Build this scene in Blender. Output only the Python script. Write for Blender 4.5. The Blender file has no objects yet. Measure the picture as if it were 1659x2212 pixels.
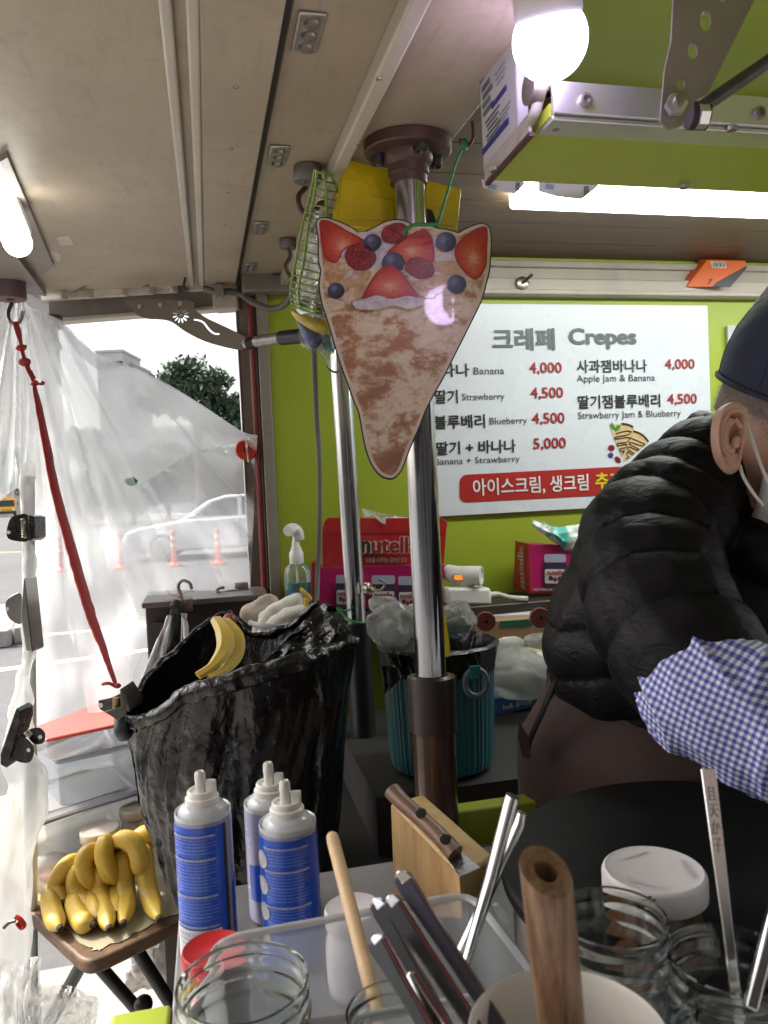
import bpy, bmesh, math, random
import numpy as np
from mathutils import Vector, Matrix, Euler, noise
random.seed(7)
R = math.radians
SC = bpy.context.scene
COL = SC.collection

# ------------------------------------------------------------------ camera, sky, sun, exposure
YAW, PITCH, ROLL, EYE = 12.7, -1.9, -2.6, 1.5
cam_d = bpy.data.cameras.new('camera')
cam = bpy.data.objects.new('camera', cam_d); COL.objects.link(cam)
cam_d.sensor_width = 36; cam_d.lens = 27.0; cam_d.clip_start = 0.02; cam_d.clip_end = 3000
CM = (Matrix.Rotation(R(-YAW), 4, 'Z') @ Matrix.Rotation(R(90 + PITCH), 4, 'X') @ Matrix.Rotation(R(ROLL), 4, 'Z'))
cam.matrix_world = Matrix.Translation((0, 0, EYE)) @ CM
cam_d.dof.use_dof = True; cam_d.dof.focus_distance = 1.3; cam_d.dof.aperture_fstop = 12.0
SC.camera = cam
SC.render.resolution_x, SC.render.resolution_y = 768, 1024

SUN_EL, SUN_AZ = 48.0, -62.0          # azimuth measured from +Y towards +X
w = bpy.data.worlds.new('World'); SC.world = w; w.use_nodes = True
nt = w.node_tree; nt.nodes.clear()
sky = nt.nodes.new('ShaderNodeTexSky'); sky.sky_type = 'NISHITA'; sky.sun_disc = False
sky.sun_elevation = R(SUN_EL); sky.sun_rotation = R(SUN_AZ)
sky.air_density = 1.2; sky.dust_density = 6.0; sky.ozone_density = 0.6
hs = nt.nodes.new('ShaderNodeHueSaturation'); hs.inputs['Saturation'].default_value = 0.45
bg = nt.nodes.new('ShaderNodeBackground'); bg.inputs['Strength'].default_value = 0.15
wo = nt.nodes.new('ShaderNodeOutputWorld')
nt.links.new(sky.outputs[0], hs.inputs['Color']); nt.links.new(hs.outputs[0], bg.inputs[0]); nt.links.new(bg.outputs[0], wo.inputs[0])
sun_d = bpy.data.lights.new('sun', 'SUN'); sun_d.energy = 2.2; sun_d.angle = R(4); sun_d.color = (1.0, .93, .82)
sun = bpy.data.objects.new('sun', sun_d); COL.objects.link(sun)
sv = Vector((math.sin(R(SUN_AZ)) * math.cos(R(SUN_EL)), math.cos(R(SUN_AZ)) * math.cos(R(SUN_EL)), math.sin(R(SUN_EL))))
sun.rotation_euler = sv.to_track_quat('Z', 'Y').to_euler(); sun.location = (-6, 4, 8)
SC.view_settings.view_transform = 'Standard'; SC.view_settings.look = 'None'
SC.view_settings.gamma = 1.0; SC.view_settings.exposure = 1.4
SC.render.engine = 'CYCLES'
cy = SC.cycles
cy.use_denoising = True; cy.max_bounces = 10; cy.diffuse_bounces = 4; cy.glossy_bounces = 4
cy.transmission_bounces = 10; cy.transparent_max_bounces = 12; cy.caustics_reflective = False; cy.caustics_refractive = False
cy.sample_clamp_indirect = 6.0

# ------------------------------------------------------------------ picture <-> place
F = 27.0 / 36 * 2212
RX, UP, FW = CM.col[0].to_3d(), CM.col[1].to_3d(), -CM.col[2].to_3d()
EYEV = Vector((0, 0, EYE))
def ray(px, py): return FW + RX * ((px - 829.5) / F) - UP * ((py - 1106) / F)
def at(px, py, d): return EYEV + ray(px, py) * d
def onY(px, py, Y):
    r = ray(px, py); return EYEV + r * (Y / r.y)
def onH(px, py, z):
    r = ray(px, py); return EYEV + r * ((z - EYE) / r.z)
def onX(px, py, X):
    r = ray(px, py); return EYEV + r * (X / r.x)
def onP(px, py, p0, n):
    r = ray(px, py); n = Vector(n); return EYEV + r * ((Vector(p0) - EYEV).dot(n) / r.dot(n))
def dep(p): return (Vector(p) - EYEV).dot(FW)
def S(n, d): return n * d / F
def cr(x0, y0, f): return lambda x, y: ((x0 + x * f) / 1.82278, (y0 + y * f) / 1.82278)
b1 = cr(0, 0, .6631); b2 = cr(1000, 0, .6028); b3 = cr(1900, 0, .6775); b4 = cr(0, 1100, .6631); b5 = cr(1000, 1100, .6631); b6 = cr(1950, 1100, .6474)
c1 = cr(0, 2200, .6028); c2 = cr(1000, 2000, .6028); c3 = cr(1950, 2000, .6474); c4 = cr(0, 3000, .6028); c5 = cr(600, 2950, .6028); c6 = cr(1300, 3000, .6028); c7 = cr(2000, 3000, .6172)
s1 = cr(1240, 840, .4881); s2 = cr(2300, 1100, .4973); s3 = cr(1100, 1950, .4219); s4 = cr(0, 1050, .3014); s5 = cr(800, 1050, .3315)
X3, Y3, Z3 = Vector((1, 0, 0)), Vector((0, 1, 0)), Vector((0, 0, 1))

# ------------------------------------------------------------------ materials
class NB:
    def __init__(s, name):
        s.m = bpy.data.materials.new(name); s.m.use_nodes = True; s.t = s.m.node_tree; s.t.nodes.clear()
        s.out = s.n('OutputMaterial')
    def n(s, t, **k):
        x = s.t.nodes.new('ShaderNode' + t)
        for a, b in k.items(): setattr(x, a, b)
        return x
    def l(s, a, b): s.t.links.new(a, b)
    def co(s, kind='Object', scale=(1, 1, 1), rot=(0, 0, 0)):
        c = s.n('TexCoord'); mp = s.n('Mapping'); mp.inputs['Scale'].default_value = scale; mp.inputs['Rotation'].default_value = rot
        s.l(c.outputs[kind], mp.inputs[0]); return mp.outputs[0]
    def noise(s, co, scale, detail=4, rough=.55, dist=0):
        x = s.n('TexNoise'); x.inputs['Scale'].default_value = scale; x.inputs['Detail'].default_value = detail
        x.inputs['Roughness'].default_value = rough; x.inputs['Distortion'].default_value = dist
        if co is not None: s.l(co, x.inputs['Vector'])
        return x.outputs['Fac']
    def ramp(s, fac, stops, mode='LINEAR'):
        x = s.n('ValToRGB'); e = x.color_ramp; e.interpolation = mode
        while len(e.elements) < len(stops): e.elements.new(.5)
        for q, (p, c) in zip(e.elements, stops): q.position = p; q.color = (*c[:3], 1)
        s.l(fac, x.inputs[0]); return x.outputs[0]
    def mix(s, fac, a, b, mode='MIX'):
        x = s.n('Mix', data_type='RGBA', blend_type=mode)
        if hasattr(fac, 'links'): s.l(fac, x.inputs[0])
        else: x.inputs[0].default_value = fac
        for v, i in ((a, 6), (b, 7)):
            if hasattr(v, 'links'): s.l(v, x.inputs[i])
            else: x.inputs[i].default_value = (*v[:3], 1)
        return x.outputs[2]
    def math(s, op, a, b=None, clamp=False):
        x = s.n('Math', operation=op, use_clamp=clamp)
        for v, i in ((a, 0), (b, 1)):
            if v is None: continue
            if hasattr(v, 'links'): s.l(v, x.inputs[i])
            else: x.inputs[i].default_value = v
        return x.outputs[0]
    def bsdf(s, col, rough=.5, metal=0, **k):
        p = s.n('BsdfPrincipled')
        if hasattr(col, 'links'): s.l(col, p.inputs['Base Color'])
        else: p.inputs['Base Color'].default_value = (*col[:3], 1)
        if hasattr(rough, 'links'): s.l(rough, p.inputs['Roughness'])
        else: p.inputs['Roughness'].default_value = rough
        p.inputs['Metallic'].default_value = metal
        for a, b in k.items(): p.inputs[a.replace('_', ' ')].default_value = b
        s.p = p; s.l(p.outputs[0], s.out.inputs[0]); return p
    def bump(s, h, strength=.3, dist=.01, p=None):
        x = s.n('Bump'); x.inputs['Strength'].default_value = strength; x.inputs['Distance'].default_value = dist
        s.l(h, x.inputs['Height'])
        if p is not False: s.l(x.outputs[0], (p or s.p).inputs['Normal'])
        return x.outputs[0]

MC = {}
def mat(name, col, rough=.5, metal=0, var=.12, scale=14, bump=0, bscale=80, bd=.004, dirt=0, dirtcol=(.12, .09, .06), **k):
    if name in MC: return MC[name]
    b = NB(name); co = b.co()
    lo = tuple(max(0, c * (1 - var)) for c in col); hi = tuple(min(1, c * (1 + var)) for c in col)
    c = b.ramp(b.noise(co, scale, 5), [(.3, lo), (.7, hi)])
    if dirt:
        d = b.ramp(b.noise(co, scale * .7, 8, .7, .6), [(.5, (0, 0, 0)), (.72, (1, 1, 1))])
        c = b.mix(b.math('MULTIPLY', d, dirt), c, dirtcol)
    r = b.math('ADD', b.math('MULTIPLY', b.noise(co, scale * 2.3, 3), .16), max(0, rough - .08))
    b.bsdf(c, r, metal, **k)
    if bump: b.bump(b.noise(co, bscale, 4), bump, bd)
    MC[name] = b.m; return b.m
def wood(name, a, c, scale=30, rough=.5, axis=(1, 1, .12), bump=.15, dark=None):
    if name in MC: return MC[name]
    b = NB(name); co = b.co('Object', axis)
    n1 = b.noise(co, scale, 6, .6, 1.2); n2 = b.noise(co, scale * 6, 3, .6, .3)
    f = b.math('ADD', b.math('MULTIPLY', n1, .75), b.math('MULTIPLY', n2, .25))
    st = [(.33, a), (.5, tuple((x + y) / 2 for x, y in zip(a, c))), (.62, c)]
    if dark: st = [(.28, dark)] + [(.4, a)] + st[1:]
    b.bsdf(b.ramp(f, st), rough); b.bump(f, bump, .002); MC[name] = b.m; return b.m
def glass(name, tint=(.93, .97, .95), rough=.02, ior=1.47):
    if name in MC: return MC[name]
    b = NB(name)
    p = b.bsdf(tint, rough, 0, Transmission_Weight=1.0, IOR=ior)
    b.bump(b.noise(b.co(), 25, 2), .06, .002); MC[name] = b.m; return b.m
def film(name, haze=.35, col=(.9, .92, .94), scale=30, streak=(1, 1, 1), bump=.5, rough=.22, gl=.25, haze_lo=None, bd=.004):
    """thin clear plastic film: part clear, part milky, with a wrinkled gloss"""
    if name in MC: return MC[name]
    b = NB(name); co = b.co('Object', streak)
    n = b.noise(co, scale, 7, .62, 1.4); n2 = b.noise(co, scale * .35, 5, .6, .8)
    tr = b.n('BsdfTransparent'); tr.inputs[0].default_value = (.97, .98, .98, 1)
    di = b.n('BsdfDiffuse'); di.inputs[0].default_value = (*col, 1)
    tl = b.n('BsdfTranslucent'); tl.inputs[0].default_value = (*col, 1)
    go = b.n('BsdfGlossy'); go.inputs['Roughness'].default_value = rough; go.inputs[0].default_value = (1, 1, 1, 1)
    nb = b.bump(n, bump, bd, False)
    for q in (go, di): b.l(nb, q.inputs['Normal'])
    m1 = b.n('MixShader'); m1.inputs[0].default_value = .6; b.l(di.outputs[0], m1.inputs[1]); b.l(tl.outputs[0], m1.inputs[2])
    m2 = b.n('MixShader'); lo = haze * .55 if haze_lo is None else haze_lo
    hz = b.math('ADD', b.math('MULTIPLY', b.math('POWER', n2, 1.3), (haze - lo) * 2.2), lo, True)
    b.l(hz, m2.inputs[0]); b.l(tr.outputs[0], m2.inputs[1]); b.l(m1.outputs[0], m2.inputs[2])
    fr = b.n('Fresnel'); fr.inputs[0].default_value = 1.5; b.l(nb, fr.inputs['Normal'])
    m3 = b.n('MixShader'); b.l(b.math('ADD', b.math('MULTIPLY', fr.outputs[0], gl * 2.4), 0.0, True), m3.inputs[0])
    b.l(m2.outputs[0], m3.inputs[1]); b.l(go.outputs[0], m3.inputs[2]); b.l(m3.outputs[0], b.out.inputs[0])
    MC[name] = b.m; return b.m
def emit(name, col, strength):
    if name in MC: return MC[name]
    b = NB(name); e = b.n('Emission'); e.inputs[0].default_value = (*col, 1); e.inputs[1].default_value = strength
    b.l(e.outputs[0], b.out.inputs[0]); MC[name] = b.m; return b.m

# ------------------------------------------------------------------ mesh building
def basis(n, up=Z3):
    n = Vector(n).normalized(); u = Vector(up).cross(n)
    if u.length < 1e-4: u = Vector((1, 0, 0)).cross(n)
    u.normalize(); return u, n.cross(u).normalized(), n
class MB:
    def __init__(s): s.v = []; s.f = []; s.uv = None
    def add(s, vs, fs):
        k = len(s.v); s.v += [Vector(v) for v in vs]; s.f += [tuple(i + k for i in f) for f in fs]; return s
    def box(s, c, size, ax=None):
        ax = ax or (X3, Y3, Z3); c = Vector(c); h = [q / 2 for q in size]
        vs = [c + ax[0] * (h[0] * i) + ax[1] * (h[1] * j) + ax[2] * (h[2] * k) for i in (-1, 1) for j in (-1, 1) for k in (-1, 1)]
        return s.add(vs, [(0, 1, 3, 2), (4, 6, 7, 5), (0, 4, 5, 1), (2, 3, 7, 6), (0, 2, 6, 4), (1, 5, 7, 3)])
    def hexa(s, q0, q1):                       # two matching quads
        return s.add(list(q0) + list(q1), [(3, 2, 1, 0), (4, 5, 6, 7), (0, 1, 5, 4), (1, 2, 6, 5), (2, 3, 7, 6), (3, 0, 4, 7)])
    def prism(s, pts, d, hole=None):           # planar outline pushed along d
        n = len(pts); d = Vector(d); pts = [Vector(p) for p in pts]
        return s.add(pts + [p + d for p in pts], [tuple(range(n - 1, -1, -1)), tuple(range(n, 2 * n))] + [(i, (i + 1) % n, n + (i + 1) % n, n + i) for i in range(n)])
    def tube(s, path, r, seg=10, cap=True, flat=None):
        path = [Vector(p) for p in path]; m = len(path); rr = r if hasattr(r, '__len__') else [r] * m
        u = None; vs = []
        for i, p in enumerate(path):
            t = (path[min(i + 1, m - 1)] - path[max(i - 1, 0)]).normalized()
            if u is None: u = basis(t)[0]
            u = (u - t * u.dot(t)).normalized(); v = t.cross(u)
            for j in range(seg):
                a = 2 * math.pi * j / seg; vs.append(p + (u * math.cos(a) + v * math.sin(a) * (flat or 1)) * rr[i])
        fs = [(i * seg + j, i * seg + (j + 1) % seg, (i + 1) * seg + (j + 1) % seg, (i + 1) * seg + j) for i in range(m - 1) for j in range(seg)]
        if cap: fs += [tuple(range(seg - 1, -1, -1)), tuple((m - 1) * seg + j for j in range(seg))]
        return s.add(vs, fs)
    def lathe(s, o, prof, seg=32, ax=None, close=False, capb=True, capt=True, fn=None):
        u, v, n = basis(ax) if ax is not None else (X3, Y3, Z3); o = Vector(o); m = len(prof); vs = []
        for i, (r, h) in enumerate(prof):
            for j in range(seg):
                a = 2 * math.pi * j / seg; q = r * (fn(i, a) if fn else 1)
                vs.append(o + (u * math.cos(a) + v * math.sin(a)) * q + n * h)
        fs = [(i * seg + j, i * seg + (j + 1) % seg, ((i + 1) % m) * seg + (j + 1) % seg, ((i + 1) % m) * seg + j) for i in range(m if close else m - 1) for j in range(seg)]
        if not close:
            if capb: fs.append(tuple(range(seg - 1, -1, -1)))
            if capt: fs.append(tuple((m - 1) * seg + j for j in range(seg)))
        return s.add(vs, fs)
    def grid(s, fn, nu, nv, wrap=False):
        vs = [fn(i / nu, j / nv) for j in range(nv + 1) for i in range(nu + (0 if wrap else 1))]; w = nu if wrap else nu + 1
        fs = [(j * w + i, j * w + (i + 1) % w, (j + 1) * w + (i + 1) % w, (j + 1) * w + i) for j in range(nv) for i in range(nu)]
        return s.add(vs, fs)
    def ball(s, c, r, seg=16, rings=10, ax=None, sc=(1, 1, 1)):
        a0 = ax or (X3, Y3, Z3); c = Vector(c)
        vs = [c + a0[2] * (r * sc[2])]
        for i in range(1, rings):
            t = math.pi * i / rings
            for j in range(seg):
                a = 2 * math.pi * j / seg
                vs.append(c + a0[0] * (r * sc[0] * math.sin(t) * math.cos(a)) + a0[1] * (r * sc[1] * math.sin(t) * math.sin(a)) + a0[2] * (r * sc[2] * math.cos(t)))
        vs.append(c - a0[2] * (r * sc[2])); L = len(vs) - 1
        fs = [(0, 1 + j, 1 + (j + 1) % seg) for j in range(seg)]
        fs += [(1 + i * seg + j, 1 + (i + 1) * seg + j, 1 + (i + 1) * seg + (j + 1) % seg, 1 + i * seg + (j + 1) % seg) for i in range(rings - 2) for j in range(seg)]
        fs += [(1 + (rings - 2) * seg + j, L, 1 + (rings - 2) * seg + (j + 1) % seg) for j in range(seg)]
        return s.add(vs, fs)
    def jit(s, amp, freq, seed=0):
        for i, v in enumerate(s.v): s.v[i] = v + noise.noise_vector(v * freq + Vector((seed, seed * 2, 0))) * amp
        return s
    def build(s, name, m, parent=None, smooth=True, bevel=0, seg=2, ang=40, sub=0, solid=0, remesh=0, smoothit=0, uv=None):
        lo = Vector([min(v[i] for v in s.v) for i in range(3)]); hi = Vector([max(v[i] for v in s.v) for i in range(3)])
        o0 = Vector(((lo.x + hi.x) / 2, (lo.y + hi.y) / 2, lo.z))
        me = bpy.data.meshes.new(name); me.from_pydata([v - o0 for v in s.v], [], s.f)
        bm = bmesh.new(); bm.from_mesh(me); bmesh.ops.recalc_face_normals(bm, faces=bm.faces) if not s.uv else None; bm.to_mesh(me); bm.free()
        if s.uv:
            L = me.uv_layers.new(name='UVMap')
            for lp in me.loops: L.data[lp.index].uv = s.uv[lp.vertex_index]
        o = bpy.data.objects.new(name, me); COL.objects.link(o); me.materials.append(m)
        o.location = o0; o['base'] = list(o0)
        if parent is not None:
            o.parent = parent; o.matrix_parent_inverse = Matrix.Translation(-Vector(parent['base']))
        if smooth:
            for p in me.polygons: p.use_smooth = True
        if remesh:
            md = o.modifiers.new('r', 'REMESH'); md.mode = 'VOXEL'; md.voxel_size = remesh; md.use_smooth_shade = True
        if smoothit:
            md = o.modifiers.new('s', 'SMOOTH'); md.factor = .5; md.iterations = smoothit
        if solid:
            md = o.modifiers.new('t', 'SOLIDIFY'); md.thickness = solid
        if bevel:
            md = o.modifiers.new('b', 'BEVEL'); md.width = bevel; md.segments = seg; md.limit_method = 'ANGLE'; md.angle_limit = R(35)
        if sub:
            md = o.modifiers.new('u', 'SUBSURF'); md.levels = sub; md.render_levels = sub
        if smooth and not remesh and ang:
            me.set_sharp_from_angle(angle=R(ang))
        return o
def apply_mods(o):
    dg = bpy.context.evaluated_depsgraph_get(); ev = o.evaluated_get(dg)
    me = bpy.data.meshes.new_from_object(ev); o.modifiers.clear(); o.data = me
    for p in me.polygons: p.use_smooth = True
    return o
def thing(name, label, cat, base, group=None):
    o = bpy.data.objects.new(name, None); COL.objects.link(o); o.location = base; o['base'] = list(base); o.empty_display_size = .02
    tag(o, label, cat, group); return o
def tag(o, label, cat=None, group=None, kind=None):
    o['label'] = label
    if cat: o['category'] = cat
    if group: o['group'] = group
    if kind: o['kind'] = kind
    if 'base' not in o: o['base'] = list(o.location)
    return o
def copy_tree(o, parent=None, delta=None):
    c = o.copy(); COL.objects.link(c)
    if parent is not None: c.parent = parent; c.matrix_parent_inverse = o.matrix_parent_inverse.copy()
    if delta is not None: c.location = o.location + Vector(delta)
    for ch in o.children: copy_tree(ch, c)
    return c
def curve(pts, n=8, closed=False):             # Catmull-Rom through points (any dimension)
    P = [Vector(p) for p in pts]; out = []; m = len(P)
    rng = range(m) if closed else range(m - 1)
    for i in rng:
        if closed: a, b, c, d = P[i - 1], P[i], P[(i + 1) % m], P[(i + 2) % m]
        else: a, b, c, d = P[max(i - 1, 0)], P[i], P[i + 1], P[min(i + 2, m - 1)]
        for k in range(n):
            t = k / n; out.append(.5 * ((2 * b) + (c - a) * t + (2 * a - 5 * b + 4 * c - d) * t * t + (3 * b - a - 3 * c + d) * t ** 3))
    if not closed: out.append(P[-1])
    return out
TXT = {}
def textmesh(body, bold=0.0):
    k = (body, bold)
    if k not in TXT:
        cu = bpy.data.curves.new('t', 'FONT'); cu.body = body; cu.offset = bold; cu.resolution_u = 3
        ob = bpy.data.objects.new('t', cu); COL.objects.link(ob)
        me = bpy.data.meshes.new_from_object(ob.evaluated_get(bpy.context.evaluated_depsgraph_get()))
        vs = [tuple(v.co) for v in me.vertices]; fs = [tuple(p.vertices) for p in me.polygons]
        bpy.data.objects.remove(ob); bpy.data.meshes.remove(me); TXT[k] = (vs, fs)
    return TXT[k]
def text(body, o, ux, uy, w, h, m, parent, bold=0.0, name='lettering', lift=.0012, wrap=None):
    """fit the text's box to w x h metres, centred at o, spanned by ux, uy; wrap=(axis point, radius) bends it on a cylinder"""
    vs, fs = textmesh(body, 0.0)
    if not vs: return None
    if bold > .012:                      # heavier strokes: the same glyphs struck several times, each a hair above the last
        v0, f0 = vs, fs; vs, fs = [], []
        for k, (dx, dy) in enumerate(((0, 0), (1, 0), (-1, 0), (0, 1), (0, -1), (.7, .7), (-.7, .7), (.7, -.7), (-.7, -.7))):
            o_ = len(vs); vs = vs + [(v[0] + dx * bold, v[1] + dy * bold * .8, k) for v in v0]; fs = fs + [tuple(i + o_ for i in f) for f in f0]
    ux = Vector(ux).normalized(); uy = Vector(uy).normalized(); n = ux.cross(uy).normalized(); o = Vector(o)
    x0, x1 = min(v[0] for v in vs), max(v[0] for v in vs); y0, y1 = min(v[1] for v in vs), max(v[1] for v in vs)
    out = []
    for v in vs:
        a = ((v[0] - x0) / (x1 - x0) - .5) * w; c = ((v[1] - y0) / max(1e-6, y1 - y0) - .5) * h
        if wrap:
            r = wrap; t = a / r; q_ = r + lift + (v[2] * 4e-5 if len(v) > 2 else 0); out.append(o + ux * (math.sin(t) * q_) + n * (math.cos(t) * q_ - r) + uy * c)
        else: out.append(o + ux * a + uy * c + n * (lift + (v[2] * 4e-5 if len(v) > 2 else 0)))
    b = MB(); b.add(out, fs); ob = b.build(name, m, parent, smooth=False); return ob
def blob(name, prims, m, parent=None, voxel=.008, it=6):
    """one continuous surface from overlapping tapered limbs and ellipsoids"""
    b = MB()
    for p in prims:
        if p[0] == 'cap':
            path = curve(p[1], 5) if len(p[1]) > 2 else [Vector(p[1][0]).lerp(Vector(p[1][1]), t / 5) for t in range(6)]
            rs = p[2]; k = len(path) - 1; rad = []
            for i in range(k + 1):
                t = i / k * (len(rs) - 1); q = min(int(t), len(rs) - 2); rad.append(rs[q] + (rs[q + 1] - rs[q]) * (t - q))
            b.tube(path, rad, 14); b.ball(path[0], rad[0] * .995, 14, 9); b.ball(path[-1], rad[-1] * .995, 14, 9)
        else: b.ball(p[1], 1, 20, 14, p[3] if len(p) > 3 else None, p[2])
    o = b.build(name, m, parent, remesh=voxel, smoothit=it); return apply_mods(o)
def displace(o, fn):
    me = o.data; ml = o.location
    co = [v.co.copy() for v in me.vertices]; no = [v.normal.copy() for v in me.vertices]
    for v, c, n in zip(me.vertices, co, no): v.co = c + fn(c + ml, n)
    me.update(); return o
def srgb(r, g, b):
    f = lambda c: (c / 12.92 if c <= .04045 else ((c + .055) / 1.055) ** 2.4); return (f(r / 255), f(g / 255), f(b / 255))
# ------------------------------------------------------------------ ground and street
def asphalt(name, col, sc=9):
    b = NB(name); co = b.co()
    n = b.noise(co, sc, 8, .7); n2 = b.noise(co, .35, 4); n3 = b.noise(co, 180, 2)
    c = b.ramp(b.math('ADD', b.math('MULTIPLY', n, .4), b.math('ADD', b.math('MULTIPLY', n2, .35), b.math('MULTIPLY', n3, .25))),
               [(.35, tuple(q * .7 for q in col)), (.62, tuple(q * 1.3 for q in col))])
    b.bsdf(c, .85); b.bump(n3, .4, .004); return b.m
M_ASPH = asphalt('asphalt', (.105, .105, .108))
M_PAVE = asphalt('concrete paving', (.31, .295, .27), 25)
M_KERB = mat('kerb stone', (.36, .34, .31), .8, var=.2, scale=5, bump=.4)
M_WLINE = mat('road paint', (.72, .71, .66), .7, var=.12, scale=2, dirt=.5, dirtcol=(.2, .2, .2))
M_YLINE = mat('yellow road paint', (.62, .45, .10), .7, var=.15, scale=2, dirt=.4)
def sheet(name, pts, m, z, kind='structure', label=None):
    b = MB(); b.add([(p[0], p[1], z) for p in pts], [tuple(range(len(pts)))]); o = b.build(name, m, None, smooth=False)
    tag(o, label or name, None, None, kind); return o
g = sheet('ground', [(-900, -300), (900, -300), (900, 1500), (-900, 1500)], M_ASPH, 0, label='grey asphalt ground reaching to the horizon')
k0, k1 = onH(-120, 1392, 0), onH(620, 1330, 0)
def band(name, a, b_, wd, m, z, label, h=None):
    a, b_ = Vector((a[0], a[1], 0)), Vector((b_[0], b_[1], 0)); t = (b_ - a).normalized(); n = Vector((-t.y, t.x, 0)) * wd / 2
    if h:
        q = MB().hexa([a - n, b_ - n, b_ + n, a + n], [p + Z3 * h for p in (a - n, b_ - n, b_ + n, a + n)]); o = q.build(name, m, None, bevel=.02)
    else:
        q = MB().add([p + Z3 * z for p in (a - n, b_ - n, b_ + n, a + n)], [(0, 1, 2, 3)]); o = q.build(name, m, None, smooth=False)
    tag(o, label, None, None, 'structure'); return o
band('road_line', onH(-300, 1200, 0), onH(700, 1178, 0), .22, M_YLINE, .004, 'yellow line along the far side of the road')
band('road_line', onH(-200, 1475, 0), onH(560, 1372, 0), .16, M_WLINE, .004, 'white road line nearest to the stall')
band('road_line', onH(-100, 1390, 0), onH(560, 1330, 0), .16, M_WLINE, .004, 'second white road line beyond the plastic sheet')
band('road_line', onH(-300, 1118, 0), onH(640, 1107, 0), .5, M_WLINE, .004, 'pale road line in front of the far buildings')
# paving slab under the stall and a traffic island with kerb blocks at the left
sheet('pavement', [(-2.6, -3), (4, -3), (4, 2.6), (-2.6, 2.6)], M_PAVE, .006, label='pale speckled concrete paving under the stall')
isl = tag(MB().prism([onH(-330, 1335, 0), onH(20, 1330, 0), onH(47, 1352, 0), onH(30, 1392, 0), onH(-260, 1415, 0)], (0, 0, .16)).build('traffic_island', M_PAVE, None, bevel=.03), 'low concrete traffic island with kerb blocks at the left edge', 'traffic island')
kp = [onH(-150, 1405, 0), onH(-60, 1400, 0), onH(30, 1393, 0), onH(50, 1352, 0)]
for i in range(3):
    a, c = kp[i], kp[i + 1]; t = (c - a).normalized(); nn = Vector((t.y, -t.x, 0)) * .14
    ka, kc = a + t * .012, c - t * .012
    MB().hexa([ka, kc, kc + nn, ka + nn], [p + Z3 * .18 for p in (ka, kc, kc + nn, ka + nn)]).build('kerb_block', M_KERB, isl, bevel=.015)

# ------------------------------------------------------------------ trees, buildings, traffic
def leafmat(name, a, c):
    b = NB(name); n = b.noise(b.co(), 1.3, 4); g = b.n('NewGeometry')
    f = b.math('ADD', b.math('MULTIPLY', n, .6), b.math('MULTIPLY', g.outputs['Random Per Island'], .4))
    p = b.bsdf(b.ramp(f, [(.3, a), (.7, c)]), .6); 
    return b.m
M_BARK = mat('bark', (.10, .065, .045), .9, var=.35, scale=6, bump=.8, bscale=20, bd=.02)
def tree(name, label, base, H, rx, m, clumps, n=90, leaf=.16, seed=1, group=None, lean=0):
    rnd = random.Random(seed); base = Vector(base); t = thing(name, label, 'tree', base, group)
    top = base + Vector((lean, 0, H * .62))
    tp = curve([base - Z3 * .1, base + Vector((lean * .2 + .1, 0, H * .25)), base + Vector((lean * .6, .1, H * .45)), top], 5)
    MB().tube(tp, [H * .032 * (1 - .6 * i / (len(tp) - 1)) for i in range(len(tp))], 9).build('trunk', M_BARK, t)
    lb = MB(); cb = MB()
    for (cx, cz, r) in clumps:
        c = base + Vector((cx * rx + rnd.uniform(-.1, .1), rnd.uniform(-.5, .5) * rx * .8, cz * H)); R0 = r * rx
        st = base + Vector((lean * .6, 0, H * rnd.uniform(.4, .6)))
        lb.tube(curve([st, st.lerp(c, .5) + Z3 * .12, c], 4), [H * .013 * (1 - .07 * k) for k in range(9)], 6)
        for k in range(int(n * (r / .35))):
            d = Vector((rnd.gauss(0, 1), rnd.gauss(0, 1), rnd.gauss(0, 1))).normalized() * rnd.uniform(.35, 1.08)
            p = c + Vector((d.x * R0, d.y * R0, d.z * R0 * .62))
            for q in range(5):
                e = Euler((rnd.uniform(-1.2, 1.2), rnd.uniform(-1.2, 1.2), rnd.uniform(0, 6.3))).to_matrix(); s_ = leaf * rnd.uniform(.6, 1.3)
                o_ = p + Vector((rnd.uniform(-1, 1), rnd.uniform(-1, 1), rnd.uniform(-1, 1))) * leaf * 1.5
                cb.add([o_ + e @ Vector(v) * s_ for v in ((-1, -.35, 0), (.2, -.5, .15), (1, 0, 0), (.1, .5, .1))], [(0, 1, 2, 3)])
    lb.build('limb', M_BARK, t); cb.build('crown', m, t, smooth=False); return t
M_PINE = leafmat('pine needles', (.03, .062, .035), (.09, .14, .07))
M_LEAF = leafmat('street leaves', (.07, .095, .055), (.16, .20, .11))
PINE = [(-.62, .76, .34), (-.45, .86, .36), (-.1, .93, .4), (.12, .84, .42), (.4, .85, .34), (.62, .74, .36), (.85, .66, .3), (.3, .70, .38), (-.2, .74, .36), (.6, .60, .28), (.95, .58, .2)]
p_ = onH(430, 1066 + 1.5 / 30 * F, 0)
tree('pine_tree', 'dark green pine with a flat spreading crown against the white sky', p_, 7.0, 2.1, M_PINE, PINE, 130, .13, 3, lean=.2)
RND = [(-.5, .55, .5), (0, .8, .5), (.5, .6, .5), (-.2, .65, .6), (.3, .45, .5), (-.6, .4, .4), (.1, .35, .5)]
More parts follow.
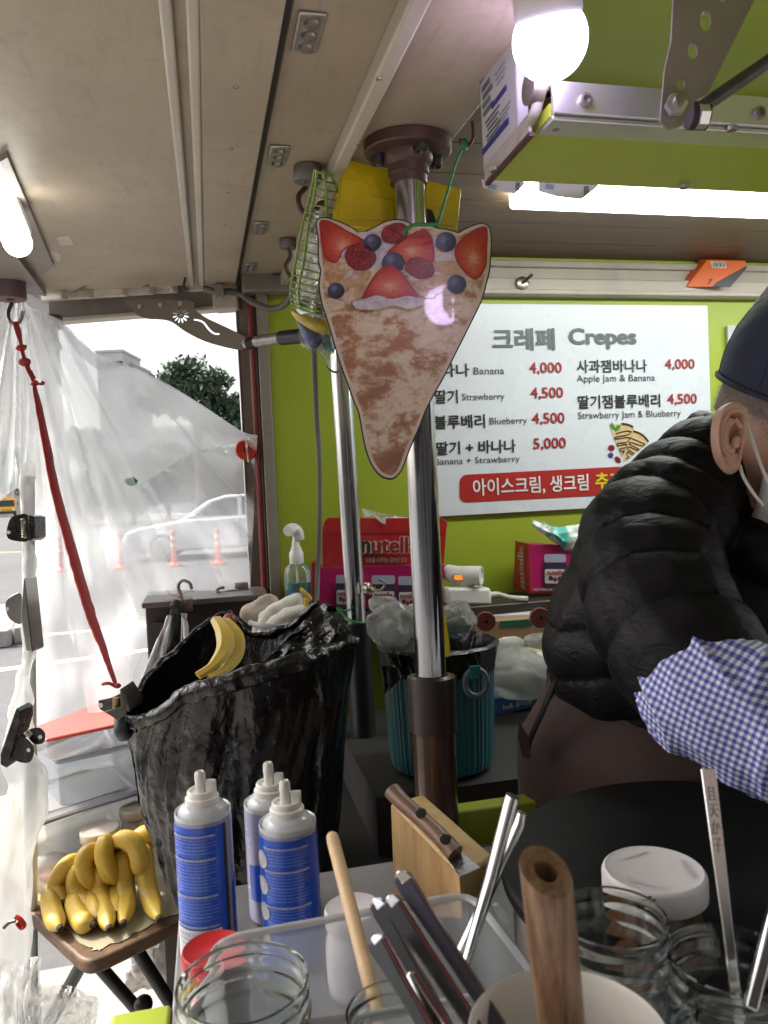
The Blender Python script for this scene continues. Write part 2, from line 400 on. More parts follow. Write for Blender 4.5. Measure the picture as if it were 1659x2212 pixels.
for i, (px, d, H, rx) in enumerate(((180, 46, 6.2, 2.6), (285, 42, 4.2, 2.2), (360, 50, 5.4, 2.4), (450, 44, 4.6, 2.4), (110, 60, 7, 2.6))):
    lab = ['bushy street tree behind the plastic sheet, left of the green tape', 'low round street tree straight behind the green tape', 'street tree behind the hanging plastic, right of the green tape',
           'street tree below the dark pine, behind the white car', 'tall street tree behind the red strap'][i]
    tree('street_tree', lab, onH(px, 1106, 0) if False else Vector((at(px, 1070, d).x, at(px, 1070, d).y, 0)), H, rx, M_LEAF, RND, 150, .17, 11 + i, 'street trees behind the plastic sheet')

M_TILE = mat('pale building tile', (.46, .41, .36), .7, var=.06, scale=.6)
M_GRN = mat('green building glass', (.06, .22, .20), .12, var=.3, scale=.4)
M_DKGL = mat('dark building glass', (.035, .045, .055), .12, var=.4, scale=.5)
M_PALE = mat('far pale facade', (.52, .50, .48), .8, var=.06, scale=.3)
def building(label, px0, px1, d, H, wallm, bands, cols=0, gm=None):
    a, c = at(px0, 1080, d), at(px1, 1080, d); a.z = c.z = 0; ux = (c - a); W = ux.length; ux.normalize(); uy = Vector((-ux.y, ux.x, 0)); D = 14
    t = thing('office_building', label, 'building', (a + c) / 2)
    MB().box((a + c) / 2 + uy * D / 2 + Z3 * H / 2, (W, D, H), (ux, uy, Z3)).build('wall', wallm, t, smooth=False)
    MB().box((a + c) / 2 + uy * D / 2 + Z3 * (H + .3), (W + .5, D + .5, .6), (ux, uy, Z3)).build('roof_parapet', wallm, t, smooth=False)
    for (z0, z1) in bands:
        n = max(1, cols)
        for k in range(n):
            ww = W / n; MB().box(a + ux * (ww * (k + .5)) - uy * .05 + Z3 * (z0 + z1) / 2, (ww * (.97 if cols else .999), .3, z1 - z0), (ux, uy, Z3)).build('window', gm or M_DKGL, t, smooth=False)
    return t
b_ = building('pale tiled building with a green glass band at the far left', -420, 52, 100, 30, M_TILE, [(3.2, 8.5)], 9, M_GRN)
building('far apartment tower poking above the plastic sheet', 226, 282, 190, 37.5, M_PALE, [(34, 35.2)], 5)
building('lower block with roof railing beside the far apartment tower', 284, 304, 195, 35, M_PALE, [(29, 31)], 2)
building('wide pale office block behind the street trees', 60, 545, 72, 7.4, M_PALE, [(1, 2.6), (4.2, 5.8)], 12)
# shop row added out of view behind the camera to darken reflections
shop = thing('added_shop_row', 'added brick shop row out of view behind the camera, there for reflections', 'building', (2, -9, 0))
M_BRK = mat('dull brown brick', (.17, .13, .11), .8, var=.2, scale=3)
MB().box((2, -12, 4.6), (60, 6, 9.2)).build('wall', M_BRK, shop, smooth=False)
for i in range(12):
    MB().box((-25 + i * 4.9, -8.98, 1.5), (4.1, .06, 2.7)).build('shop_window', M_DKGL, shop, smooth=False)
    for z in (4.9, 7.4): MB().box((-25 + i * 4.9, -8.98, z), (2.6, .06, 1.6)).build('window', M_DKGL, shop, smooth=False)
MB().box((2, -8.2, 3.3), (58, 1.6, .12)).build('awning', mat('dark green awning', (.03, .06, .05), .7), shop, smooth=False)
a = at(29, 1080, 88)
sl = thing('street_lamp', 'thin grey lamp post in front of the far left building', 'lamp post', (a.x, a.y, 0))
MB().tube([(a.x, a.y, 0), (a.x, a.y, 6)], .09, 8).build('post', mat('galvanised', (.42, .43, .44), .5, .4), sl)
MB().tube(curve([(a.x, a.y, 5.9), (a.x + .1, a.y, 6.3), (a.x + .9, a.y, 6.5)], 4), .06, 8).build('arm', MC['galvanised'], sl)

M_RUB = mat('tyre rubber', (.025, .025, .027), .8)
M_RIM = mat('alloy rim', (.5, .5, .52), .3, .9)
M_CARW = mat('white car paint', (.74, .75, .77), .18, var=.02, Coat_Weight=.6)
M_CARG = mat('car glass', (.02, .025, .03), .05, var=.1)
M_LAMP = mat('headlight lens', (.75, .78, .8), .08)
def wheel(t, c, r, wd, ax):
    wl = MB().lathe(Vector(c) - ax * wd / 2, [(r * .62, 0), (r * .9, 0), (r, wd * .2), (r, wd * .8), (r * .9, wd), (r * .62, wd)], 28, ax).build('wheel', M_RUB, t)
    q = MB().lathe(Vector(c) - ax * wd * .56, [(r * .12, 0), (r * .6, 0), (r * .66, wd * .08), (r * .6, wd * .3)], 20, ax); q.build('rim', M_RIM, t)
def car():
    d = 17.6; nose = at(262, 1120, d); nose.z = 0; ux = (at(700, 1120, d + .6) - at(262, 1120, d)); ux.z = 0; ux.normalize(); uy = Vector((-ux.y, ux.x, 0))
    t = thing('parked_car', 'white car seen through the plastic sheet behind the orange posts', 'car', nose + ux * 2.3)
    W = 1.78
    def sec(prof, w0): return [(nose + ux * x + Z3 * z, w0) for x, z in prof]
    low = [(0, .30), (-.02, .5), (.06, .68), (.3, .78), (1.0, .88), (1.35, .93), (2.4, .96), (3.6, .98), (4.35, .96), (4.56, .8), (4.6, .45), (4.5, .26), (3.95, .24), (.5, .22)]
    b = MB(); n = len(low); vs = []
    for yy, sh in ((0, .06), (.06, 0), (W - .06, 0), (W, .06)):
        for x, z in low: vs.append(nose + ux * (2.3 + (x - 2.3) * (1 - sh * .5)) + Z3 * (.55 + (z - .55) * (1 - sh)) + uy * yy)
    b.add(vs, [tuple(range(n - 1, -1, -1)), tuple(range(3 * n, 4 * n))] + [(k * n + i, k * n + (i + 1) % n, (k + 1) * n + (i + 1) % n, (k + 1) * n + i) for k in range(3) for i in range(n)])
    b.build('body', M_CARW, t, bevel=.05, seg=3)
    gh = [(1.25, .90), (1.95, 1.36), (2.35, 1.47), (3.1, 1.48), (3.7, 1.38), (4.25, .96)]
    vs = []; n = len(gh)
    for yy in (.05, W - .05):
        for x, z in gh:
            k = (z - .9) / .58 * .17; vs.append(nose + ux * x + Z3 * z + uy * (yy + (k if yy < .5 else -k)))
    b = MB().add(vs, [tuple(range(n)), tuple(range(2 * n - 1, n - 1, -1))] + [(i, (i + 1) % n, n + (i + 1) % n, n + i) for i in range(n)])
    b.build('cabin', M_CARW, t, bevel=.04)
    def pane(pts, nm='side_window'):
        vs = []
        for x, z in pts:
            k = (z - .9) / .58 * .17 + .05; vs.append(nose + ux * x + Z3 * z + uy * (k - .012))
        MB().prism(vs, uy * .02).build(nm, M_CARG, t, smooth=False)
    pane([(1.62, 1.0), (2.05, 1.32), (2.4, 1.40), (2.62, 1.40), (2.62, 1.0)]); pane([(2.72, 1.0), (2.72, 1.41), (3.1, 1.40), (3.55, 1.32), (3.75, 1.0)])
    MB().prism([nose + ux * x + Z3 * (z + .012) + uy * yy for x, z, yy in ((1.33, .95, .2), (1.9, 1.33, .28), (1.9, 1.33, W - .28), (1.33, .95, W - .2))], (ux * -.01 + Z3 * .01)).build('windscreen', M_CARG, t, smooth=False)
    MB().ball(nose + ux * .2 + Z3 * .66 + uy * .1, .1, 12, 8, (ux, uy, Z3), (1.6, .7, .8)).build('headlight', M_LAMP, t)
    MB().ball(nose + ux * 1.6 + Z3 * 1.0 - uy * .08, .09, 12, 8, (ux, uy, Z3), (1, 1, .7)).build('wing_mirror', M_CARW, t)
    MB().box(nose + ux * 1.53 + Z3 * .99 - uy * .15, (.05, .03, .04), (ux, uy, Z3)).build('turn_signal', mat('amber lens', (.9, .3, .03), .2), t)
    for x in (.88, 3.7):
        for yy in (.1, W - .1): wheel(t, nose + ux * x + Z3 * .33 + uy * yy, .33, .22, uy)
    for x in (2.67,): MB().box(nose + ux * x + Z3 * .62 + uy * -.001, (.012, .012, .62), (ux, uy, Z3)).build('door_seam', M_CARG, t)
    MB().box(nose + ux * 2.5 + Z3 * .83 + uy * -.012, (.16, .03, .03), (ux, uy, Z3)).build('door_handle', M_CARW, t)
car()
def truck():
    d = 86; c = at(14, 1100, d); c.z = 0; uy = Vector((c.x, c.y, 0)).normalized(); ux = Vector((uy.y, -uy.x, 0)); ax = (ux, uy, Z3)
    t = thing('yellow_truck', 'yellow truck far off on the road at the left', 'truck', c); M = mat('yellow truck paint', (.62, .33, .02), .3)
    w_ = 1.0
    cab = [(0, .45), (-.06, .95), (.1, 1.15), (.55, 1.95), (1.5, 2.0), (1.5, .45)]
    MB().prism([c - ux * w_ + uy * x + Z3 * z for x, z in cab], ux * 2 * w_).build('cab', M, t, bevel=.06)
    MB().prism([c - ux * .85 + uy * (.11 - .02 + .0) + Z3 * 1.18, c + ux * .85 + uy * .09 + Z3 * 1.18, c + ux * .78 + uy * .49 + Z3 * 1.88, c - ux * .78 + uy * .49 + Z3 * 1.88], (-uy * .03 + Z3 * .02)).build('windscreen', M_CARG, t, smooth=False)
    MB().box(c + uy * 3.2 + Z3 * 1.1, (2.0, 3.2, .9), ax).build('cargo_bed', M, t, bevel=.04)
    MB().box(c + uy * .9 + Z3 * 2.14, (1.5, .35, .22), ax).build('roof_light_bar', mat('amber bar', (.8, .45, .05), .3), t, bevel=.05)
    for s_ in (-1, 1):
        MB().ball(c + ux * .72 * s_ + Z3 * .8 - uy * .04, .14, 12, 8, ax, (1.3, .5, .8)).build('headlight', M_LAMP, t)
        MB().box(c + ux * 1.16 * s_ + uy * .3 + Z3 * 1.45, (.1, .08, .32), ax).build('wing_mirror', M_RUB, t, bevel=.02)
        for x in (.6, 4.0): wheel(t, c + ux * .85 * s_ + uy * x + Z3 * .36, .36, .24, ux)
    MB().box(c - uy * .08 + Z3 * .5, (1.95, .12, .26), ax).build('bumper', M_RUB, t, bevel=.03)
truck()
M_ORG = mat('orange post plastic', (.78, .10, .03), .4)
M_WHT = mat('white reflector', (.8, .8, .78), .4)
for i, (px, lab) in enumerate(((473, 'orange road post nearest to the stall corner post'), (377, 'orange road post beside the front wheel of the white car'), (262, 'orange road post in front of the white car nose'), (133, 'orange road post behind the red strap'))):
    c = at(px, 1216 - .045 * (px - 470), 16.4); c.z = 0; t = thing('road_post', lab, 'road post', c, 'orange posts along the road')
    MB().lathe(c, [(.17, 0), (.17, .03), (.09, .06), (.055, .09), (.05, .74), (.03, .76)], 16).build('post', M_ORG, t)
    for z in (.42, .58): MB().lathe(c + Z3 * z, [(.0535, 0), (.0535, .07)], 16, capb=False, capt=False).build('reflector_band', M_WHT, t)
# ------------------------------------------------------------------ the stall: roof, walls, counters
YW = 1.83
M_CREAM = NB('aged cream panel')
def _cream():
    b = M_CREAM; co = b.co(); n = b.noise(co, 3.2, 6, .6); n2 = b.noise(co, 14, 8, .75, .7); n3 = b.noise(b.co('Object', (4, .6, 1)), 22, 4, .6)
    c = b.ramp(n, [(.3, (.30, .245, .18)), (.7, (.40, .335, .255))])
    c = b.mix(b.math('MULTIPLY', b.ramp(n2, [(.52, (0, 0, 0)), (.75, (1, 1, 1))]), .42), c, (.18, .135, .095))
    c = b.mix(b.math('MULTIPLY', b.ramp(n3, [(.55, (0, 0, 0)), (.8, (1, 1, 1))]), .3), c, (.15, .115, .085))
    b.bsdf(c, .5); b.bump(n3, .06, .002); return b.m
M_CREAM = _cream()
M_LCREAM = mat('pale cream metal', (.46, .41, .345), .42, var=.08, scale=6, dirt=.35, dirtcol=(.16, .12, .09))
M_GREY = mat('grey brown frame', (.22, .19, .165), .5, var=.14, scale=6, dirt=.4, dirtcol=(.07, .055, .045))
M_DARK = mat('dark gap', (.03, .025, .022), .7)
M_LIME = NB('lime wall')
def _lime():
    b = M_LIME; co = b.co(); n = b.noise(co, 2.5, 5, .6); n2 = b.noise(co, 130, 3, .6); n3 = b.noise(co, 16, 8, .75)
    c = b.ramp(n, [(.3, (.30, .375, .026)), (.7, (.355, .435, .034))])
    c = b.mix(b.math('MULTIPLY', b.ramp(n3, [(.58, (0, 0, 0)), (.8, (1, 1, 1))]), .3), c, (.12, .16, .02))
    b.bsdf(c, .42); b.bump(n2, .08, .001); return b.m
M_LIME = _lime()
M_BROWNW = wood('brown ceiling veneer', (.105, .062, .034), (.17, .105, .062), 9, .5, (.10, 1, 1), .12)
M_ALU = mat('brushed aluminium', (.66, .65, .68), .3, .85, var=.08, scale=8, bump=.05, bscale=120)
M_BOLT = mat('dull bolt steel', (.34, .30, .27), .42, .9, var=.25, scale=80)
M_RED = mat('oxide red pipe', (.20, .032, .028), .4, var=.15, dirt=.3, dirtcol=(.06, .02, .02))
stall = thing('food_stall', 'food stall with cream roof panels, lime green back wall and brown ceiling', 'stall', (.3, 1.2, 0))

DV = ray(456, 960).normalized()                       # the roof's long direction
FL = at(880, 306, 1.0)                                # where the pole's flange meets the roof
RN = X3.cross(DV).normalized()
if RN.z < 0: RN = -RN
def roof(px, py, off=0): return onP(px, py, FL + RN * off, RN)
def rx(px, py): return roof(px, py).x
XB, XA, XC0, XC1, XE = rx(618, 0), rx(478, 0), rx(858, 0), rx(903, 0), rx(1097, 155)
def rp(x, y, off=0):                                  # roof point at world x, y
    t = (y - FL.y) / DV.y; return Vector((x, 0, 0)) + Vector((0, FL.y, FL.z)) + Vector((0, DV.y, DV.z)) * t + RN * off
def rslab(x0, x1, y0, y1, off, th, name, m, parent=stall, bevel=.002):
    q = [rp(x0, y0, off), rp(x1, y0, off), rp(x1, y1, off), rp(x0, y1, off)]
    return MB().hexa(q, [p + RN * th for p in q]).build(name, m, parent, bevel=bevel)
fe0, fe1 = roof(80, 632), roof(520, 600)
YE = fe1.y                                            # far end of the raised flap
rslab(XB + .006, XE, -.15, YW - .01, 0, .05, 'roof_panel', M_CREAM)
q = [rp(-.95, -.15, -.012), rp(XB - .004, -.15, -.012), rp(XB - .004, YE, -.012), roof(84, 634, -.012)]
MB().hexa(q, [p + RN * .045 for p in q]).build('roof_flap', M_CREAM, stall, bevel=.003)
rslab(XB - .075, XB - .004, -.15, YE + .03, -.020, .008, 'flap_border', M_CREAM)
for dx in (-.108, -.086): rslab(XB + dx, XB + dx + .011, -.15, YE, -.022, .010, 'flap_ridge', M_LCREAM, bevel=.003)
rslab(XB - .004, XB + .0055, -.15, YE, -.004, .03, 'roof_gap', M_DARK)
rslab(XC0, XC1, -.15, YW - .012, -.024, .024, 'roof_rail', M_LCREAM, bevel=.003)
M_HINGE = mat('zinc hinge', (.42, .42, .39), .35, .8, var=.2, scale=40)
for (px, py) in ((614, 62), (570, 332), (541, 489), (527, 575)):
    p = roof(px, py); p.x = XB + .026
    h = rslab(p.x - .014, p.x + .012, p.y - .035, p.y + .035, -.004, .004, 'hinge', M_HINGE)
    for k in (-1, 0, 1):
        c = rp(p.x, p.y + k * .022, -.0045); MB().lathe(c, [(.0075, 0), (.0068, .003), (.002, .0035)], 14, -RN).build('screw', M_BOLT, h)
# wood-veneer ceiling over the back half, green one nearer to the front
CZ = onY(1350, 562, YW).z
for k in range(6):
    y0 = 1.10 + k * .122; MB().box((1.2, y0 + .06, CZ + .01), (2.3, .1205, .02)).build('ceiling_board', M_BROWNW, stall, bevel=.001)
MB().box((1.25, .42, CZ + .035), (1.8, 1.35, .02)).build('green_ceiling', M_LIME, stall)
MB().box((.5, 1.0, CZ + .14), (3.0, 2.4, .02)).build('roof_skin', M_GREY, stall)
# back wall with cream head rails
wl, wr = onY(590, 900, YW).x, 2.4
MB().box(((wl + wr) / 2, YW + .02, 1.3), (wr - wl, .04, 1.7)).build('back_wall', M_LIME, stall)
def wz(px, py, Y=YW): return onY(px, py, Y).z
z0, z1 = wz(1350, 640, YW - .03), wz(1350, 603, YW - .03)
MB().box(((wl + wr) / 2, YW - .013, (z0 + z1) / 2), (wr - wl, .034, z1 - z0)).build('head_rail', M_LCREAM, stall, bevel=.004)
MB().box(((wl + wr) / 2, YW - .032, z0 + .008), (wr - wl, .006, .012)).build('head_rail_lip', M_LCREAM, stall, bevel=.002)
z2 = wz(1350, 566, YW - .01)
MB().box(((wl + wr) / 2, YW + .004, (z1 + z2) / 2), (wr - wl, .024, z2 - z1)).build('upper_rail', M_LCREAM, stall)
MB().box(((wl + wr) / 2, YW - .012, z2 - .012), (wr - wl, .016, .016)).build('upper_rail_lip', M_LCREAM, stall, bevel=.003)
# corner: door post, red pipe, seal, inner post
def vpost(pxa, pxb, py, Y, z0_, z1_, th, name, m, bev=.003):
    a, c = onY(pxa, py, Y).x, onY(pxb, py, Y).x
    return MB().box(((a + c) / 2, Y + th / 2, (z0_ + z1_) / 2), (abs(c - a), th, z1_ - z0_)).build(name, m, stall, bevel=bev)
ZT = fe1.z + .0
vpost(568, 592, 950, YW - .02, 1.05, ZT + .03, .06, 'inner_post', mat('taupe post', (.25, .215, .18), .5, var=.1, dirt=.3))
vpost(525, 553, 950, YW + .03, .3, ZT + .03, .05, 'corner_post', MC['taupe post'])
vpost(562, 567.5, 950, YW - .008, .5, ZT, .05, 'door_seal', M_DARK)
xr = onY(558, 950, YW).x
MB().tube([(xr, YW + .01, .3), (xr, YW + .01, ZT + .01)], .0105, 14).build('red_pipe', M_RED, stall)
vpost(523, 527, 950, YW + .025, .3, ZT - .02, .02, 'aluminium_edge', M_ALU)
# head beams above the end opening
hb0, hb1 = onY(520, 600, YW).x, onY(700, 600, YW).x
MB().box(((hb0 + hb1) / 2, YW - .02, wz(560, 620)), (hb1 - hb0, .05, .042)).build('corner_head_beam', M_GREY, stall, bevel=.003)
def beam(pa, pb, hpx, dz, d, name, m, th=.03, off=0.0):
    a, c = at(*pa, d[0]), at(*pb, d[1]); t = (c - a).normalized(); n = Z3.cross(t).normalized(); h = S(hpx, d[0]); upv = t.cross(n)
    upv = Z3
    q = [a, c, c + upv * S(hpx * dz, d[1]), a + upv * h]
    if n.y < 0: n = -n
    return MB().hexa(q, [p + n * th for p in q]).build(name, m, stall, bevel=.003)
dl, dr = dep(roof(80, 640)), dep(roof(512, 605))
beam((105, 694), (517, 662), 70, 1.0, (dl + .02, dr + .02), 'end_beam', M_GREY, .03)
beam((105, 697), (517, 664), 9, 1.0, (dl + .01, dr + .01), 'end_beam_lip', M_LCREAM, .04)
beam((460, 668), (514, 664), 55, 1.0, (dr - .03, dr - .03), 'end_block', M_LCREAM, .05)
# cable trunking taped along the flap end: boards, tape bands, upper ledge
M_TRUNK = mat('yellowed trunking', (.50, .45, .37), .5, var=.12, scale=20, dirt=.4, dirtcol=(.25, .19, .12))
M_TAPE = film('old clear tape', .5, (.28, .26, .23), 40, gl=.3, haze_lo=.4)
xs = [(88, 133), (133.5, 190), (190.5, 265), (265.5, 320), (320.5, 372), (372.5, 441)]
def ln(x, ya, yb): return ya + (yb - ya) * (x - 88) / (441 - 88)
for a, c in xs:
    beam((a, ln(a, 650, 627)), (c, ln(c, 650, 627)), 21, 1, (dl - .03, dl - .03 + (dr - dl) * .82), 'trunking_piece', M_TRUNK, .016)
for a, c, s_ in ((100, 128, 0), (188, 262, 0), (325, 370, 0), (372, 441, 1)):
    beam((a, ln(a, 628, 606)), (c, ln(c, 628, 606)), 12, 1, (dl - .01, dr - .02), 'upper_ledge', M_LCREAM, .012)
for a, c in ((128, 187), (263, 322), (368, 400)):
    beam((a, ln(a, 634, 612)), (c, ln(c, 634, 612)), 30, 1, (dl - .036, dr - .05), 'tape_band', M_TAPE, .001)
# slanting trunking down from the tube light
p0, p1 = at(26, 560, dl - .16), at(100, 632, dl - .05)
t_ = (p1 - p0).normalized(); n_ = Vector((t_.y, -t_.x, 0)).normalized()
MB().box((p0 + p1) / 2, ((p1 - p0).length, .03, .014), (t_, n_, t_.cross(n_))).build('slanted_trunking', M_TRUNK, stall, bevel=.002)
# a dark outer edge strip of the flap behind the tube
MB().hexa([roof(0, 350, -.02), roof(16, 340, -.02), roof(116, 575, -.02), roof(84, 600, -.02)], [p + RN * .03 for p in (roof(0, 350, -.02), roof(16, 340, -.02), roof(116, 575, -.02), roof(84, 600, -.02))]).build('flap_edge_strip', M_GREY, stall)
MB().hexa([roof(-60, 480, -.03), roof(10, 520, -.03), roof(100, 640, -.03), roof(-60, 622, -.03)], [p + RN * .03 for p in (roof(-60, 480, -.03), roof(10, 520, -.03), roof(100, 640, -.03), roof(-60, 622, -.03))]).build('flap_outer_frame', M_GREY, stall)
# peeling tape scraps near the tube
for pts in (((122, 512), (148, 508), (160, 528), (130, 530)), ((110, 540), (132, 548), (128, 566), (104, 556))):
    MB().prism([roof(x, y, -.0122) for x, y in pts], -RN * .0006).build('tape_scrap', M_LCREAM, stall, smooth=False)
# inner counters
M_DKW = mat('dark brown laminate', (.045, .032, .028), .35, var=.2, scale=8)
SZ = wz(1120, 1292, 1.72)                          # back ledge height
bx0 = onY(600, 1290, 1.70).x
LEDGE = 1.66
MB().box(((bx0 + 2.2) / 2, (LEDGE + YW) / 2, SZ - .012), (2.2 - bx0, YW - LEDGE, .022)).build('back_ledge', M_DKW, stall, bevel=.004)
MB().box(((bx0 + 2.2) / 2, LEDGE + .03, SZ - .045), (2.2 - bx0, .012, .03)).build('ledge_apron', M_DKW, stall, bevel=.002)
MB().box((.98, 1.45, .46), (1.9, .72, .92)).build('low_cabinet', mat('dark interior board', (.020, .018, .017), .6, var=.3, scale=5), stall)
CT = EYE - .475                                    # front counter height
cx0 = onH(238, 2206, CT).x; cxm_ = at(372, 1900, .8).x
M_CTR = mat('worn steel counter', (.30, .30, .31), .38, .5, var=.12, scale=9, dirt=.4, dirtcol=(.14, .12, .10))
MB().box(((cxm_ + 1.4) / 2, .56, CT - .012), (1.4 - cxm_, .76, .022)).build('counter_top', M_CTR, stall, bevel=.002)
yc_ = onH(300, 2185, CT).y
MB().box(((cx0 + cxm_) / 2, yc_ - .15, CT - .02), (cxm_ - cx0 - .001, .30, .045)).build('counter_edge', M_LIME, stall, bevel=.004)
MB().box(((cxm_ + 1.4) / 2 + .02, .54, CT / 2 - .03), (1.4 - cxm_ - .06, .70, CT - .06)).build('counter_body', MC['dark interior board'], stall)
# the griddle's raised deck with green rim
DK = EYE - .452
MB().box((.85, .74, DK - .02), (.98, .46, .035)).build('griddle_deck', M_CTR, stall, bevel=.003)
for i in range(3):
    MB().box((.42 + i * .26, .984, DK - .012), (.255, .03, .05)).build('deck_rim', M_LIME, stall, bevel=.003)
# ------------------------------------------------------------------ lamps
M_CHROME = mat('chrome pipe', (.50, .50, .515), .16, 1.0, var=.06, scale=5, bump=.02, bscale=30)
M_RUST = mat('brown flange iron', (.085, .045, .035), .5, .2, var=.25, scale=30, bump=.2)
M_DKST = mat('dark steel', (.10, .09, .085), .4, .8, var=.3, scale=60)
M_WPL = mat('white plastic', (.72, .72, .70), .35, var=.04)
# tube light at the left edge
ta, tb = at(-60, 290, 1.02), at(38, 524, 1.14)
tl = thing('tube_light', 'lit fluorescent tube light at the left edge of the roof flap', 'light', (ta + tb) / 2)
MB().tube([ta, ta.lerp(tb, .3), ta.lerp(tb, .7), tb], .0205, 20).build('diffuser', emit('tube glow', (1, .96, .88), 6), tl)
MB().ball(tb, .0205, 20, 10).build('end_cap', MC['tube glow'], tl)
dd = (tb - ta).normalized(); un = (RN - dd * RN.dot(dd)).normalized()
MB().box((ta + tb) / 2 + un * .024, ((tb - ta).length, .03, .012), (dd, dd.cross(un), un)).build('housing', M_WPL, tl, bevel=.002)
# long ceiling light behind the shelf
lb0, lb1 = onH(1098, 432, CZ - .012), onH(1700, 455, CZ - .012)
cl = thing('ceiling_light', 'long lit white ceiling light on the brown boards behind the shelf', 'light', (.9, 1.45, CZ))
yA, yB = onH(1110, 442, CZ - .014).y, onH(1350, 385, CZ - .014).y
x0 = lb0.x
pts = curve([(x0 + .012, yA - 0, 0), (x0, (yA * .8 + yB * .2), 0), (x0, (yA * .2 + yB * .8), 0), (x0 + .012, yB, 0)], 5)
out = [Vector((p.x, p.y, CZ - .024)) for p in pts] + [Vector((2.3, yB, CZ - .024)), Vector((2.3, yA, CZ - .024))]
MB().prism(out, (0, 0, .022)).build('diffuser', emit('ceiling light glow', (.93, 1, .93), 7), cl, bevel=.004)
# bulb
bc = at(1188, 88, .66); bx_ = (at(1178, -60, .64) - bc).normalized(); r = S(80, .66)
bu = thing('light_bulb', 'lit round bulb hanging under the roof, glowing white and violet', 'bulb', bc)
MB().lathe(bc, [(max(.0004, r * math.sin(R(122) * k / 18)), -r * math.cos(R(122) * k / 18)) for k in range(19)], 40, bx_, capb=False, capt=True).build('globe', emit('bulb glow', (.74, .60, 1.0), 10), bu)
MB().lathe(bc + bx_ * r * .50, [(r * .87, 0), (r * .90, .003), (r * .90, .02), (r * .80, .045), (r * .5, .075), (r * .42, .085), (r * .42, .13)], 40, bx_).build('base', mat('bulb collar', (.62, .60, .60), .4, var=.05), bu)
for k in range(12):
    a = k * math.pi / 6; u, v, n = basis(bx_); e = u * math.cos(a) + v * math.sin(a)
    MB().box(bc + bx_ * (.036 + r * .3) + e * r * .89, (.0015, .02, .004), (e.cross(bx_), bx_, e)).build('fin', MC['bulb collar'], bu)

# ------------------------------------------------------------------ overhead shelf with its bracket
SH = at(1190, 252, .70).z
def sh(px, py): return onH(px, py, SH)
fL, fR = sh(1190, 250), sh(1659, 288); bL = sh(1042, 393)
yF, yBk = fL.y, sh(1300, 402).y; xL = fL.x; xR = 1.55
shelf = thing('overhead_shelf', 'overhead shelf with green underside and aluminium front rim', 'shelf', ((xL + xR) / 2, (yF + yBk) / 2, SH))
MB().box(((xL + xR) / 2, (yF + yBk) / 2, SH + .006), (xR - xL, yBk - yF - .004, .012)).build('board', M_LIME, shelf)
MB().box(((xL + xR) / 2, yF - .004, SH + .014), (xR - xL, .006, S(68, .7))).build('front_rim', M_ALU, shelf, bevel=.001)
MB().box(((xL + xR) / 2, yF + .012, SH - .003), (xR - xL, .03, .0045)).build('rim_flange', M_ALU, shelf, bevel=.001)
xm = xL - .008
M_STRP = mat('chipped white strap', (.44, .40, .37), .5, var=.1, scale=40, dirt=.6, dirtcol=(.10, .05, .04))
MB().box((xm, (yF + yBk) / 2 + .012, SH + .006), (.004, yBk - yF - .03, .017)).build('end_strap', M_STRP, shelf, bevel=.0012)
MB().tube(curve([(xm, yF + .028, SH + .006), (xm, yF + .016, SH + .010), (xm + .002, yF + .006, SH + .024), (xm + .006, yF, SH + .030)], 5), .0055, 10, flat=.6).build('strap_bend', M_STRP, shelf)
MB().box((xm + .001, (yF + yBk) / 2 + .012, SH - .0045), (.005, yBk - yF - .03, .004)).build('strap_edge', mat('maroon edge', (.07, .02, .018), .5), shelf)
MB().lathe((xm + .004, yF + .012, SH + .03), [(.015, 0), (.015, .012), (.006, .013)], 20, -X3).build('strap_bolt', M_BOLT, shelf)
for (px, py) in ((1263, 218), (1638, 246)):
    p = onY(px, py, yF - .007); MB().lathe(p, [(.0065, 0), (.006, .004), (.0035, .0045), (.003, .001)], 16, -Y3).build('rim_bolt', M_BOLT, shelf)
for (px, py) in ((1200, 268), (1580, 272), (1478, 398), (1068, 360)):
    p = sh(px, py); MB().lathe(p - Z3 * .001, [(.006, 0), (.005, .004), (.002, .0045)], 14, -Z3).build('board_bolt', M_BOLT, shelf)
# perforated hanger plate and rod
bt = at(1446, 246, .665); pd = [(1426, 262), (1436, 150), (1450, 90), (1455, 0), (1450, -60), (1640, -60), (1612, 0), (1570, 80), (1520, 180), (1490, 240), (1470, 272), (1445, 278)]
hang = thing('hanger_bracket', 'perforated metal hanger plate bolted to the shelf rim', 'bracket', bt)
def plate_holes(outline, holes, d0, thick, seg=14):
    """flat plate with round holes, cut with a filled bmesh"""
    bm = bmesh.new(); loops = [outline] + [[(cx + rx_ * math.cos(2 * math.pi * k / seg), cy_ + ry_ * math.sin(2 * math.pi * k / seg)) for k in range(seg)] for cx, cy_, rx_, ry_ in holes]
    loops = [l if len(l[0]) == 2 else l for l in loops]; ed = []
    for l in loops:
        vv = [bm.verts.new((x, y, 0)) for x, y in l]
        ed += [bm.edges.new((vv[i], vv[(i + 1) % len(vv)])) for i in range(len(vv))]
    bmesh.ops.triangle_fill(bm, use_beauty=True, use_dissolve=False, edges=ed)
    bm.verts.index_update()
    fr = [at(v.co.x, v.co.y, d0) for v in bm.verts]; fs = [tuple(v.index for v in f.verts) for f in bm.faces]
    be = [(e.verts[0].index, e.verts[1].index) for e in bm.edges if len(e.link_faces) == 1]; bm.free()
    n = len(fr); d = FW * thick
    return MB().add(fr + [p + d for p in fr], fs + [tuple(i + n for i in reversed(f)) for f in fs] + [(a, c, c + n, a + n) for a, c in be])
M_PLATE = mat('taupe steel plate', (.26, .225, .19), .42, .35, var=.12, scale=12, dirt=.3)
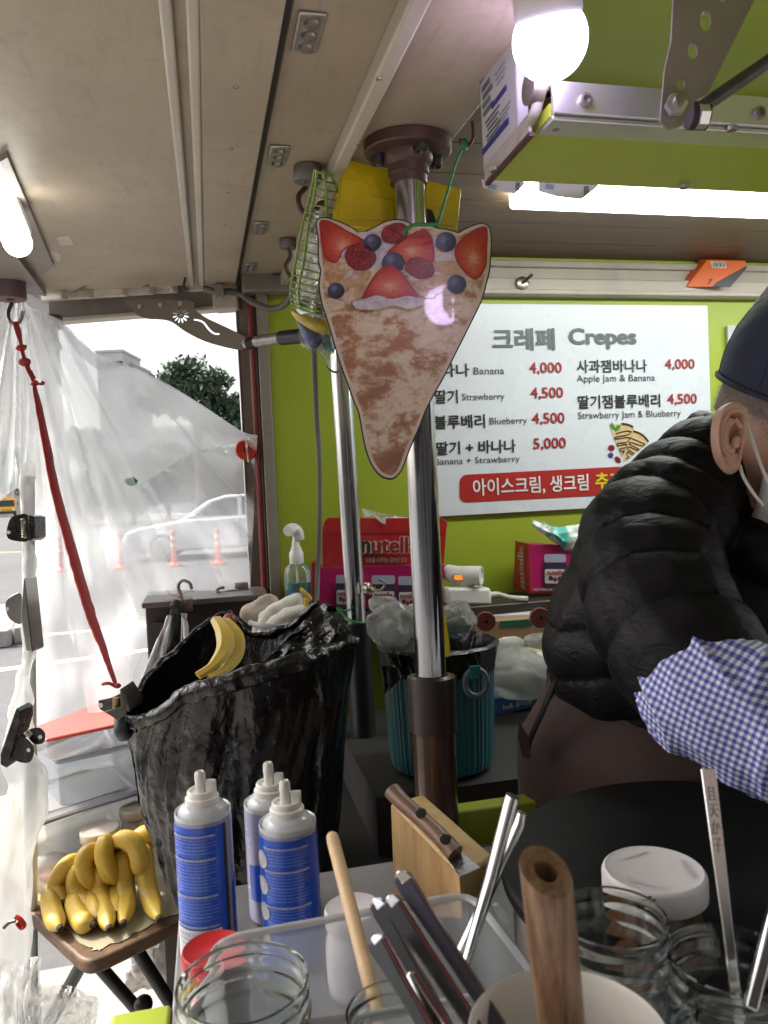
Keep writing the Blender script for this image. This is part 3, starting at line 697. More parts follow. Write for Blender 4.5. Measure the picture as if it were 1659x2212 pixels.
plate_holes(pd, [(1471, 182, 9, 13), (1497, 110, 11, 18), (1525, 45, 13, 22), (1560, -20, 15, 24)], .655, .003).build('plate', M_PLATE, hang, smooth=False)
MB().prism([at(x, y, .672) for x, y in ((1500, 215), (1530, 200), (1660, -60), (1630, -60), (1560, 90))], FW * .003).build('rear_plate', M_PLATE, hang, smooth=False)
MB().lathe(bt - FW * .012, [(.0095, 0), (.0095, .006), (.006, .0065)], 6, -FW).build('nut', M_ALU, hang, ang=25)
MB().lathe(bt - FW * .018, [(.005, 0), (.0045, .008)], 14, -FW).build('bolt_end', M_BOLT, hang)
MB().tube([at(1500, 244, .672), at(1530, 222, .672), at(1700, 106, .66)], [.0055, .0062, .0062], 12).build('rod', M_DKST, hang)
MB().lathe(at(1488, 250, .678), [(.012, 0), (.012, .016)], 14, RX).build('rod_end', M_DARK, hang)
MB().lathe(at(1507, 252, .672), [(.010, 0), (.010, .008)], 6, RX).build('end_nut', M_ALU, hang, ang=25)

# carton, folded bills of paper hanging from the shelf
for k in range(9):
    yy = .25 + k * .17
    if yy < YW - .05: MB().lathe(rp((XC0 + XC1) / 2 + .006 * (-1) ** k, yy, -.0245), [(.0032, 0), (.0028, .0012), (.001, .0016)], 10, -RN).build('rail_rivet', M_BOLT, stall)
    if yy < YE - .05: MB().lathe(rp(XB - .04, yy + .05, -.0205), [(.003, 0), (.0026, .0012), (.001, .0015)], 10, -RN).build('flap_rivet', M_BOLT, stall)
M_CARD = mat('white carton board', (.50, .50, .53), .5, var=.04)
M_BLUE = mat('blue print', (.025, .03, .20), .5); M_JARLG = mat('faint grey print', (.28, .28, .32), .5); M_GREYP = mat('grey print', (.12, .12, .14), .5)
bxh = .115; wb = .012
crt = thing('paper_carton', 'flattened white carton with blue print standing at the overhead shelf end', 'carton', (xL, (yF + yBk) / 2, SH + .012))
cc = Vector((xL - .002, (yF + yBk) / 2 + .03, SH + .012 + bxh / 2))
MB().box(cc, (wb, yBk - yF - .05, bxh)).build('box', M_CARD, crt, bevel=.002)
def side(y, z, w_, h_, m, nm): MB().box((cc.x - wb / 2 - .0006, cc.y + y, cc.z + z), (.0012, w_, h_)).build(nm, m, crt, smooth=False)
side(.01, -.038, .075, .006, M_BLUE, 'blue_stripe'); side(-.005, -.004, .04, .005, M_BLUE, 'blue_stripe'); side(.01, .042, .075, .012, M_BLUE, 'blue_stripe')
for k in range(5): side(.015, -.012 - k * .005, .04 - .006 * (k % 3), .0018, M_GREYP, 'print_line')
for k in range(4): side(.030 - .004 * (k % 2), .026 - k * .009, .022 + .005 * (k % 2), .005, M_GREYP, 'print_mark')
for k in range(3): side(-.012, .022 - k * .006, .03 - .005 * k, .002, M_JARLG, 'print_line')
for k in range(4): side(-.02 + .004 * k, -.022 - k * .004, .03, .0012, M_JARLG, 'print_line')
# dangling price slips behind the shelf
def slip(name, label, pts, d, txt, tp, tw, th):
    o = thing(name, label, 'price slip', at(*pts[0], d), 'price slips under the shelf')
    MB().prism([at(x, y, d) for x, y in pts], FW * .0012).build('paper', mat('slip paper', (.66, .66, .68), .6, var=.05), o, smooth=False)
    text(txt, at(*tp, d - .001), (at(tp[0], tp[1] - 20, d) - at(*tp, d)), (at(tp[0] - 20, tp[1], d) - at(*tp, d)), S(tw, d), S(th, d), M_GREYP, o, .02, lift=.001)
    MB().prism([at(pts[0][0] + x, pts[0][1] + y, d - .001) for x, y in ((16, 8), (34, 12), (31, 22), (13, 18))], FW * .0006).build('picture', mat('faded blue print', (.25, .38, .50), .6), o, smooth=False)
slip('price_slip', 'paper slip reading 000 poking out behind the shelf end', [(1040, 388), (1128, 388), (1134, 396), (1113, 418), (1044, 406)], .93, '000', (1118, 404), 18, 10)
slip('price_slip', 'paper slip reading 2000 in front of the ceiling light', [(1164, 388), (1296, 390), (1290, 404), (1256, 430), (1205, 424), (1164, 413)], .90, '2000', (1266, 415), 24, 12)

# ------------------------------------------------------------------ poles
def pole(name, label, top, bot, r_, floor):
    t = thing(name, label, 'pole', (bot.x, bot.y, floor)); return t
Zp = 1.0
pt = FL.copy(); pb = at(932, 1478, 1.005); pr = S(33, 1.0)
fp = thing('support_pole', 'chrome support pole with a brown ceiling flange behind the crepe sign', 'pole', (pb.x, pb.y, .92))
MB().tube([pt + Z3 * .0 - Z3 * .03, pb - Z3 * .03], pr, 40).build('chrome_tube', M_CHROME, fp)
fr_ = S(95, 1.0)
MB().lathe(pt - Z3 * .002, [(fr_, 0), (fr_, .012), (fr_ * .97, .014), (pr * 1.3, .014)], 48, -RN).build('flange', M_RUST, fp)
MB().lathe(pt - Z3 * .014, [(pr * 1.62, 0), (pr * 1.62, .012), (pr * 1.5, .015), (pr * 1.35, .018), (pr * 1.35, .028), (pr * 1.22, .030), (pr * 1.22, .040), (pr * 1.0, .041)], 40, -RN).build('flange_collar', M_RUST, fp)
for a in (80, 190, 350):
    e = Vector((math.cos(R(a)), -math.sin(R(a)), 0)); c = pt + e * fr_ * .70 - Z3 * .014
    MB().lathe(c, [(.0095, 0), (.0105, .002), (.0085, .003), (.0085, .014), (.006, .015), (.004, .009)], 18, -Z3).build('flange_bolt', M_DKST, fp)
M_SLV = mat('dark brown sleeve', (.05, .036, .032), .32, .3, var=.15, scale=20)
sd = (pt - pb).normalized(); sR = S(52, 1.0)
MB().lathe(pb + sd * .012, [(pr * 1.03, -.004), (pr * 1.12, 0), (pr * 1.3, -.003), (sR, -.002), (sR, -.012), (sR * .985, -.066), (sR * .99, -.072)], 40, sd, capb=False, capt=False).build('sleeve_collar', M_SLV, fp)
MB().lathe(pb - sd * .058, [(sR * .98, 0), (sR * .9, -.002), (sR * .88, -.16), (sR * .88, pb.z * -1 + .92 + .06)], 36, sd).build('lower_tube', mat('chocolate tube', (.075, .04, .028), .22, .2, var=.2, scale=6, Coat_Weight=.4), fp)
p2a, p2b = at(726, 640, 1.52), at(771, 1350, 1.52); r2 = S(21.5, 1.52)
bp = thing('support_pole', 'chrome support pole with black foot tied with green string', 'pole', (p2b.x, p2b.y, .92))
e2 = (p2a - p2b).normalized()
MB().tube([p2b - e2 * .02, p2b + e2 * .1, p2a + e2 * .16], r2, 36).build('chrome_tube', M_CHROME, bp)
M_BLKPL = mat('black plastic', (.012, .012, .013), .4, var=.2)
MB().lathe(p2b, [(r2 * 1.05, .002), (r2 * 1.5, .006), (r2 * 1.5, 0), (r2 * 1.42, -.03), (r2 * 1.25, -.05), (r2 * 1.22, -.42)], 32, e2).build('foot_sleeve', M_BLKPL, bp)
# green string round it
M_STR = mat('green twine', (.02, .20, .055), .5, var=.2, scale=200, bump=.4, bscale=400)
sp_ = thing('green_twine', 'green plastic string tied around the rear chrome pole', 'string', p2b)
u, v, n = basis(e2); ring = [p2b + e2 * (.010 + .006 * math.sin(a * 1.0 + 2.4)) + (u * math.cos(a) + v * math.sin(a)) * (r2 * 1.09) for a in [2 * math.pi * k / 28 for k in range(29)]]
MB().tube(ring, .0026, 8).build('loop', M_STR, sp_)
MB().tube(curve([at(735, 1325, 1.50), at(722, 1326, 1.49), at(742, 1320, 1.49), at(757, 1316, 1.485)], 5), .002, 8).build('tail', M_STR, sp_)
MB().tube(curve([at(740, 1318, 1.49), at(728, 1314, 1.49), at(748, 1334, 1.485)], 5), .002, 8).build('tail', M_STR, sp_)
# magnet hook on the rear pole
def hook_path(c, axis, down, r, n=14, a0=0, a1=250):
    return [Vector(c) + Vector(axis) * math.cos(R(a0 + (a1 - a0) * k / n)) * r + Vector(down) * math.sin(R(a0 + (a1 - a0) * k / n)) * r for k in range(n + 1)]
M_NICK = mat('nickel', (.46, .43, .37), .3, 1.0, var=.15, scale=60)
mh = thing('magnet_hook', 'small nickel magnet hook stuck on the rear chrome pole', 'hook', at(800, 1272, 1.49))
MB().lathe(at(788, 1272, 1.495), [(.011, 0), (.013, .002), (.013, .010), (.011, .012), (.005, .0125), (.005, .022)], 22, RX * .9 - FW * .4).build('magnet', M_NICK, mh)
MB().tube(curve([at(805, 1274, 1.482), at(820, 1275, 1.478), at(829, 1268, 1.478), at(828, 1256, 1.478), at(818, 1252, 1.478)], 5), .0024, 8).build('hook', M_NICK, mh)
# small hook wire behind the sign, on the rear pole
sw = thing('wire_hook', 'thin dark wire hook beside the rear pole, left of the sign', 'hook', at(715, 795, 1.42))
MB().tube(curve([at(706, 788, 1.42), at(712, 798, 1.42), at(724, 804, 1.42), at(736, 800, 1.44), at(742, 792, 1.48)], 5), .002, 7).build('wire', M_DKST, sw)

# ------------------------------------------------------------------ crepe sign
SD = .955
so = at(870, 760, SD)
_P = at(950, 668, SD); _B = at(1188, 88, .66); SN = ((EYEV - _P).normalized() + (_B - _P).normalized()).normalized()
SN = (SN * .85 - FW * .15).normalized()
def sg(x, y, k=0): return onP(*s1(x, y), so + SN * .0004 * k, SN)
outline = [(20, 55), (60, 38), (110, 42), (200, 72), (300, 120), (362, 160), (430, 140), (500, 105), (570, 70), (640, 55), (700, 58), (760, 78), (790, 96), (850, 92), (930, 100), (990, 124), (1060, 132), (1130, 150), (1160, 158), (1210, 130), (1280, 100), (1340, 85), (1390, 100), (1414, 150), (1420, 250), (1412, 370), (1405, 460), (1380, 560), (1345, 690), (1270, 850), (1195, 1000), (1120, 1150), (1040, 1310), (960, 1450), (890, 1590), (840, 1720), (790, 1830), (750, 1930), (720, 2010), (690, 2080), (640, 2130), (590, 2135), (530, 2110), (470, 2040), (430, 1950), (400, 1840), (375, 1700), (355, 1600), (320, 1520), (275, 1390), (225, 1260), (180, 1120), (145, 1000), (110, 880), (70, 760), (45, 650), (38, 560), (50, 460), (35, 400), (30, 300), (30, 200), (14, 110)]
oc = [(p.x, p.y) for p in curve([Vector((a, c, 0)) for a, c in outline], 3, True)]
cxm, cym = 700, 900
def inset(pts, k):                                     # move each outline point inward by k
    n = len(pts); out = []
    for i in range(n):
        a, c = Vector(pts[i - 1]), Vector(pts[(i + 1) % n]); t = (c - a).normalized(); out.append((pts[i][0] - t.y * k, pts[i][1] + t.x * k))
    return out
sign = thing('crepe_sign', 'cone shaped printed crepe sign with berries hanging in front of the pole', 'sign', so)
def flat(pts, k, m, nm, th=.0004, parent=sign, sm=False):
    bm = bmesh.new(); vv = [bm.verts.new((x, y, 0)) for x, y in pts]; ed = [bm.edges.new((vv[i], vv[(i + 1) % len(vv)])) for i in range(len(vv))]
    bmesh.ops.triangle_fill(bm, use_beauty=True, use_dissolve=False, edges=ed); bm.verts.index_update()
    fr = [sg(v.co.x, v.co.y, k) for v in bm.verts]; fs = [tuple(v.index for v in f.verts) for f in bm.faces]
    be = [(e.verts[0].index, e.verts[1].index) for e in bm.edges if len(e.link_faces) == 1]; bm.free(); n = len(fr); d = -SN * th
    b = MB().add(fr + [p + d for p in fr], fs + [tuple(i + n for i in reversed(f)) for f in fs] + [(a, c, c + n, a + n) for a, c in be])
    return b.build(nm, m, parent, smooth=False)
GL = dict(Coat_Weight=.7, Coat_Roughness=.05)
flat(inset(oc, -9), 0, mat('sign dark edge', (.02, .013, .012), .5), 'board', .005)
flat(inset(oc, 2), 1, mat('sign cream border', (.66, .56, .45), .3, var=.06, scale=60, **GL), 'border', .0008)
def crepe_mat():
    b = NB('printed crepe'); co = b.co('Object', (1, 1, 1)); cw = b.co('Object', (1, 1, 1.5), (0, R(-20), 0))
    n1 = b.noise(cw, 25, 6, .60, .45); n2 = b.noise(co, 210, 5, .7, .4); n3 = b.noise(co, 8, 3, .5); n4 = b.noise(cw, 85, 5, .65, .8); sz = b.n('SeparateXYZ'); b.l(b.co(), sz.inputs[0])
    low = b.math('MULTIPLY', b.math('SUBTRACT', .235, sz.outputs[2]), 3.6, True)
    m1 = b.math('ADD', b.math('MULTIPLY', n1, .75), b.math('MULTIPLY', n4, .25))
    pale = b.ramp(m1, [(.42, (.40, .18, .085)), (.47, (.50, .28, .15)), (.500, (.66, .50, .35)), (.58, (.74, .63, .49))])
    brn = b.ramp(m1, [(.42, (.20, .090, .070)), (.50, (.29, .145, .11)), (.52, (.40, .25, .19)), (.54, (.60, .48, .39))])
    f = b.math('ADD', b.math('MULTIPLY', b.math('SUBTRACT', n3, .5), 1.6), b.math('MULTIPLY', low, .9), True)
    c = b.mix(f, pale, brn)
    c = b.mix(b.math('MULTIPLY', b.ramp(n2, [(.54, (0, 0, 0)), (.66, (1, 1, 1))]), .4), c, (.34, .14, .06))
    b.bsdf(c, .35); b.p.inputs['Coat Weight'].default_value = .8; b.p.inputs['Coat Roughness'].default_value = .05
    b.bump(b.noise(co, 300, 2), .04, .0006); return b.m
flat(inset(oc, 27), 2, crepe_mat(), 'crepe_print')
def fruit(name, c0, c1, scale, streak=None, dots=None):
    b = NB(name); co = b.co(); n = b.noise(co, scale, 4, .6, .4)
    c = b.ramp(n, [(.3, c0), (.7, c1)])
    if dots:
        vo = b.n('TexVoronoi'); vo.inputs['Scale'].default_value = dots[0]; b.l(co, vo.inputs['Vector'])
        c = b.mix(b.ramp(vo.outputs['Distance'], [(dots[1], (1, 1, 1)), (dots[1] + .12, (0, 0, 0))]), c, dots[2])
    b.bsdf(c, .3); b.p.inputs['Coat Weight'].default_value = .7; b.p.inputs['Coat Roughness'].default_value = .06; return b.m
def coat(b): b.p.inputs['Coat Weight'].default_value = .8; b.p.inputs['Coat Roughness'].default_value = .05; return b.m
def radial(b, cx, cz):
    g = b.n('TexCoord'); s_ = b.n('SeparateXYZ'); b.l(g.outputs['Generated'], s_.inputs[0])
    dx = b.math('SUBTRACT', s_.outputs[0], cx); dz = b.math('SUBTRACT', s_.outputs[2], cz)
    return b.math('SQRT', b.math('ADD', b.math('MULTIPLY', dx, dx), b.math('MULTIPLY', dz, dz))), dx, dz
def straw_mat():
    b = NB('strawberry flesh'); r_, dx, dz = radial(b, .5, .38); an = b.math('ARCTAN2', dx, dz); st = b.n('TexNoise'); cmb = b.n('CombineXYZ'); b.l(b.math('MULTIPLY', an, 6.0), cmb.inputs[0]); b.l(b.math('MULTIPLY', r_, 2.0), cmb.inputs[1]); b.l(cmb.outputs[0], st.inputs['Vector']); st.inputs['Scale'].default_value = 1.6; st.inputs['Detail'].default_value = 4
    f = b.math('ADD', r_, b.math('MULTIPLY', b.math('SUBTRACT', st.outputs['Fac'], .5), .5)); f = b.math('ADD', f, b.math('MULTIPLY', b.math('SUBTRACT', b.noise(b.co(), 160, 4), .5), .2))
    b.bsdf(b.ramp(f, [(.04, (.66, .34, .24)), (.16, (.60, .14, .075)), (.36, (.50, .05, .026)), (.55, (.38, .022, .016))]), .35); return coat(b)
def rasp_mat():
    b = NB('raspberry'); r_, dx, dz = radial(b, .45, .55); vo = b.n('TexVoronoi'); vo.inputs['Scale'].default_value = 330; b.l(b.co(), vo.inputs['Vector'])
    c = b.ramp(vo.outputs['Distance'], [(.0, (.55, .10, .085)), (.25, (.36, .022, .026)), (.6, (.17, .008, .012))]); c = b.mix(b.ramp(r_, [(.3, (0, 0, 0)), (.55, (1, 1, 1))]), c, (.16, .010, .014)); b.bsdf(c, .35); return coat(b)
def blueb_mat():
    b = NB('blueberry'); r_, dx, dz = radial(b, .38, .66); n = b.noise(b.co(), 120, 4)
    b.bsdf(b.ramp(b.math('ADD', r_, b.math('MULTIPLY', b.math('SUBTRACT', n, .5), .25)), [(.05, (.15, .17, .27)), (.25, (.055, .065, .13)), (.55, (.012, .013, .034))]), .35); return coat(b)
M_STRAW = straw_mat(); M_RASP = rasp_mat(); M_BLUEB = blueb_mat()
M_SEDGE = fruit('strawberry skin', (.30, .010, .010), (.42, .02, .015), 90, dots=(240, .12, (.08, .005, .004)))
M_RASPD = fruit('raspberry hollow', (.13, .006, .008), (.20, .010, .012), 60); M_BLUEH = fruit('blueberry bloom', (.03, .036, .07), (.05, .06, .10), 60)
M_CREAMW = fruit('whipped cream', (.40, .33, .40), (.74, .68, .70), 110)
M_CREAMY = fruit('crumbled cream', (.50, .33, .17), (.74, .66, .54), 150)
M_TOAST = fruit('toasted crepe fold', (.40, .18, .06), (.64, .46, .27), 95)
def smooth2(pts, n=4): return [(p.x, p.y) for p in curve([Vector((a, c, 0)) for a, c in pts], n, True)]
def ell(cx, cy_, a, c, rot=0, n=26, wob=0, seed=0):
    rnd = random.Random(seed); o = []
    for k in range(n):
        t = 2 * math.pi * k / n; q = 1 + (wob * rnd.uniform(-1, 1) if wob else 0); x, y = a * math.cos(t) * q, c * math.sin(t) * q
        o.append((cx + x * math.cos(rot) - y * math.sin(rot), cy_ + x * math.sin(rot) + y * math.cos(rot)))
    return o
flat(ell(560, 300, 380, 150, .1, 40, .08, 2), 3, M_CREAMW, 'cream_print'); flat(ell(1010, 340, 190, 130, .1, 40, .1, 4), 3, M_CREAMW, 'cream_print')
flat(smooth2([(80, 400), (180, 390), (300, 440), (450, 470), (420, 560), (380, 660), (330, 700), (200, 640), (110, 560), (85, 480)]), 4, M_TOAST, 'crepe_fold')
flat(smooth2([(780, 560), (860, 520), (980, 500), (1080, 500), (1120, 560), (1060, 620), (940, 660), (830, 600)]), 4, M_TOAST, 'crepe_fold')
flat(smooth2([(960, 400), (1080, 380), (1200, 410), (1220, 470), (1120, 500), (1000, 470)]), 4, M_TOAST, 'crepe_fold')
flat(ell(240, 400, 60, 55, 0, 24, .25, 5), 5, M_CREAMY, 'crumb'); flat(ell(270, 680, 50, 45, 0, 24, .25, 6), 5, M_CREAMY, 'crumb'); flat(ell(800, 520, 60, 34, -.3, 24, .25, 7), 5, M_CREAMY, 'crumb'); flat(ell(900, 650, 70, 34, .3, 24, .25, 8), 5, M_CREAMY, 'crumb'); flat(ell(1200, 560, 80, 60, 0, 24, .2, 9), 4, M_CREAMY, 'crumb')
rnd_c = random.Random(12)
for k in range(16):
    x, y = rnd_c.choice([(180, 430), (330, 520), (300, 620), (520, 330), (760, 480), (880, 600), (1000, 430), (1100, 620), (1240, 600), (980, 300), (700, 120), (1080, 400)])
    flat(ell(x + rnd_c.uniform(-60, 60), y + rnd_c.uniform(-30, 30), rnd_c.uniform(18, 48), rnd_c.uniform(10, 26), rnd_c.uniform(-.7, .7), 18, .3, k), 5.1 + k * .05, [M_CREAMY, M_CREAMW, M_TOAST][k % 3], 'crumb')
def strawberry(pts, core, k=6):
    f = flat(smooth2(pts, 4), k, M_SEDGE, 'strawberry')
    cx_, cy2 = sum(p[0] for p in pts) / len(pts), sum(p[1] for p in pts) / len(pts)
    flat(smooth2([(cx_ + (x - cx_) * .88, cy2 + (y - cy2) * .93) for x, y in pts], 4), k + 1, M_STRAW, 'flesh', parent=f)
strawberry([(38, 70), (70, 52), (140, 70), (260, 140), (400, 220), (300, 260), (230, 300), (190, 380), (150, 400), (80, 360), (50, 240), (40, 140)], (10, 20))
strawberry([(1385, 110), (1395, 170), (1390, 300), (1380, 430), (1310, 530), (1230, 500), (1140, 380), (1130, 280), (1180, 210), (1270, 140), (1340, 108)], (20, 20))
strawberry([(870, 130), (910, 140), (945, 200), (965, 300), (960, 390), (900, 400), (760, 410), (700, 400), (580, 330), (640, 260), (740, 190), (810, 150)], (10, 20))
strawberry([(600, 415), (640, 425), (700, 480), (770, 570), (835, 672), (700, 690), (600, 690), (480, 690), (385, 690), (420, 600), (480, 500), (550, 430)], (0, 20), 12)
def raspberry(cx, cy_, a, c, rot, hx, hy, k=9):
    f = flat(ell(cx, cy_, a, c, rot, 30, .03, int(cx)), k, M_RASP, 'raspberry')
    flat(ell(cx + hx, cy_ + hy, a * .33, c * .26, rot + .5), k + 1, M_RASPD, 'hollow', parent=f)
raspberry(368, 352, 126, 108, .2, 30, -20); raspberry(645, 160, 112, 82, -.35, 0, -30); raspberry(848, 440, 122, 84, .25, 60, 10)
def blueberry(cx, cy_, r_, k=9, hx=-.2, hy=-.2):
    f = flat(ell(cx, cy_, r_, r_ * .95), k, M_BLUEB, 'blueberry')
    flat(ell(cx + .15 * r_, cy_ + .1 * r_, r_ * .3, r_ * .22, .5, 12, .25, int(cx)), k + 1, M_BLUEH, 'crown_mark', parent=f)
blueberry(465, 235, 72); blueberry(632, 400, 92, 9, -.3, -.3); blueberry(1058, 230, 84); blueberry(1144, 572, 78); blueberry(170, 625, 68)
flat(smooth2([(310, 712), (400, 690), (500, 662), (620, 690), (740, 668), (850, 690), (862, 735), (760, 770), (640, 742), (520, 770), (400, 775), (330, 765)], 5), 16, M_CREAMW, 'cream_band')
# green wire from a roof ring down to the sign
ww = thing('green_wire', 'dark green wire tying the sign to a roof ring', 'wire', at(880, 500, SD))
MB().tube(curve([at(1000, 318, .94), at(985, 350, .94), at(962, 430, .945), at(945, 488, .945), at(948, 470, .95)], 6), .0019, 8).build('strand', M_STR, ww)
MB().tube(curve([at(948, 484, .945), at(925, 485, .94), at(895, 486, .94), at(878, 495, .94), at(872, 505, .945)], 6), .0024, 8).build('strand', M_STR, ww)
MB().ball(at(1003, 312, .94), .0048, 10, 7, sc=(1, 1, 1.6)).build('knot', M_STR, ww)
rh = thing('roof_ring', 'small dark ring hook in the roof edge holding the green wire', 'hook', at(1006, 300, .94))
MB().tube(curve([at(994, 300, .94), at(998, 314, .94), at(1010, 316, .94), at(1020, 304, .94), at(1022, 285, .94), at(1020, 262, .94)], 5), .002, 8).build('ring', M_RUST, rh)
# ------------------------------------------------------------------ menu board and wall things
M_BOARD = mat('menu board white', (.68, .70, .76), .28, var=.015, scale=3)
M_TX = mat('black lettering', (.028, .025, .027), .4); M_TG = mat('grey lettering', (.10, .11, .11), .4); M_TR = mat('red lettering', (.34, .02, .025), .4)
M_BAN = mat('red banner print', (.42, .025, .022), .35, var=.04); M_TW = mat('white lettering', (.72, .70, .70), .4); M_TY = mat('yellow lettering', (.75, .55, .03), .4)
YB = YW - .012
bw = [onY(x, y, YB) for x, y in ((905, 656), (1527, 658), (1546, 1082), (935, 1118))]
bz0 = (bw[2].z + bw[3].z) / 2; bz1 = (bw[0].z + bw[1].z) / 2; bx0_, bx1_ = onY(918, 900, YB).x, onY(1536, 880, YB).x
mb = thing('menu_board', 'white crepe menu board with prices on the lime green wall', 'menu board', ((bx0_ + bx1_) / 2, YB, bz0))
MB().box(((bx0_ + bx1_) / 2, YB + .005, (bz0 + bz1) / 2), (bx1_ - bx0_, .008, bz1 - bz0)).build('board', M_BOARD, mb, bevel=.001)
def wtext(body, cx, cy_, w_, h_, m, bold=.0, parent=mb, Y=YB, lift=.0012, nm='lettering'):
    a, c = onY(cx - w_ / 2, cy_, Y), onY(cx + w_ / 2, cy_, Y); d, e = onY(cx, cy_ - h_ / 2, Y), onY(cx, cy_ + h_ / 2, Y)
    return text(body, onY(cx, cy_, Y), X3, Z3, c.x - a.x, d.z - e.z, m, parent, bold, nm, lift)
wtext('크레페', 1131, 733, 136, 49, M_TG, .035); wtext('Crepes', 1302, 732, 147, 46, M_TG, .04)
wtext('바나나', 968, 800, 92, 29, M_TX, .022); wtext('Banana', 1056, 801, 66, 15, M_TX, .004); wtext('4,000', 1178, 796, 71, 27, M_TR, .022)
wtext('딸기', 964, 857, 50, 30, M_TX, .022); wtext('Strawberry', 1044, 859, 92, 19, M_TX, .004); wtext('4,500', 1181, 850, 71, 27, M_TR, .022)
wtext('블루베리', 993, 911, 110, 30, M_TX, .022); wtext('Blueberry', 1098, 911, 81, 19, M_TX, .004); wtext('4,500', 1184, 905, 71, 27, M_TR, .022)
wtext('딸기 + 바나나', 1029, 966, 172, 29, M_TX, .022); wtext('5,000', 1187, 959, 71, 27, M_TR, .022); wtext('Banana + Strawberry', 1032, 996, 184, 18, M_TX, .004)
wtext('사과잼바나나', 1322, 791, 152, 28, M_TX, .022); wtext('4,000', 1468, 788, 65, 25, M_TR, .022); wtext('Apple Jam & Banana', 1331, 819, 169, 19, M_TX, .004)
wtext('딸기잼블루베리', 1338, 867, 178, 29, M_TX, .022); wtext('4,500', 1473, 863, 64, 25, M_TR, .022); wtext('Strawberry Jam & Blueberry', 1361, 897, 222, 19, M_TX, .004)
def wpoly(pts, m, nm, k=1, parent=mb, Y=YB): return MB().prism([onY(x, y, Y - .0005 * k) for x, y in pts], (0, .0003, 0)).build(nm, m, parent, smooth=False)
def rrect(x0, y0, x1, y1, r_, sl=0):
    o = []
    for cx, cy_, a0 in ((x1 - r_, y0 + r_, -90), (x1 - r_, y1 - r_, 0), (x0 + r_, y1 - r_, 90), (x0 + r_, y0 + r_, 180)):
        for k in range(6):
            a = R(a0 + 18 * k); x = cx + r_ * math.cos(a); o.append((x, cy_ + r_ * math.sin(a) + sl * (x - x0)))
    return o
wpoly(rrect(993, 1026, 1530, 1086, 16, -.052), M_BAN, 'banner')
wtext('아이스크림, 생크림', 1148, 1048, 250, 38, M_TW, .02, Y=YB - .001); wtext('추가', 1316, 1038, 62, 36, M_TY, .03, Y=YB - .001)
# printed crepe picture
M_CRP = fruit('printed folded crepe', (.62, .42, .19), (.70, .54, .30), 60); M_CHO = mat('printed chocolate', (.05, .022, .012), .4); M_MINT = mat('printed mint', (.06, .26, .04), .4)
def s2p(l): return [s2(*q) for q in l]
wpoly(s2p([(200, 1160), (290, 1140), (385, 1160), (395, 1190), (310, 1395), (300, 1410)]), M_CRP, 'crepe_picture', 1)
wpoly(s2p([(390, 1195), (470, 1225), (510, 1290), (330, 1440), (312, 1440), (345, 1310)]), M_CRP, 'crepe_picture', 2)
def zig(pts, d, nm='chocolate_swirl'):
    MB().tube(curve([onY(*s2(*q), YB - .002) for q in pts], 4), d, 5).build(nm, M_CHO, mb)
zig([(250, 1222), (330, 1200), (372, 1205), (345, 1230), (255, 1245), (250, 1262), (340, 1250), (365, 1258), (330, 1290), (270, 1295), (270, 1315), (335, 1305), (330, 1330), (285, 1340), (290, 1360), (318, 1355), (305, 1385)], .0012)
zig([(370, 1255), (440, 1285), (480, 1305), (450, 1315), (370, 1290), (362, 1305), (430, 1340), (420, 1352), (355, 1325), (350, 1345), (390, 1375), (380, 1385), (345, 1365), (340, 1390), (355, 1410), (330, 1420)], .0012)
zig([(300, 1142), (350, 1148), (388, 1168)], .0022); zig([(392, 1200), (450, 1222), (500, 1270), (508, 1285)], .0022)
wpoly(s2p([(212, 1140), (222, 1130), (240, 1160), (240, 1195), (215, 1180), (206, 1158)]), M_MINT, 'mint_leaf', 3); wpoly(s2p([(240, 1180), (262, 1155), (290, 1155), (280, 1185), (250, 1205)]), M_MINT, 'mint_leaf', 4)
wpoly(s2p(ell(216, 1335, 27, 24)), M_RASP, 'raspberry_picture', 2); wpoly(s2p(ell(211, 1392, 21, 21)), mat('printed blueberry', (.03, .04, .22), .4), 'blueberry_picture', 2)
wpoly(s2p([(240, 1410), (262, 1400), (288, 1420), (292, 1448), (275, 1454), (250, 1440)]), M_RASP, 'strawberry_picture', 2)
# blank white card and torn note by the cap
wc = thing('white_card', 'blank white card on the green wall beside the cap', 'card', onY(1600, 860, YB))
a, c = onY(1572, 703, YB), onY(1760, 900, YB)
MB().box(((a.x + c.x) / 2, YB + .004, (a.z + c.z) / 2), (c.x - a.x, .008, a.z - c.z)).build('card', M_CARD, wc)
nt_ = thing('paper_note', 'crooked paper note with red mark hanging above the cap', 'note', at(1650, 680, 1.3))
MB().prism([at(x, y, 1.3) for x, y in ((1671, 600), (1606, 686), (1614, 694), (1632, 690), (1720, 700), (1740, 640))], FW * .001).build('paper', M_CARD, nt_, smooth=False)
MB().prism([at(x, y, 1.298) for x, y in ((1629, 676), (1645, 672), (1650, 683), (1636, 686))], FW * .0005).build('red_mark', M_TR, nt_, smooth=False)
text('D', at(1658, 664, 1.298), RX, UP, S(10, 1.3), S(14, 1.3), M_TX, nt_, 0)
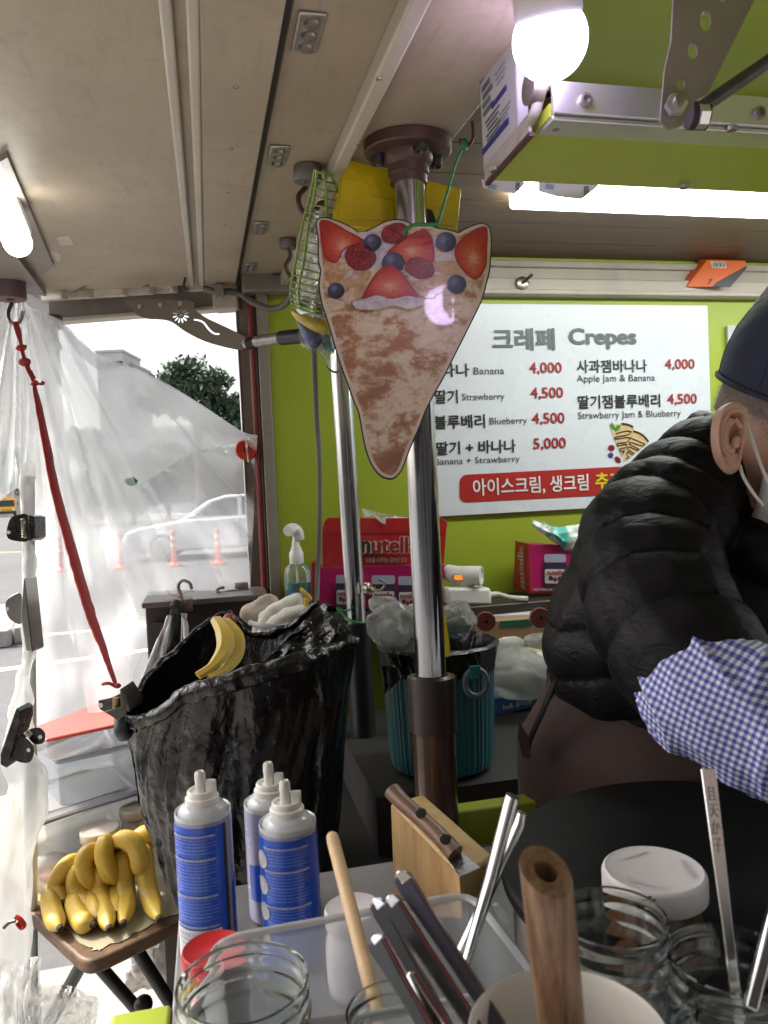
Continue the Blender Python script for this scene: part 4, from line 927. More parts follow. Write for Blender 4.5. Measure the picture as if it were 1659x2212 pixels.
# orange box in the head rail
ob = thing('orange_box', 'orange and black product box tucked on the upper wall rail', 'box', onY(1545, 618, YW - .05))
M_OR = mat('orange card', (.72, .13, .015), .4, var=.04); od = dep(onY(1545, 600, YW - .05))
f0 = [at(*b3(x, y), od) for x, y in ((1305, 1508), (1530, 1515), (1540, 1555), (1440, 1668), (1185, 1668))]
MB().prism(f0, Y3 * .03 + Z3 * .01).build('box', M_OR, ob, bevel=.0015)
MB().prism([at(*b3(x, y), od - .0012) for x, y in ((1533, 1545), (1536, 1558), (1440, 1668), (1335, 1666), (1360, 1640))], FW * .0008).build('dark_corner', M_TX, ob, smooth=False)
MB().prism([at(*b3(x, y), od - .0012) for x, y in ((1325, 1520), (1412, 1522), (1418, 1558), (1335, 1556))], FW * .0006).build('barcode_label', M_TW, ob, smooth=False)
for k in range(9): MB().prism([at(*b3(1338 + k * 8, 1524 + (k % 2)), od - .002), at(*b3(1341 + k * 8 + (k % 3), 1524), od - .002), at(*b3(1345 + k * 8 + (k % 3), 1551), od - .002), at(*b3(1342 + k * 8, 1551), od - .002)], FW * .0004).build('bar', M_TX, ob, smooth=False)
text('7', at(*b3(1320, 1640), od - .0012), RX + UP * .05, UP + RX * .3, S(9, od), S(14, od), M_TX, ob, .03)
# round hook on the rail
hk = thing('rail_hook', 'round magnet with hook on the cream wall rail', 'hook', onY(1127, 615, YW - .03))
p = onY(1127, 613, YW - .031); MB().lathe(p, [(.017, 0), (.017, .006), (.013, .009), (.004, .0095)], 24, -Y3).build('magnet', M_NICK, hk)
MB().tube(curve([p - Y3 * .008, p - Y3 * .03 + Z3 * .002, p - Y3 * .04 + X3 * .012 + Z3 * .012], 4), .0035, 8).build('peg', M_DKST, hk)

# yellow carton, wire basket with rubbish, magnets
M_YEL = mat('yellow carton', (.66, .50, .012), .32, var=.05, scale=10)
yd = 1.045
yb = thing('yellow_carton', 'yellow folded carton wedged behind the chrome pole under the roof', 'carton', at(860, 490, yd))
fr0 = [at(*b2(x, y), yd) for x, y in ((598, 1036), (1356, 1232), (1325, 1540), (500, 1470))]
MB().hexa(fr0, [p + Y3 * .045 - Z3 * .004 for p in fr0]).build('box', M_YEL, yb, bevel=.002)
def yflap(pts, k, m=M_YEL, nm='flap'): MB().prism([at(*b2(x, y), yd - .0012 * k) for x, y in pts], FW * .001).build(nm, m, yb, bevel=.0004)
yflap([(600, 1040), (905, 1122), (915, 1305), (760, 1275), (600, 1050)], 1); yflap([(575, 1170), (740, 1180), (770, 1280), (915, 1310), (915, 1440), (545, 1430)], 2)
yflap([(1125, 1180), (1352, 1238), (1190, 1345), (1130, 1370)], 1); yflap([(1210, 1360), (1350, 1250), (1328, 1480), (1230, 1470)], 2)
MB().prism([at(*b2(x, y), yd - .003) for x, y in ((1130, 1360), (1165, 1375), (1200, 1470), (1130, 1480))], FW * .0005).build('dark_slot', M_DARK, yb, smooth=False)
def magnet(name, label, c, r_, h, ax, m, hookpts=None, hr=.0028, grp=None, hm=None):
    t = thing(name, label, 'magnet hook', c, grp)
    MB().lathe(c, [(r_ * .9, 0), (r_, h * .08), (r_, h * .92), (r_ * .94, h), (r_ * .3, h), (r_ * .26, h * .9), (r_ * .12, h * .88)], 28, ax).build('magnet', m, t)
    if hookpts: MB().tube(curve(hookpts, 6), hr, 9).build('hook', hm or M_DKST, t)
    return t
M_GMAG = mat('grey magnet', (.15, .14, .135), .5, .3, var=.2, scale=40)
GM = 'magnet hooks holding the wire basket'
c = roof(664, 358); magnet('roof_magnet', 'larger grey round roof magnet with hook at the top of the wire basket', c, S(31, dep(c)), .022, -RN, M_GMAG, [at(664, 385, 1.13), at(660, 405, 1.13), at(645, 425, 1.12), at(652, 455, 1.12), at(675, 462, 1.12), at(692, 440, 1.12), at(706, 442, 1.12)], .0042, GM, M_RUST)
c = roof(622, 516); magnet('roof_magnet', 'smaller grey round roof magnet with hook behind the wire basket', c, S(19, dep(c)), .018, -RN, M_GMAG, [at(622, 535, 1.38), at(628, 552, 1.38), at(618, 575, 1.38), at(626, 596, 1.38), at(640, 596, 1.38)], .0042, GM, M_RUST)
M_WIRE = mat('green coated wire', (.17, .25, .03), .4, var=.15)
wbk = thing('wire_basket', 'green wire basket hanging from the roof magnets full of clear bags', 'basket', at(690, 690, 1.25))
bd0 = 1.13
def bp(u, v):          # basket surface: v down 0..1, u across front 0..1, wraps back at the left
    L = curve([Vector(q) for q in ((681, 365, 1.02), (672, 415, 1.05), (655, 480, 1.1), (640, 560, 1.14), (628, 620, 1.17), (632, 662, 1.18))], 6)
    k = v * (len(L) - 1); i = min(int(k), len(L) - 2); q = L[i].lerp(L[i + 1], k - i)
    wd = 30 + 110 * min(1, v * 1.6)
    return at(q.x + u * wd, q.y + u * (8 + 22 * v) + 6 * math.sin(math.pi * u) * v, q.z + .0 - .10 * math.sin(math.pi * min(1, u * .9 + .05)) * (.3 + .7 * v) + .03 * u)
for k in range(19): 
    v_ = .03 + .97 * (k / 18) ** .9; MB().tube([bp(j / 10, v_) for j in range(11)], .0014, 6).build('wire', M_WIRE, wbk)
for u_ in (0, .12, .5, .95): MB().tube([bp(u_, j / 24) for j in range(25)], .0022, 6).build('wire', M_WIRE, wbk)
M_BAGC = film('crumpled clear bag', .45, (.62, .62, .6), 50, bump=1.0, rough=.15, gl=.35, haze_lo=.2, bd=.01)
cb_ = thing('clear_bag', 'crumpled clear plastic bags stuffed in the wire basket', 'plastic bag', at(700, 650, 1.22))
def cbag(u, v): return bp(u * .9 + .05, .30 + v * .70) + FW * .012 + noise.noise_vector(Vector((u * 5, v * 6, 1))) * .010
MB().grid(cbag, 22, 30).build('bag', M_BAGC, cb_)
MB().grid(lambda u, v: bp(u * .85 + .1, .28 + v * .72) + FW * .02 + noise.noise_vector(Vector((u * 7, v * 9, 4))) * .015, 24, 30).build('inner_bag', mat('grey crumpled plastic', (.30, .31, .33), .3, var=.5, scale=25, bump=1, bscale=40, bd=.01), cb_)
bb = thing('packed_pouch', 'yellow and blue plastic pouches sagging under the wire basket', 'pouch', at(690, 740, 1.2))
def pouch(pts, d, m, nm, th=.02):
    pts = [(p.x, p.y) for p in curve([Vector((x, y, 0)) for x, y in pts], 3, True)]
    cx_, cy2 = sum(p[0] for p in pts) / len(pts), sum(p[1] for p in pts) / len(pts); b = MB(); n = len(pts); vs = []
    for k, (s_, o_) in enumerate(((1, 0), (.92, -th * .6), (.7, -th), (.3, -th * 1.15))):
        vs += [at(cx_ + (x - cx_) * s_, cy2 + (y - cy2) * s_, d + o_) + noise.noise_vector(Vector((x, y, k)) * .03) * .004 for x, y in pts]
    fs = [(k * n + i, k * n + (i + 1) % n, (k + 1) * n + (i + 1) % n, (k + 1) * n + i) for k in range(3) for i in range(n)] + [tuple(3 * n + i for i in range(n)), tuple(range(n - 1, -1, -1))]
    return b.add(vs, fs).build(nm, m, bb, ang=80)
pouch([(630, 664), (640, 690), (670, 712), (715, 722), (716, 690), (680, 676)], 1.22, mat('yellow pouch', (.50, .38, .06), .3, var=.1, bump=.4), 'yellow_pouch')
pouch([(640, 690), (652, 725), (670, 752), (690, 750), (705, 722), (675, 708)], 1.24, mat('slate blue pouch', (.09, .11, .22), .3, var=.1, bump=.4), 'blue_pouch')
pouch([(690, 750), (706, 722), (718, 722), (722, 760), (712, 765)], 1.25, mat('teal pouch', (.05, .22, .19), .3, var=.1, bump=.4), 'teal_pouch')
MB().grid(lambda u, v: at(645 + u * 75, 700 + v * 95 - 55 * v * (1 - u), 1.235 + .01 * math.sin(6 * u)) + noise.noise_vector(Vector((u * 5, v * 5, 8))) * .008, 12, 12).build('clear_wrapper', M_BAGC, bb)
# cables
M_CAB = mat('grey cable', (.13, .125, .125), .5, var=.1)
cb1 = thing('power_cable', 'thick grey cable looping from the trunking past the corner post', 'cable', at(560, 640, 1.7))
MB().tube(curve([at(440, 624, dr - .06), at(452, 626, dr - .06), at(472, 632, dr - .06), at(495, 630, dr - .05), at(520, 636, 1.78), at(548, 654, 1.76), at(580, 666, 1.74), at(604, 664, 1.7), at(622, 650, 1.66), at(640, 620, 1.6)], 6), .0075, 10).build('cable', M_CAB, cb1)
MB().box(at(474, 630, dr - .07), (.02, .02, .03)).build('cable_clip', M_GREY, cb1, bevel=.002)
cb2 = thing('hanging_cable', 'thin grey cable hanging down the green wall to the ledge', 'cable', at(690, 1290, 1.72))
MB().tube(curve([at(678, 745, 1.5), at(680, 800, 1.62), at(684, 900, 1.7), at(690, 1000, 1.72), at(690, 1150, 1.71), at(686, 1240, 1.7), at(684, 1305, 1.68)], 6), .0058, 9).build('cable', M_CAB, cb2)
# decorative strut bracket at the end opening
sb_ = thing('strut_bracket', 'curved steel bracket with cut-out flower pattern under the flap end', 'bracket', at(440, 720, 1.8))
bo = [(275, 648), (280, 662), (296, 680), (318, 688), (350, 690), (372, 696), (400, 716), (440, 736), (480, 748), (520, 756), (534, 750), (540, 738), (532, 728), (500, 712), (470, 698), (445, 686), (420, 668), (408, 650)]
holes = [(390, 680, 2.4, 2.4)]
for k in range(12):
    a = 2 * math.pi * k / 12 + .26; holes.append((390 + 12.5 * math.cos(a), 680 + 12.5 * math.sin(a), 0, a))
def bracket():
    bm = bmesh.new(); ed = []; loops = [[(p.x, p.y) for p in curve([Vector((x, y, 0)) for x, y in bo], 3, True)]]
    for cx, cy_, r_, a in holes:
        if r_: loops.append([(cx + 2.4 * math.cos(2 * math.pi * k / 10), cy_ + 2.4 * math.sin(2 * math.pi * k / 10)) for k in range(10)])
        else: loops.append([(cx + 6 * math.cos(t) * math.cos(a) - 2.1 * math.sin(t) * math.sin(a), cy_ + 6 * math.cos(t) * math.sin(a) + 2.1 * math.sin(t) * math.cos(a)) for t in [2 * math.pi * k / 10 for k in range(10)]])
    wv = curve([Vector((x, y, 0)) for x, y in ((418, 690), (430, 692), (440, 697), (450, 710), (462, 720), (474, 721))], 3)
    up_, dn = [], []
    for i, p in enumerate(wv):
        t = (wv[min(i + 1, len(wv) - 1)] - wv[max(i - 1, 0)]).normalized(); nn = Vector((-t.y, t.x, 0)) * 2.0; up_.append((p.x + nn.x, p.y + nn.y)); dn.append((p.x - nn.x, p.y - nn.y))
    loops.append(up_ + dn[::-1])
    for l in loops:
        vv = [bm.verts.new((x, y, 0)) for x, y in l]; ed += [bm.edges.new((vv[i], vv[(i + 1) % len(vv)])) for i in range(len(vv))]
    bmesh.ops.triangle_fill(bm, use_beauty=True, use_dissolve=False, edges=ed); bm.verts.index_update()
    D = lambda x: dl + .02 + (dr - dl) * (x - 88) / 430
    fr = [at(v.co.x, v.co.y, dr - .01) for v in bm.verts]; fs = [tuple(v.index for v in f.verts) for f in bm.faces]
    be = [(e.verts[0].index, e.verts[1].index) for e in bm.edges if len(e.link_faces) == 1]; bm.free(); n = len(fr); d = FW * .004
    return MB().add(fr + [p + d for p in fr], fs + [tuple(i + n for i in reversed(f)) for f in fs] + [(a, c, c + n, a + n) for a, c in be])
bracket().build('plate', M_PLATE, sb_, smooth=False)
for x, y in ((302, 662), (347, 659), (390, 656)): MB().lathe(at(x, y, dr - .012), [(.006, 0), (.005, .003), (.002, .0032)], 14, -FW).build('bolt', M_ALU, sb_)
MB().lathe(at(532, 742, dr - .014), [(.013, 0), (.012, .005), (.008, .006)], 6, -FW).build('pivot_bolt', M_ALU, sb_, ang=25)
MB().tube([at(536, 742, dr - .012), at(556, 738, dr - .03)], .013, 12).build('strut_joint', M_DARK, sb_)
sa, sm_, se = at(554, 738, 1.70), at(608, 730, 1.64), at(690, 722, 1.56)
MB().tube([sa, sm_], .0125, 16).build('strut_rod', mat('scuffed steel', (.36, .34, .31), .4, .7, var=.3, scale=40, dirt=.5, dirtcol=(.05, .04, .03)), sb_)
MB().tube([sm_, se], .0155, 16).build('strut_cylinder', mat('navy strut', (.012, .014, .03), .4), sb_)
# a green tape scrap on the beam
gt = thing('green_tape', 'dark green tape scrap on the beam beside the basket', 'tape', at(600, 597, 1.72))
MB().prism([roof(x, y, -.002) for x, y in ((575, 602), (590, 590), (622, 592), (616, 604))], -RN * .001).build('tape', mat('green tape', (.01, .16, .10), .25), gt, smooth=False)
# ------------------------------------------------------------------ things on the back ledge
M_NRED = mat('red carton', (.42, .018, .022), .35, var=.06, scale=30, dirt=.12, dirtcol=(.55, .3, .3)); M_NMAG = mat('magenta carton', (.44, .012, .12), .35, var=.06, scale=20)
M_NRED2 = mat('brick red carton', (.36, .03, .02), .4, var=.08)
M_JARW = mat('printed jar lid', (.42, .42, .56), .35, var=.05); M_JARD = mat('printed jar dark', (.055, .035, .07), .35, var=.1); M_JARL = mat('printed jar label', (.62, .60, .64), .35, var=.05)
M_OUT = mat('white outline print', (.70, .66, .62), .4)
def s3a(x, y, d): return at(*s3(x, y), d)
nc = thing('open_carton', 'open red and magenta spread jar display carton on the back ledge', 'carton', onY(825, 1300, 1.74))
ND = dep(onY(825, 1300, 1.70))
MB().hexa([s3a(370, 672, ND), s3a(1545, 640, ND + .04), s3a(1500, 1100, ND + .04), s3a(365, 1040, ND)], [p + Y3 * .09 for p in (s3a(370, 672, ND), s3a(1545, 640, ND + .04), s3a(1500, 1100, ND + .04), s3a(365, 1040, ND))]).build('box', M_NMAG, nc, bevel=.002)
MB().prism([s3a(x, y, ND + .01) for x, y in ((300, 620), (345, 640), (350, 1000), (310, 1000))], FW * .08).build('side_flap', M_NRED, nc, bevel=.001)
lid = MB().prism([s3a(x, y, ND + .002 + .04 * (x - 400) / 1100) for x, y in ((405, 668), (400, 330), (415, 260), (440, 218), (480, 210), (900, 212), (930, 240), (985, 272), (1000, 215), (1500, 210), (1540, 222), (1572, 262), (1560, 320), (1535, 640))], FW * .002).build('lid_flap', M_NRED, nc, bevel=.0006)
MB().prism([s3a(x, y, ND - .003 + .04 * (x - 400) / 1100) for x, y in ((405, 322), (1560, 318), (1560, 326), (405, 330))], FW * .001).build('fold_crease', M_NRED2, nc, smooth=False)
MB().prism([s3a(x, y, ND - .001 + .02) for x, y in ((915, 215), (995, 212), (990, 272), (950, 258))], FW * .001).build('torn_paper', M_OUT, nc, smooth=False)
MB().prism([s3a(x, y, ND + .02) for x, y in ((905, 190), (940, 186), (942, 214), (908, 216))], FW * .001).build('yellow_tab', M_TY, nc, smooth=False)
def ntext(cx, cy_, w_, h_, d, bold=.03, parent=nc, vert=False, out=True, n_m=None, u_m=None, slope=0, lift=.001):
    ux, uy = ((UP, -RX) if vert else (RX + UP * slope, UP)); o = at(cx, cy_, d)
    if out: text('nutella', o, ux, uy, S(w_ * 1.02, d), S(h_ * 1.08, d), M_OUT, parent, bold + .05, lift=lift)
    text('utella', o + Vector(ux).normalized() * S(w_ * .085, d), ux, uy, S(w_ * .83, d), S(h_, d), u_m or M_TR, parent, bold, lift=lift * 2)
    text('n', o - Vector(ux).normalized() * S(w_ * .43, d) - Vector(uy).normalized() * S(h_ * .12, d), ux, uy, S(w_ * .15, d), S(h_ * .72, d), n_m or M_TX, parent, bold, lift=lift * 2)
ntext(843, 1177, 122, 36, ND + .012, lift=.0012)
text('FERRERO', at(806, 1198, ND + .010), RX, UP, S(48, ND), S(5, ND), M_TX, nc, .03)
text('하루를 시작하는 행복한 방법', at(834, 1210, ND + .010), RX, UP, S(90, ND), S(11, ND), M_TW, nc, .04); text('하루를 시작하는 행복한 방법', at(834, 1210, ND + .0095), RX, UP, S(90, ND), S(10, ND), M_TX, nc, .0)
def jar_print(cx, cy_, w_, h_, d, parent, nm='jar_picture', lab=True):
    def r4(x0, y0, x1, y1, r_, k, m, n2, par):
        return MB().prism([at(cx + x * w_, cy_ + y * h_, d - .0008 * k) for x, y in rr(x0, y0, x1, y1, r_)], FW * .0005).build(n2, m, par, smooth=False)
    def rr(x0, y0, x1, y1, r_): return [(x0 + r_, y0), (x1 - r_, y0), (x1, y0 + r_), (x1, y1 - r_), (x1 - r_, y1), (x0 + r_, y1), (x0, y1 - r_), (x0, y0 + r_)]
    f = r4(-.5, -.27, .5, .5, .1, 1, M_JARD, nm, parent)
    r4(-.45, -.5, .45, -.25, .05, 2, M_JARW, 'lid_picture', f)
    if lab:
        r4(-.42, -.05, .42, .38, .04, 2, M_JARL, 'label_picture', f)
        text('nutella', at(cx, cy_ + .05 * h_, d - .002), RX, UP, S(w_ * .7, d), S(h_ * .14, d), M_TR, f, .03)
        for q, (x, y, mm) in enumerate(((-.18, .22, M_JARD), (.0, .26, M_NRED2), (.2, .24, M_BLUEH))): MB().prism([at(cx + (x + .1 * math.cos(t)) * w_, cy_ + (y + .07 * math.sin(t)) * h_, d - .0022) for t in [k * .785 for k in range(8)]], FW * .0003).build('label_picture', mm, f, smooth=False)
jar_print(742, 1278, 36, 72, ND - .0005, nc); jar_print(828, 1281, 56, 76, ND + .008, nc); jar_print(880, 1283, 44, 76, ND + .012, nc); jar_print(921, 1284, 44, 76, ND + .02, nc)
cpk = thing('clear_packet', 'clear plastic packet sticking up behind the open red carton', 'plastic bag', onY(840, 1110, YW - .04))
MB().grid(lambda u, v: onY(782 + 110 * u, 1096 + 30 * u * (1 - u * .2) + v * 40, YW - .04) + noise.noise_vector(Vector((u * 5, v * 3, 2))) * .006, 16, 6).build('film', M_BAGC, cpk)
# small carton with wet wipes on top
BD = dep(onY(1165, 1285, 1.71))
nb_ = thing('spread_box', 'small magenta and red spread jar box on the back ledge', 'box', onY(1165, 1285, 1.72))
def c3a(x, y, d): return at(*c3(x, y), d)
MB().hexa([c3a(203, 218, BD), c3a(560, 232, BD + .03), c3a(540, 520, BD + .03), c3a(212, 518, BD)], [c3a(203, 218, BD) + Y3 * .075, c3a(560, 232, BD) + Y3 * .09, c3a(540, 520, BD) + Y3 * .09, c3a(212, 518, BD) + Y3 * .075]).build('box', M_NMAG, nb_, bevel=.0015)
MB().prism([c3a(x, y, BD + dd_) for x, y, dd_ in ((122, 200, .055), (203, 218, -.001), (212, 518, -.001), (110, 490, .055))], X3 * .002).build('side_panel', M_NRED2, nb_, smooth=False)
ux_ = (c3a(203, 365, BD) - c3a(118, 340, BD + .055)).normalized()
text('nutella', (c3a(158, 360, BD + .027)) - FW * .002, Z3, -ux_, S(95, BD), .026, M_OUT, nb_, .05, lift=.001); text('nutella', c3a(158, 360, BD + .027) - FW * .002, Z3, -ux_, S(93, BD), .024, M_NRED2, nb_, .0, lift=.002)
jar_print(1199, 1233, 52, 72, BD - .001 + .004, nb_)
text('NUTELLA 370g', at(1183, 1274, BD + .003), RX, UP, S(66, BD), S(7, BD), M_OUT, nb_, .02)
wp = thing('wipes_packet', 'teal and white wet wipes packet on the small magenta box', 'packet', c3a(400, 240, BD))
def pk(u, v):
    x = 225 + 340 * u; top = 70 + 60 * u + 20 * math.sin(5 * u); bot = 125 + 130 * min(1, u * 1.6) + (20 if u > .5 else 0)
    y = top + (bot - top) * v; return c3a(x, y, BD + .02 - .028 * math.sin(math.pi * v) * math.sin(math.pi * min(1, u + .12))) + noise.noise_vector(Vector((u * 6, v * 5, 3))) * .005
M_WIPE = NB('wipes film')
def _wipe():
    b = M_WIPE; n = b.noise(b.co(), 18, 2, .4); c = b.ramp(n, [(.42, (.06, .40, .34)), (.46, (.10, .50, .44)), (.5, (.72, .74, .72)), (.6, (.72, .74, .72)), (.64, (.05, .32, .45))]); b.bsdf(c, .3); b.bump(b.noise(b.co(), 60, 4), .5, .004); return b.m
M_WIPE = _wipe()
MB().grid(pk, 26, 14).build('film', M_WIPE, wp, solid=.002)
text('oruoo', c3a(318, 112, BD - .014), RX - UP * .7, UP + RX * .7, .034, .012, M_TW, wp, .03, lift=.003)
# power strip with adaptor
M_PSW = mat('white socket plastic', (.72, .70, .67), .3, var=.05, dirt=.15)
pd_ = dep(onY(1010, 1290, 1.70)); pw = thing('power_strip', 'white power strip with orange switches on the back ledge', 'power strip', at(1010, 1305, pd_))
def c2a(x, y, d): return at(*c2(x, y), d)
pc = c2a(1380, 570, pd_); PX = (c2a(1530, 575, pd_ + .03) - c2a(1235, 575, pd_)).normalized(); PY = Z3.cross(PX).normalized()
MB().box(pc, (S(101, pd_), .06, S(38, pd_)), (PX, PY, Z3)).build('body', M_PSW, pw, bevel=.008, seg=3)
M_OSW = mat('orange switch', (.75, .16, .02), .25, Emission_Color=(1, .25, .03, 1), Emission_Strength=.35)
for x in (1312, 1412): MB().prism([c2a(x + a, y, pd_ - .015) for a, y in ((-32, 545), (18, 522), (34, 530), (-10, 553))], -FW * .004).build('switch', M_OSW, pw, bevel=.001)
for x in (1310, 1420): MB().lathe(c2a(x, 540, pd_ + .004), [(.018, 0), (.018, .003), (.015, .004), (.014, .0)], 24).build('socket', M_PSW, pw)
MB().tube(curve([c2a(1535, 572, pd_ + .01), c2a(1580, 562, pd_ + .01), c2a(1620, 570, pd_ + .005), c2a(1680, 585, pd_), c2a(1790, 592, pd_ - .01)], 5), .0055, 10).build('cord', M_PSW, pw)
for k in range(6): MB().lathe(c2a(1543 + k * 11, 570 - k * .8, pd_ + .01), [(.0085 - .0004 * k, 0), (.0085 - .0004 * k, .003)], 12, RX).build('strain_relief', M_PSW, pw)
ad = thing('plug_adaptor', 'white round plug adaptor with orange switch on the power strip', 'adaptor', c2a(1380, 520, pd_))
MB().tube([c2a(1262, 418, pd_ + .02), c2a(1290, 430, pd_ + .01), c2a(1330, 440, pd_), c2a(1440, 442, pd_ - .012), c2a(1475, 444, pd_ - .016)], [S(17, pd_), S(19, pd_), S(20, pd_), S(21, pd_), S(21, pd_)], 28).build('body', M_PSW, ad, ang=60)
MB().lathe(c2a(1478, 444, pd_ - .0165), [(S(21, pd_), 0), (S(21, pd_), .003), (S(17, pd_), .0035), (S(17, pd_), .0005)], 28, (RX - FW * .4)).build('rim', M_PSW, ad)
MB().prism([p for p in [c2a(x, y, pd_ - .0235) for x, y in rrect(1290, 430, 1386, 482, 25)]], FW * .004).build('switch_frame', mat('grey switch frame', (.35, .33, .31), .4), ad, bevel=.0008)
MB().prism([c2a(x, y, pd_ - .0255) for x, y in rrect(1308, 440, 1366, 472, 10)], FW * .005).build('switch', M_OSW, ad, bevel=.001)
MB().tube([c2a(1390, 490, pd_), c2a(1390, 530, pd_)], .018, 18).build('plug_base', M_PSW, ad)
# soap pump bottle
def soap():
    d = dep(onY(645, 1290, 1.70)); c = onY(645, 1295, 1.70); c.z = SZ
    t = thing('soap_bottle', 'clear pump bottle of blue green soap on the back ledge', 'bottle', c); w_ = S(29, d); top = at(645, 1215, d).z - SZ
    G = film('clear soap plastic', .12, (.85, .9, .88), 6, bump=.1, rough=.08, gl=.3, haze_lo=.06); h = top
    MB().lathe(c, [(w_ * .95, 0), (w_, .006), (w_, h * .80), (w_ * .88, h * .92), (w_ * .55, h * .985), (w_ * .5, h * 1.0)], 32, fn=lambda i, a: .8 + .2 * abs(math.cos(a)) ** .6).build('bottle', G, t)
    MB().lathe(c + Z3 * .003, [(w_ * .9, 0), (w_ * .95, .006), (w_ * .95, h * .62), (w_ * .6, h * .625)], 32, fn=lambda i, a: .78 + .2 * abs(math.cos(a)) ** .6).build('soap', mat('blue green soap', (.02, .28, .22), .15, var=.2), t)
    MB().grid(lambda u, v: c + Vector(((u - .5) * 1.9 * w_, -w_ * .84 - .0, h * (.03 + .50 * v))) + Y3 * (w_ * .55 * (2 * abs(u - .5)) ** 2.5), 14, 6).build('label', mat('blue label', (.015, .16, .32), .3, var=.2, scale=20), t)
    for k in range(13): MB().box(c + Vector((-.35 * w_ + .1 * w_ * (k % 3), -w_ * .845, h * (.08 + .033 * k))), (w_ * (.55 + .12 * (k % 2)), .0008, .0016)).build('print_line', mat('pale label print', (.45, .58, .66), .5), t, smooth=False)
    MB().lathe(c + Z3 * h, [(w_ * .5, -.002), (w_ * .52, .004), (w_ * .52, .022), (w_ * .42, .026), (w_ * .4, .034)], 24, fn=lambda i, a: 1 + .02 * math.cos(24 * a)).build('pump_collar', M_WPL, t)
    MB().lathe(c + Z3 * (h + .034), [(w_ * .3, 0), (w_ * .3, .012), (w_ * .22, .016), (w_ * .22, .03)], 20).build('pump_stem', M_WPL, t)
    MB().tube(curve([c + Vector((-.018, -.02, h + .072)), c + Vector((-.006, -.004, h + .075)), c + Vector((.006, 0, h + .068)), c + Vector((.01, 0, h + .05))], 4), [.012, .0125, .013, .013, .0135, .0135, .013, .0125, .012, .0115, .011, .0105, .01], 14).build('pump_head', mat('frosted pump', (.72, .74, .74), .3), t)
    MB().tube([c + Z3 * .01, c + Z3 * h], .0025, 8).build('dip_tube', M_WPL, t)
soap()
# wood blocks of dark magnet discs, cardboard, sacks below the ledge
M_MAG = mat('maroon magnet', (.14, .035, .03), .5, var=.15, scale=30)
def disc(name, label, px, py, d, rp_, ax=None, depth=.014, cat='magnet'):
    c = at(px, py, d); t = thing(name, label, cat, c); r_ = S(rp_, d)
    MB().lathe(c, [(r_ * .95, 0), (r_, .002), (r_, depth), (r_ * .94, depth + .002), (r_ * .16, depth + .002), (r_ * .15, depth * .4), (.0004, depth * .38)], 36, ax or -FW).build('disc', M_MAG, t); return t
disc('magnet_disc', 'maroon round magnet beside the puffer jacket under the ledge', 1165, 1333, 1.62, 22); disc('magnet_disc', 'dark maroon round magnet behind the teal bin rim', 1048, 1341, 1.60, 21)
bg_ = thing('cardboard_box', 'brown cardboard box with green tape beside the teal bin', 'box', at(1110, 1700, 1.78))
M_CBD = mat('cardboard', (.34, .21, .11), .8, var=.12, scale=14, bump=.1); M_GTP = mat('green packing tape', (.006, .13, .075), .25, var=.12, scale=10)
q0 = [at(x, y, 1.72) for x, y in ((1028, 1345), (1215, 1330), (1215, 1695), (1040, 1712))]
MB().hexa(q0, [p + Y3 * .1 for p in q0]).build('box', M_CBD, bg_, bevel=.002)
def tp(pts, k, m=M_GTP, nm='tape'): MB().prism([at(x, y, 1.72 - .002 * k) for x, y in pts], FW * .0015).build(nm, m, bg_, smooth=False)
tp([(1052, 1545), (1098, 1535), (1103, 1690), (1048, 1700)], 1); tp([(1046, 1650), (1128, 1640), (1132, 1690), (1048, 1706)], 2); tp([(1080, 1342), (1150, 1338), (1150, 1350), (1080, 1354)], 1); tp([(1175, 1332), (1215, 1330), (1215, 1400), (1195, 1400)], 1)
MB().prism([at(1106 + 14 * math.cos(t), 1565 + 16 * math.sin(t), 1.7185) for t in [k * .52 for k in range(12)]], FW * .001).build('red_dot', M_NRED2, bg_, smooth=False)
bb2 = thing('blue_box', 'flat blue printed carton under the bag of gloves', 'box', at(1110, 1520, 1.64))
q0 = [at(x, y, 1.62) for x, y in ((1064, 1510), (1185, 1485), (1180, 1520), (1070, 1548))]
MB().hexa(q0, [p + Y3 * .12 - Z3 * .002 for p in q0]).build('box', mat('blue printed card', (.05, .14, .34), .4, var=.15), bb2, bevel=.002)
text('Ix& 8=u8', at(1118, 1521, 1.618), RX + UP * .2, UP, S(64, 1.62), S(12, 1.62), M_TW, bb2, .02)
tr_ = thing('plastic_tray', 'pale plastic tray strip under the dark ledge', 'tray', at(1110, 1340, 1.8)); q0 = [at(x, y, 1.76) for x, y in ((1050, 1330), (1190, 1322), (1190, 1338), (1050, 1345))]
MB().hexa(q0, [p + Y3 * .06 for p in q0]).build('tray', mat('pale tray', (.55, .56, .58), .4), tr_, bevel=.003)
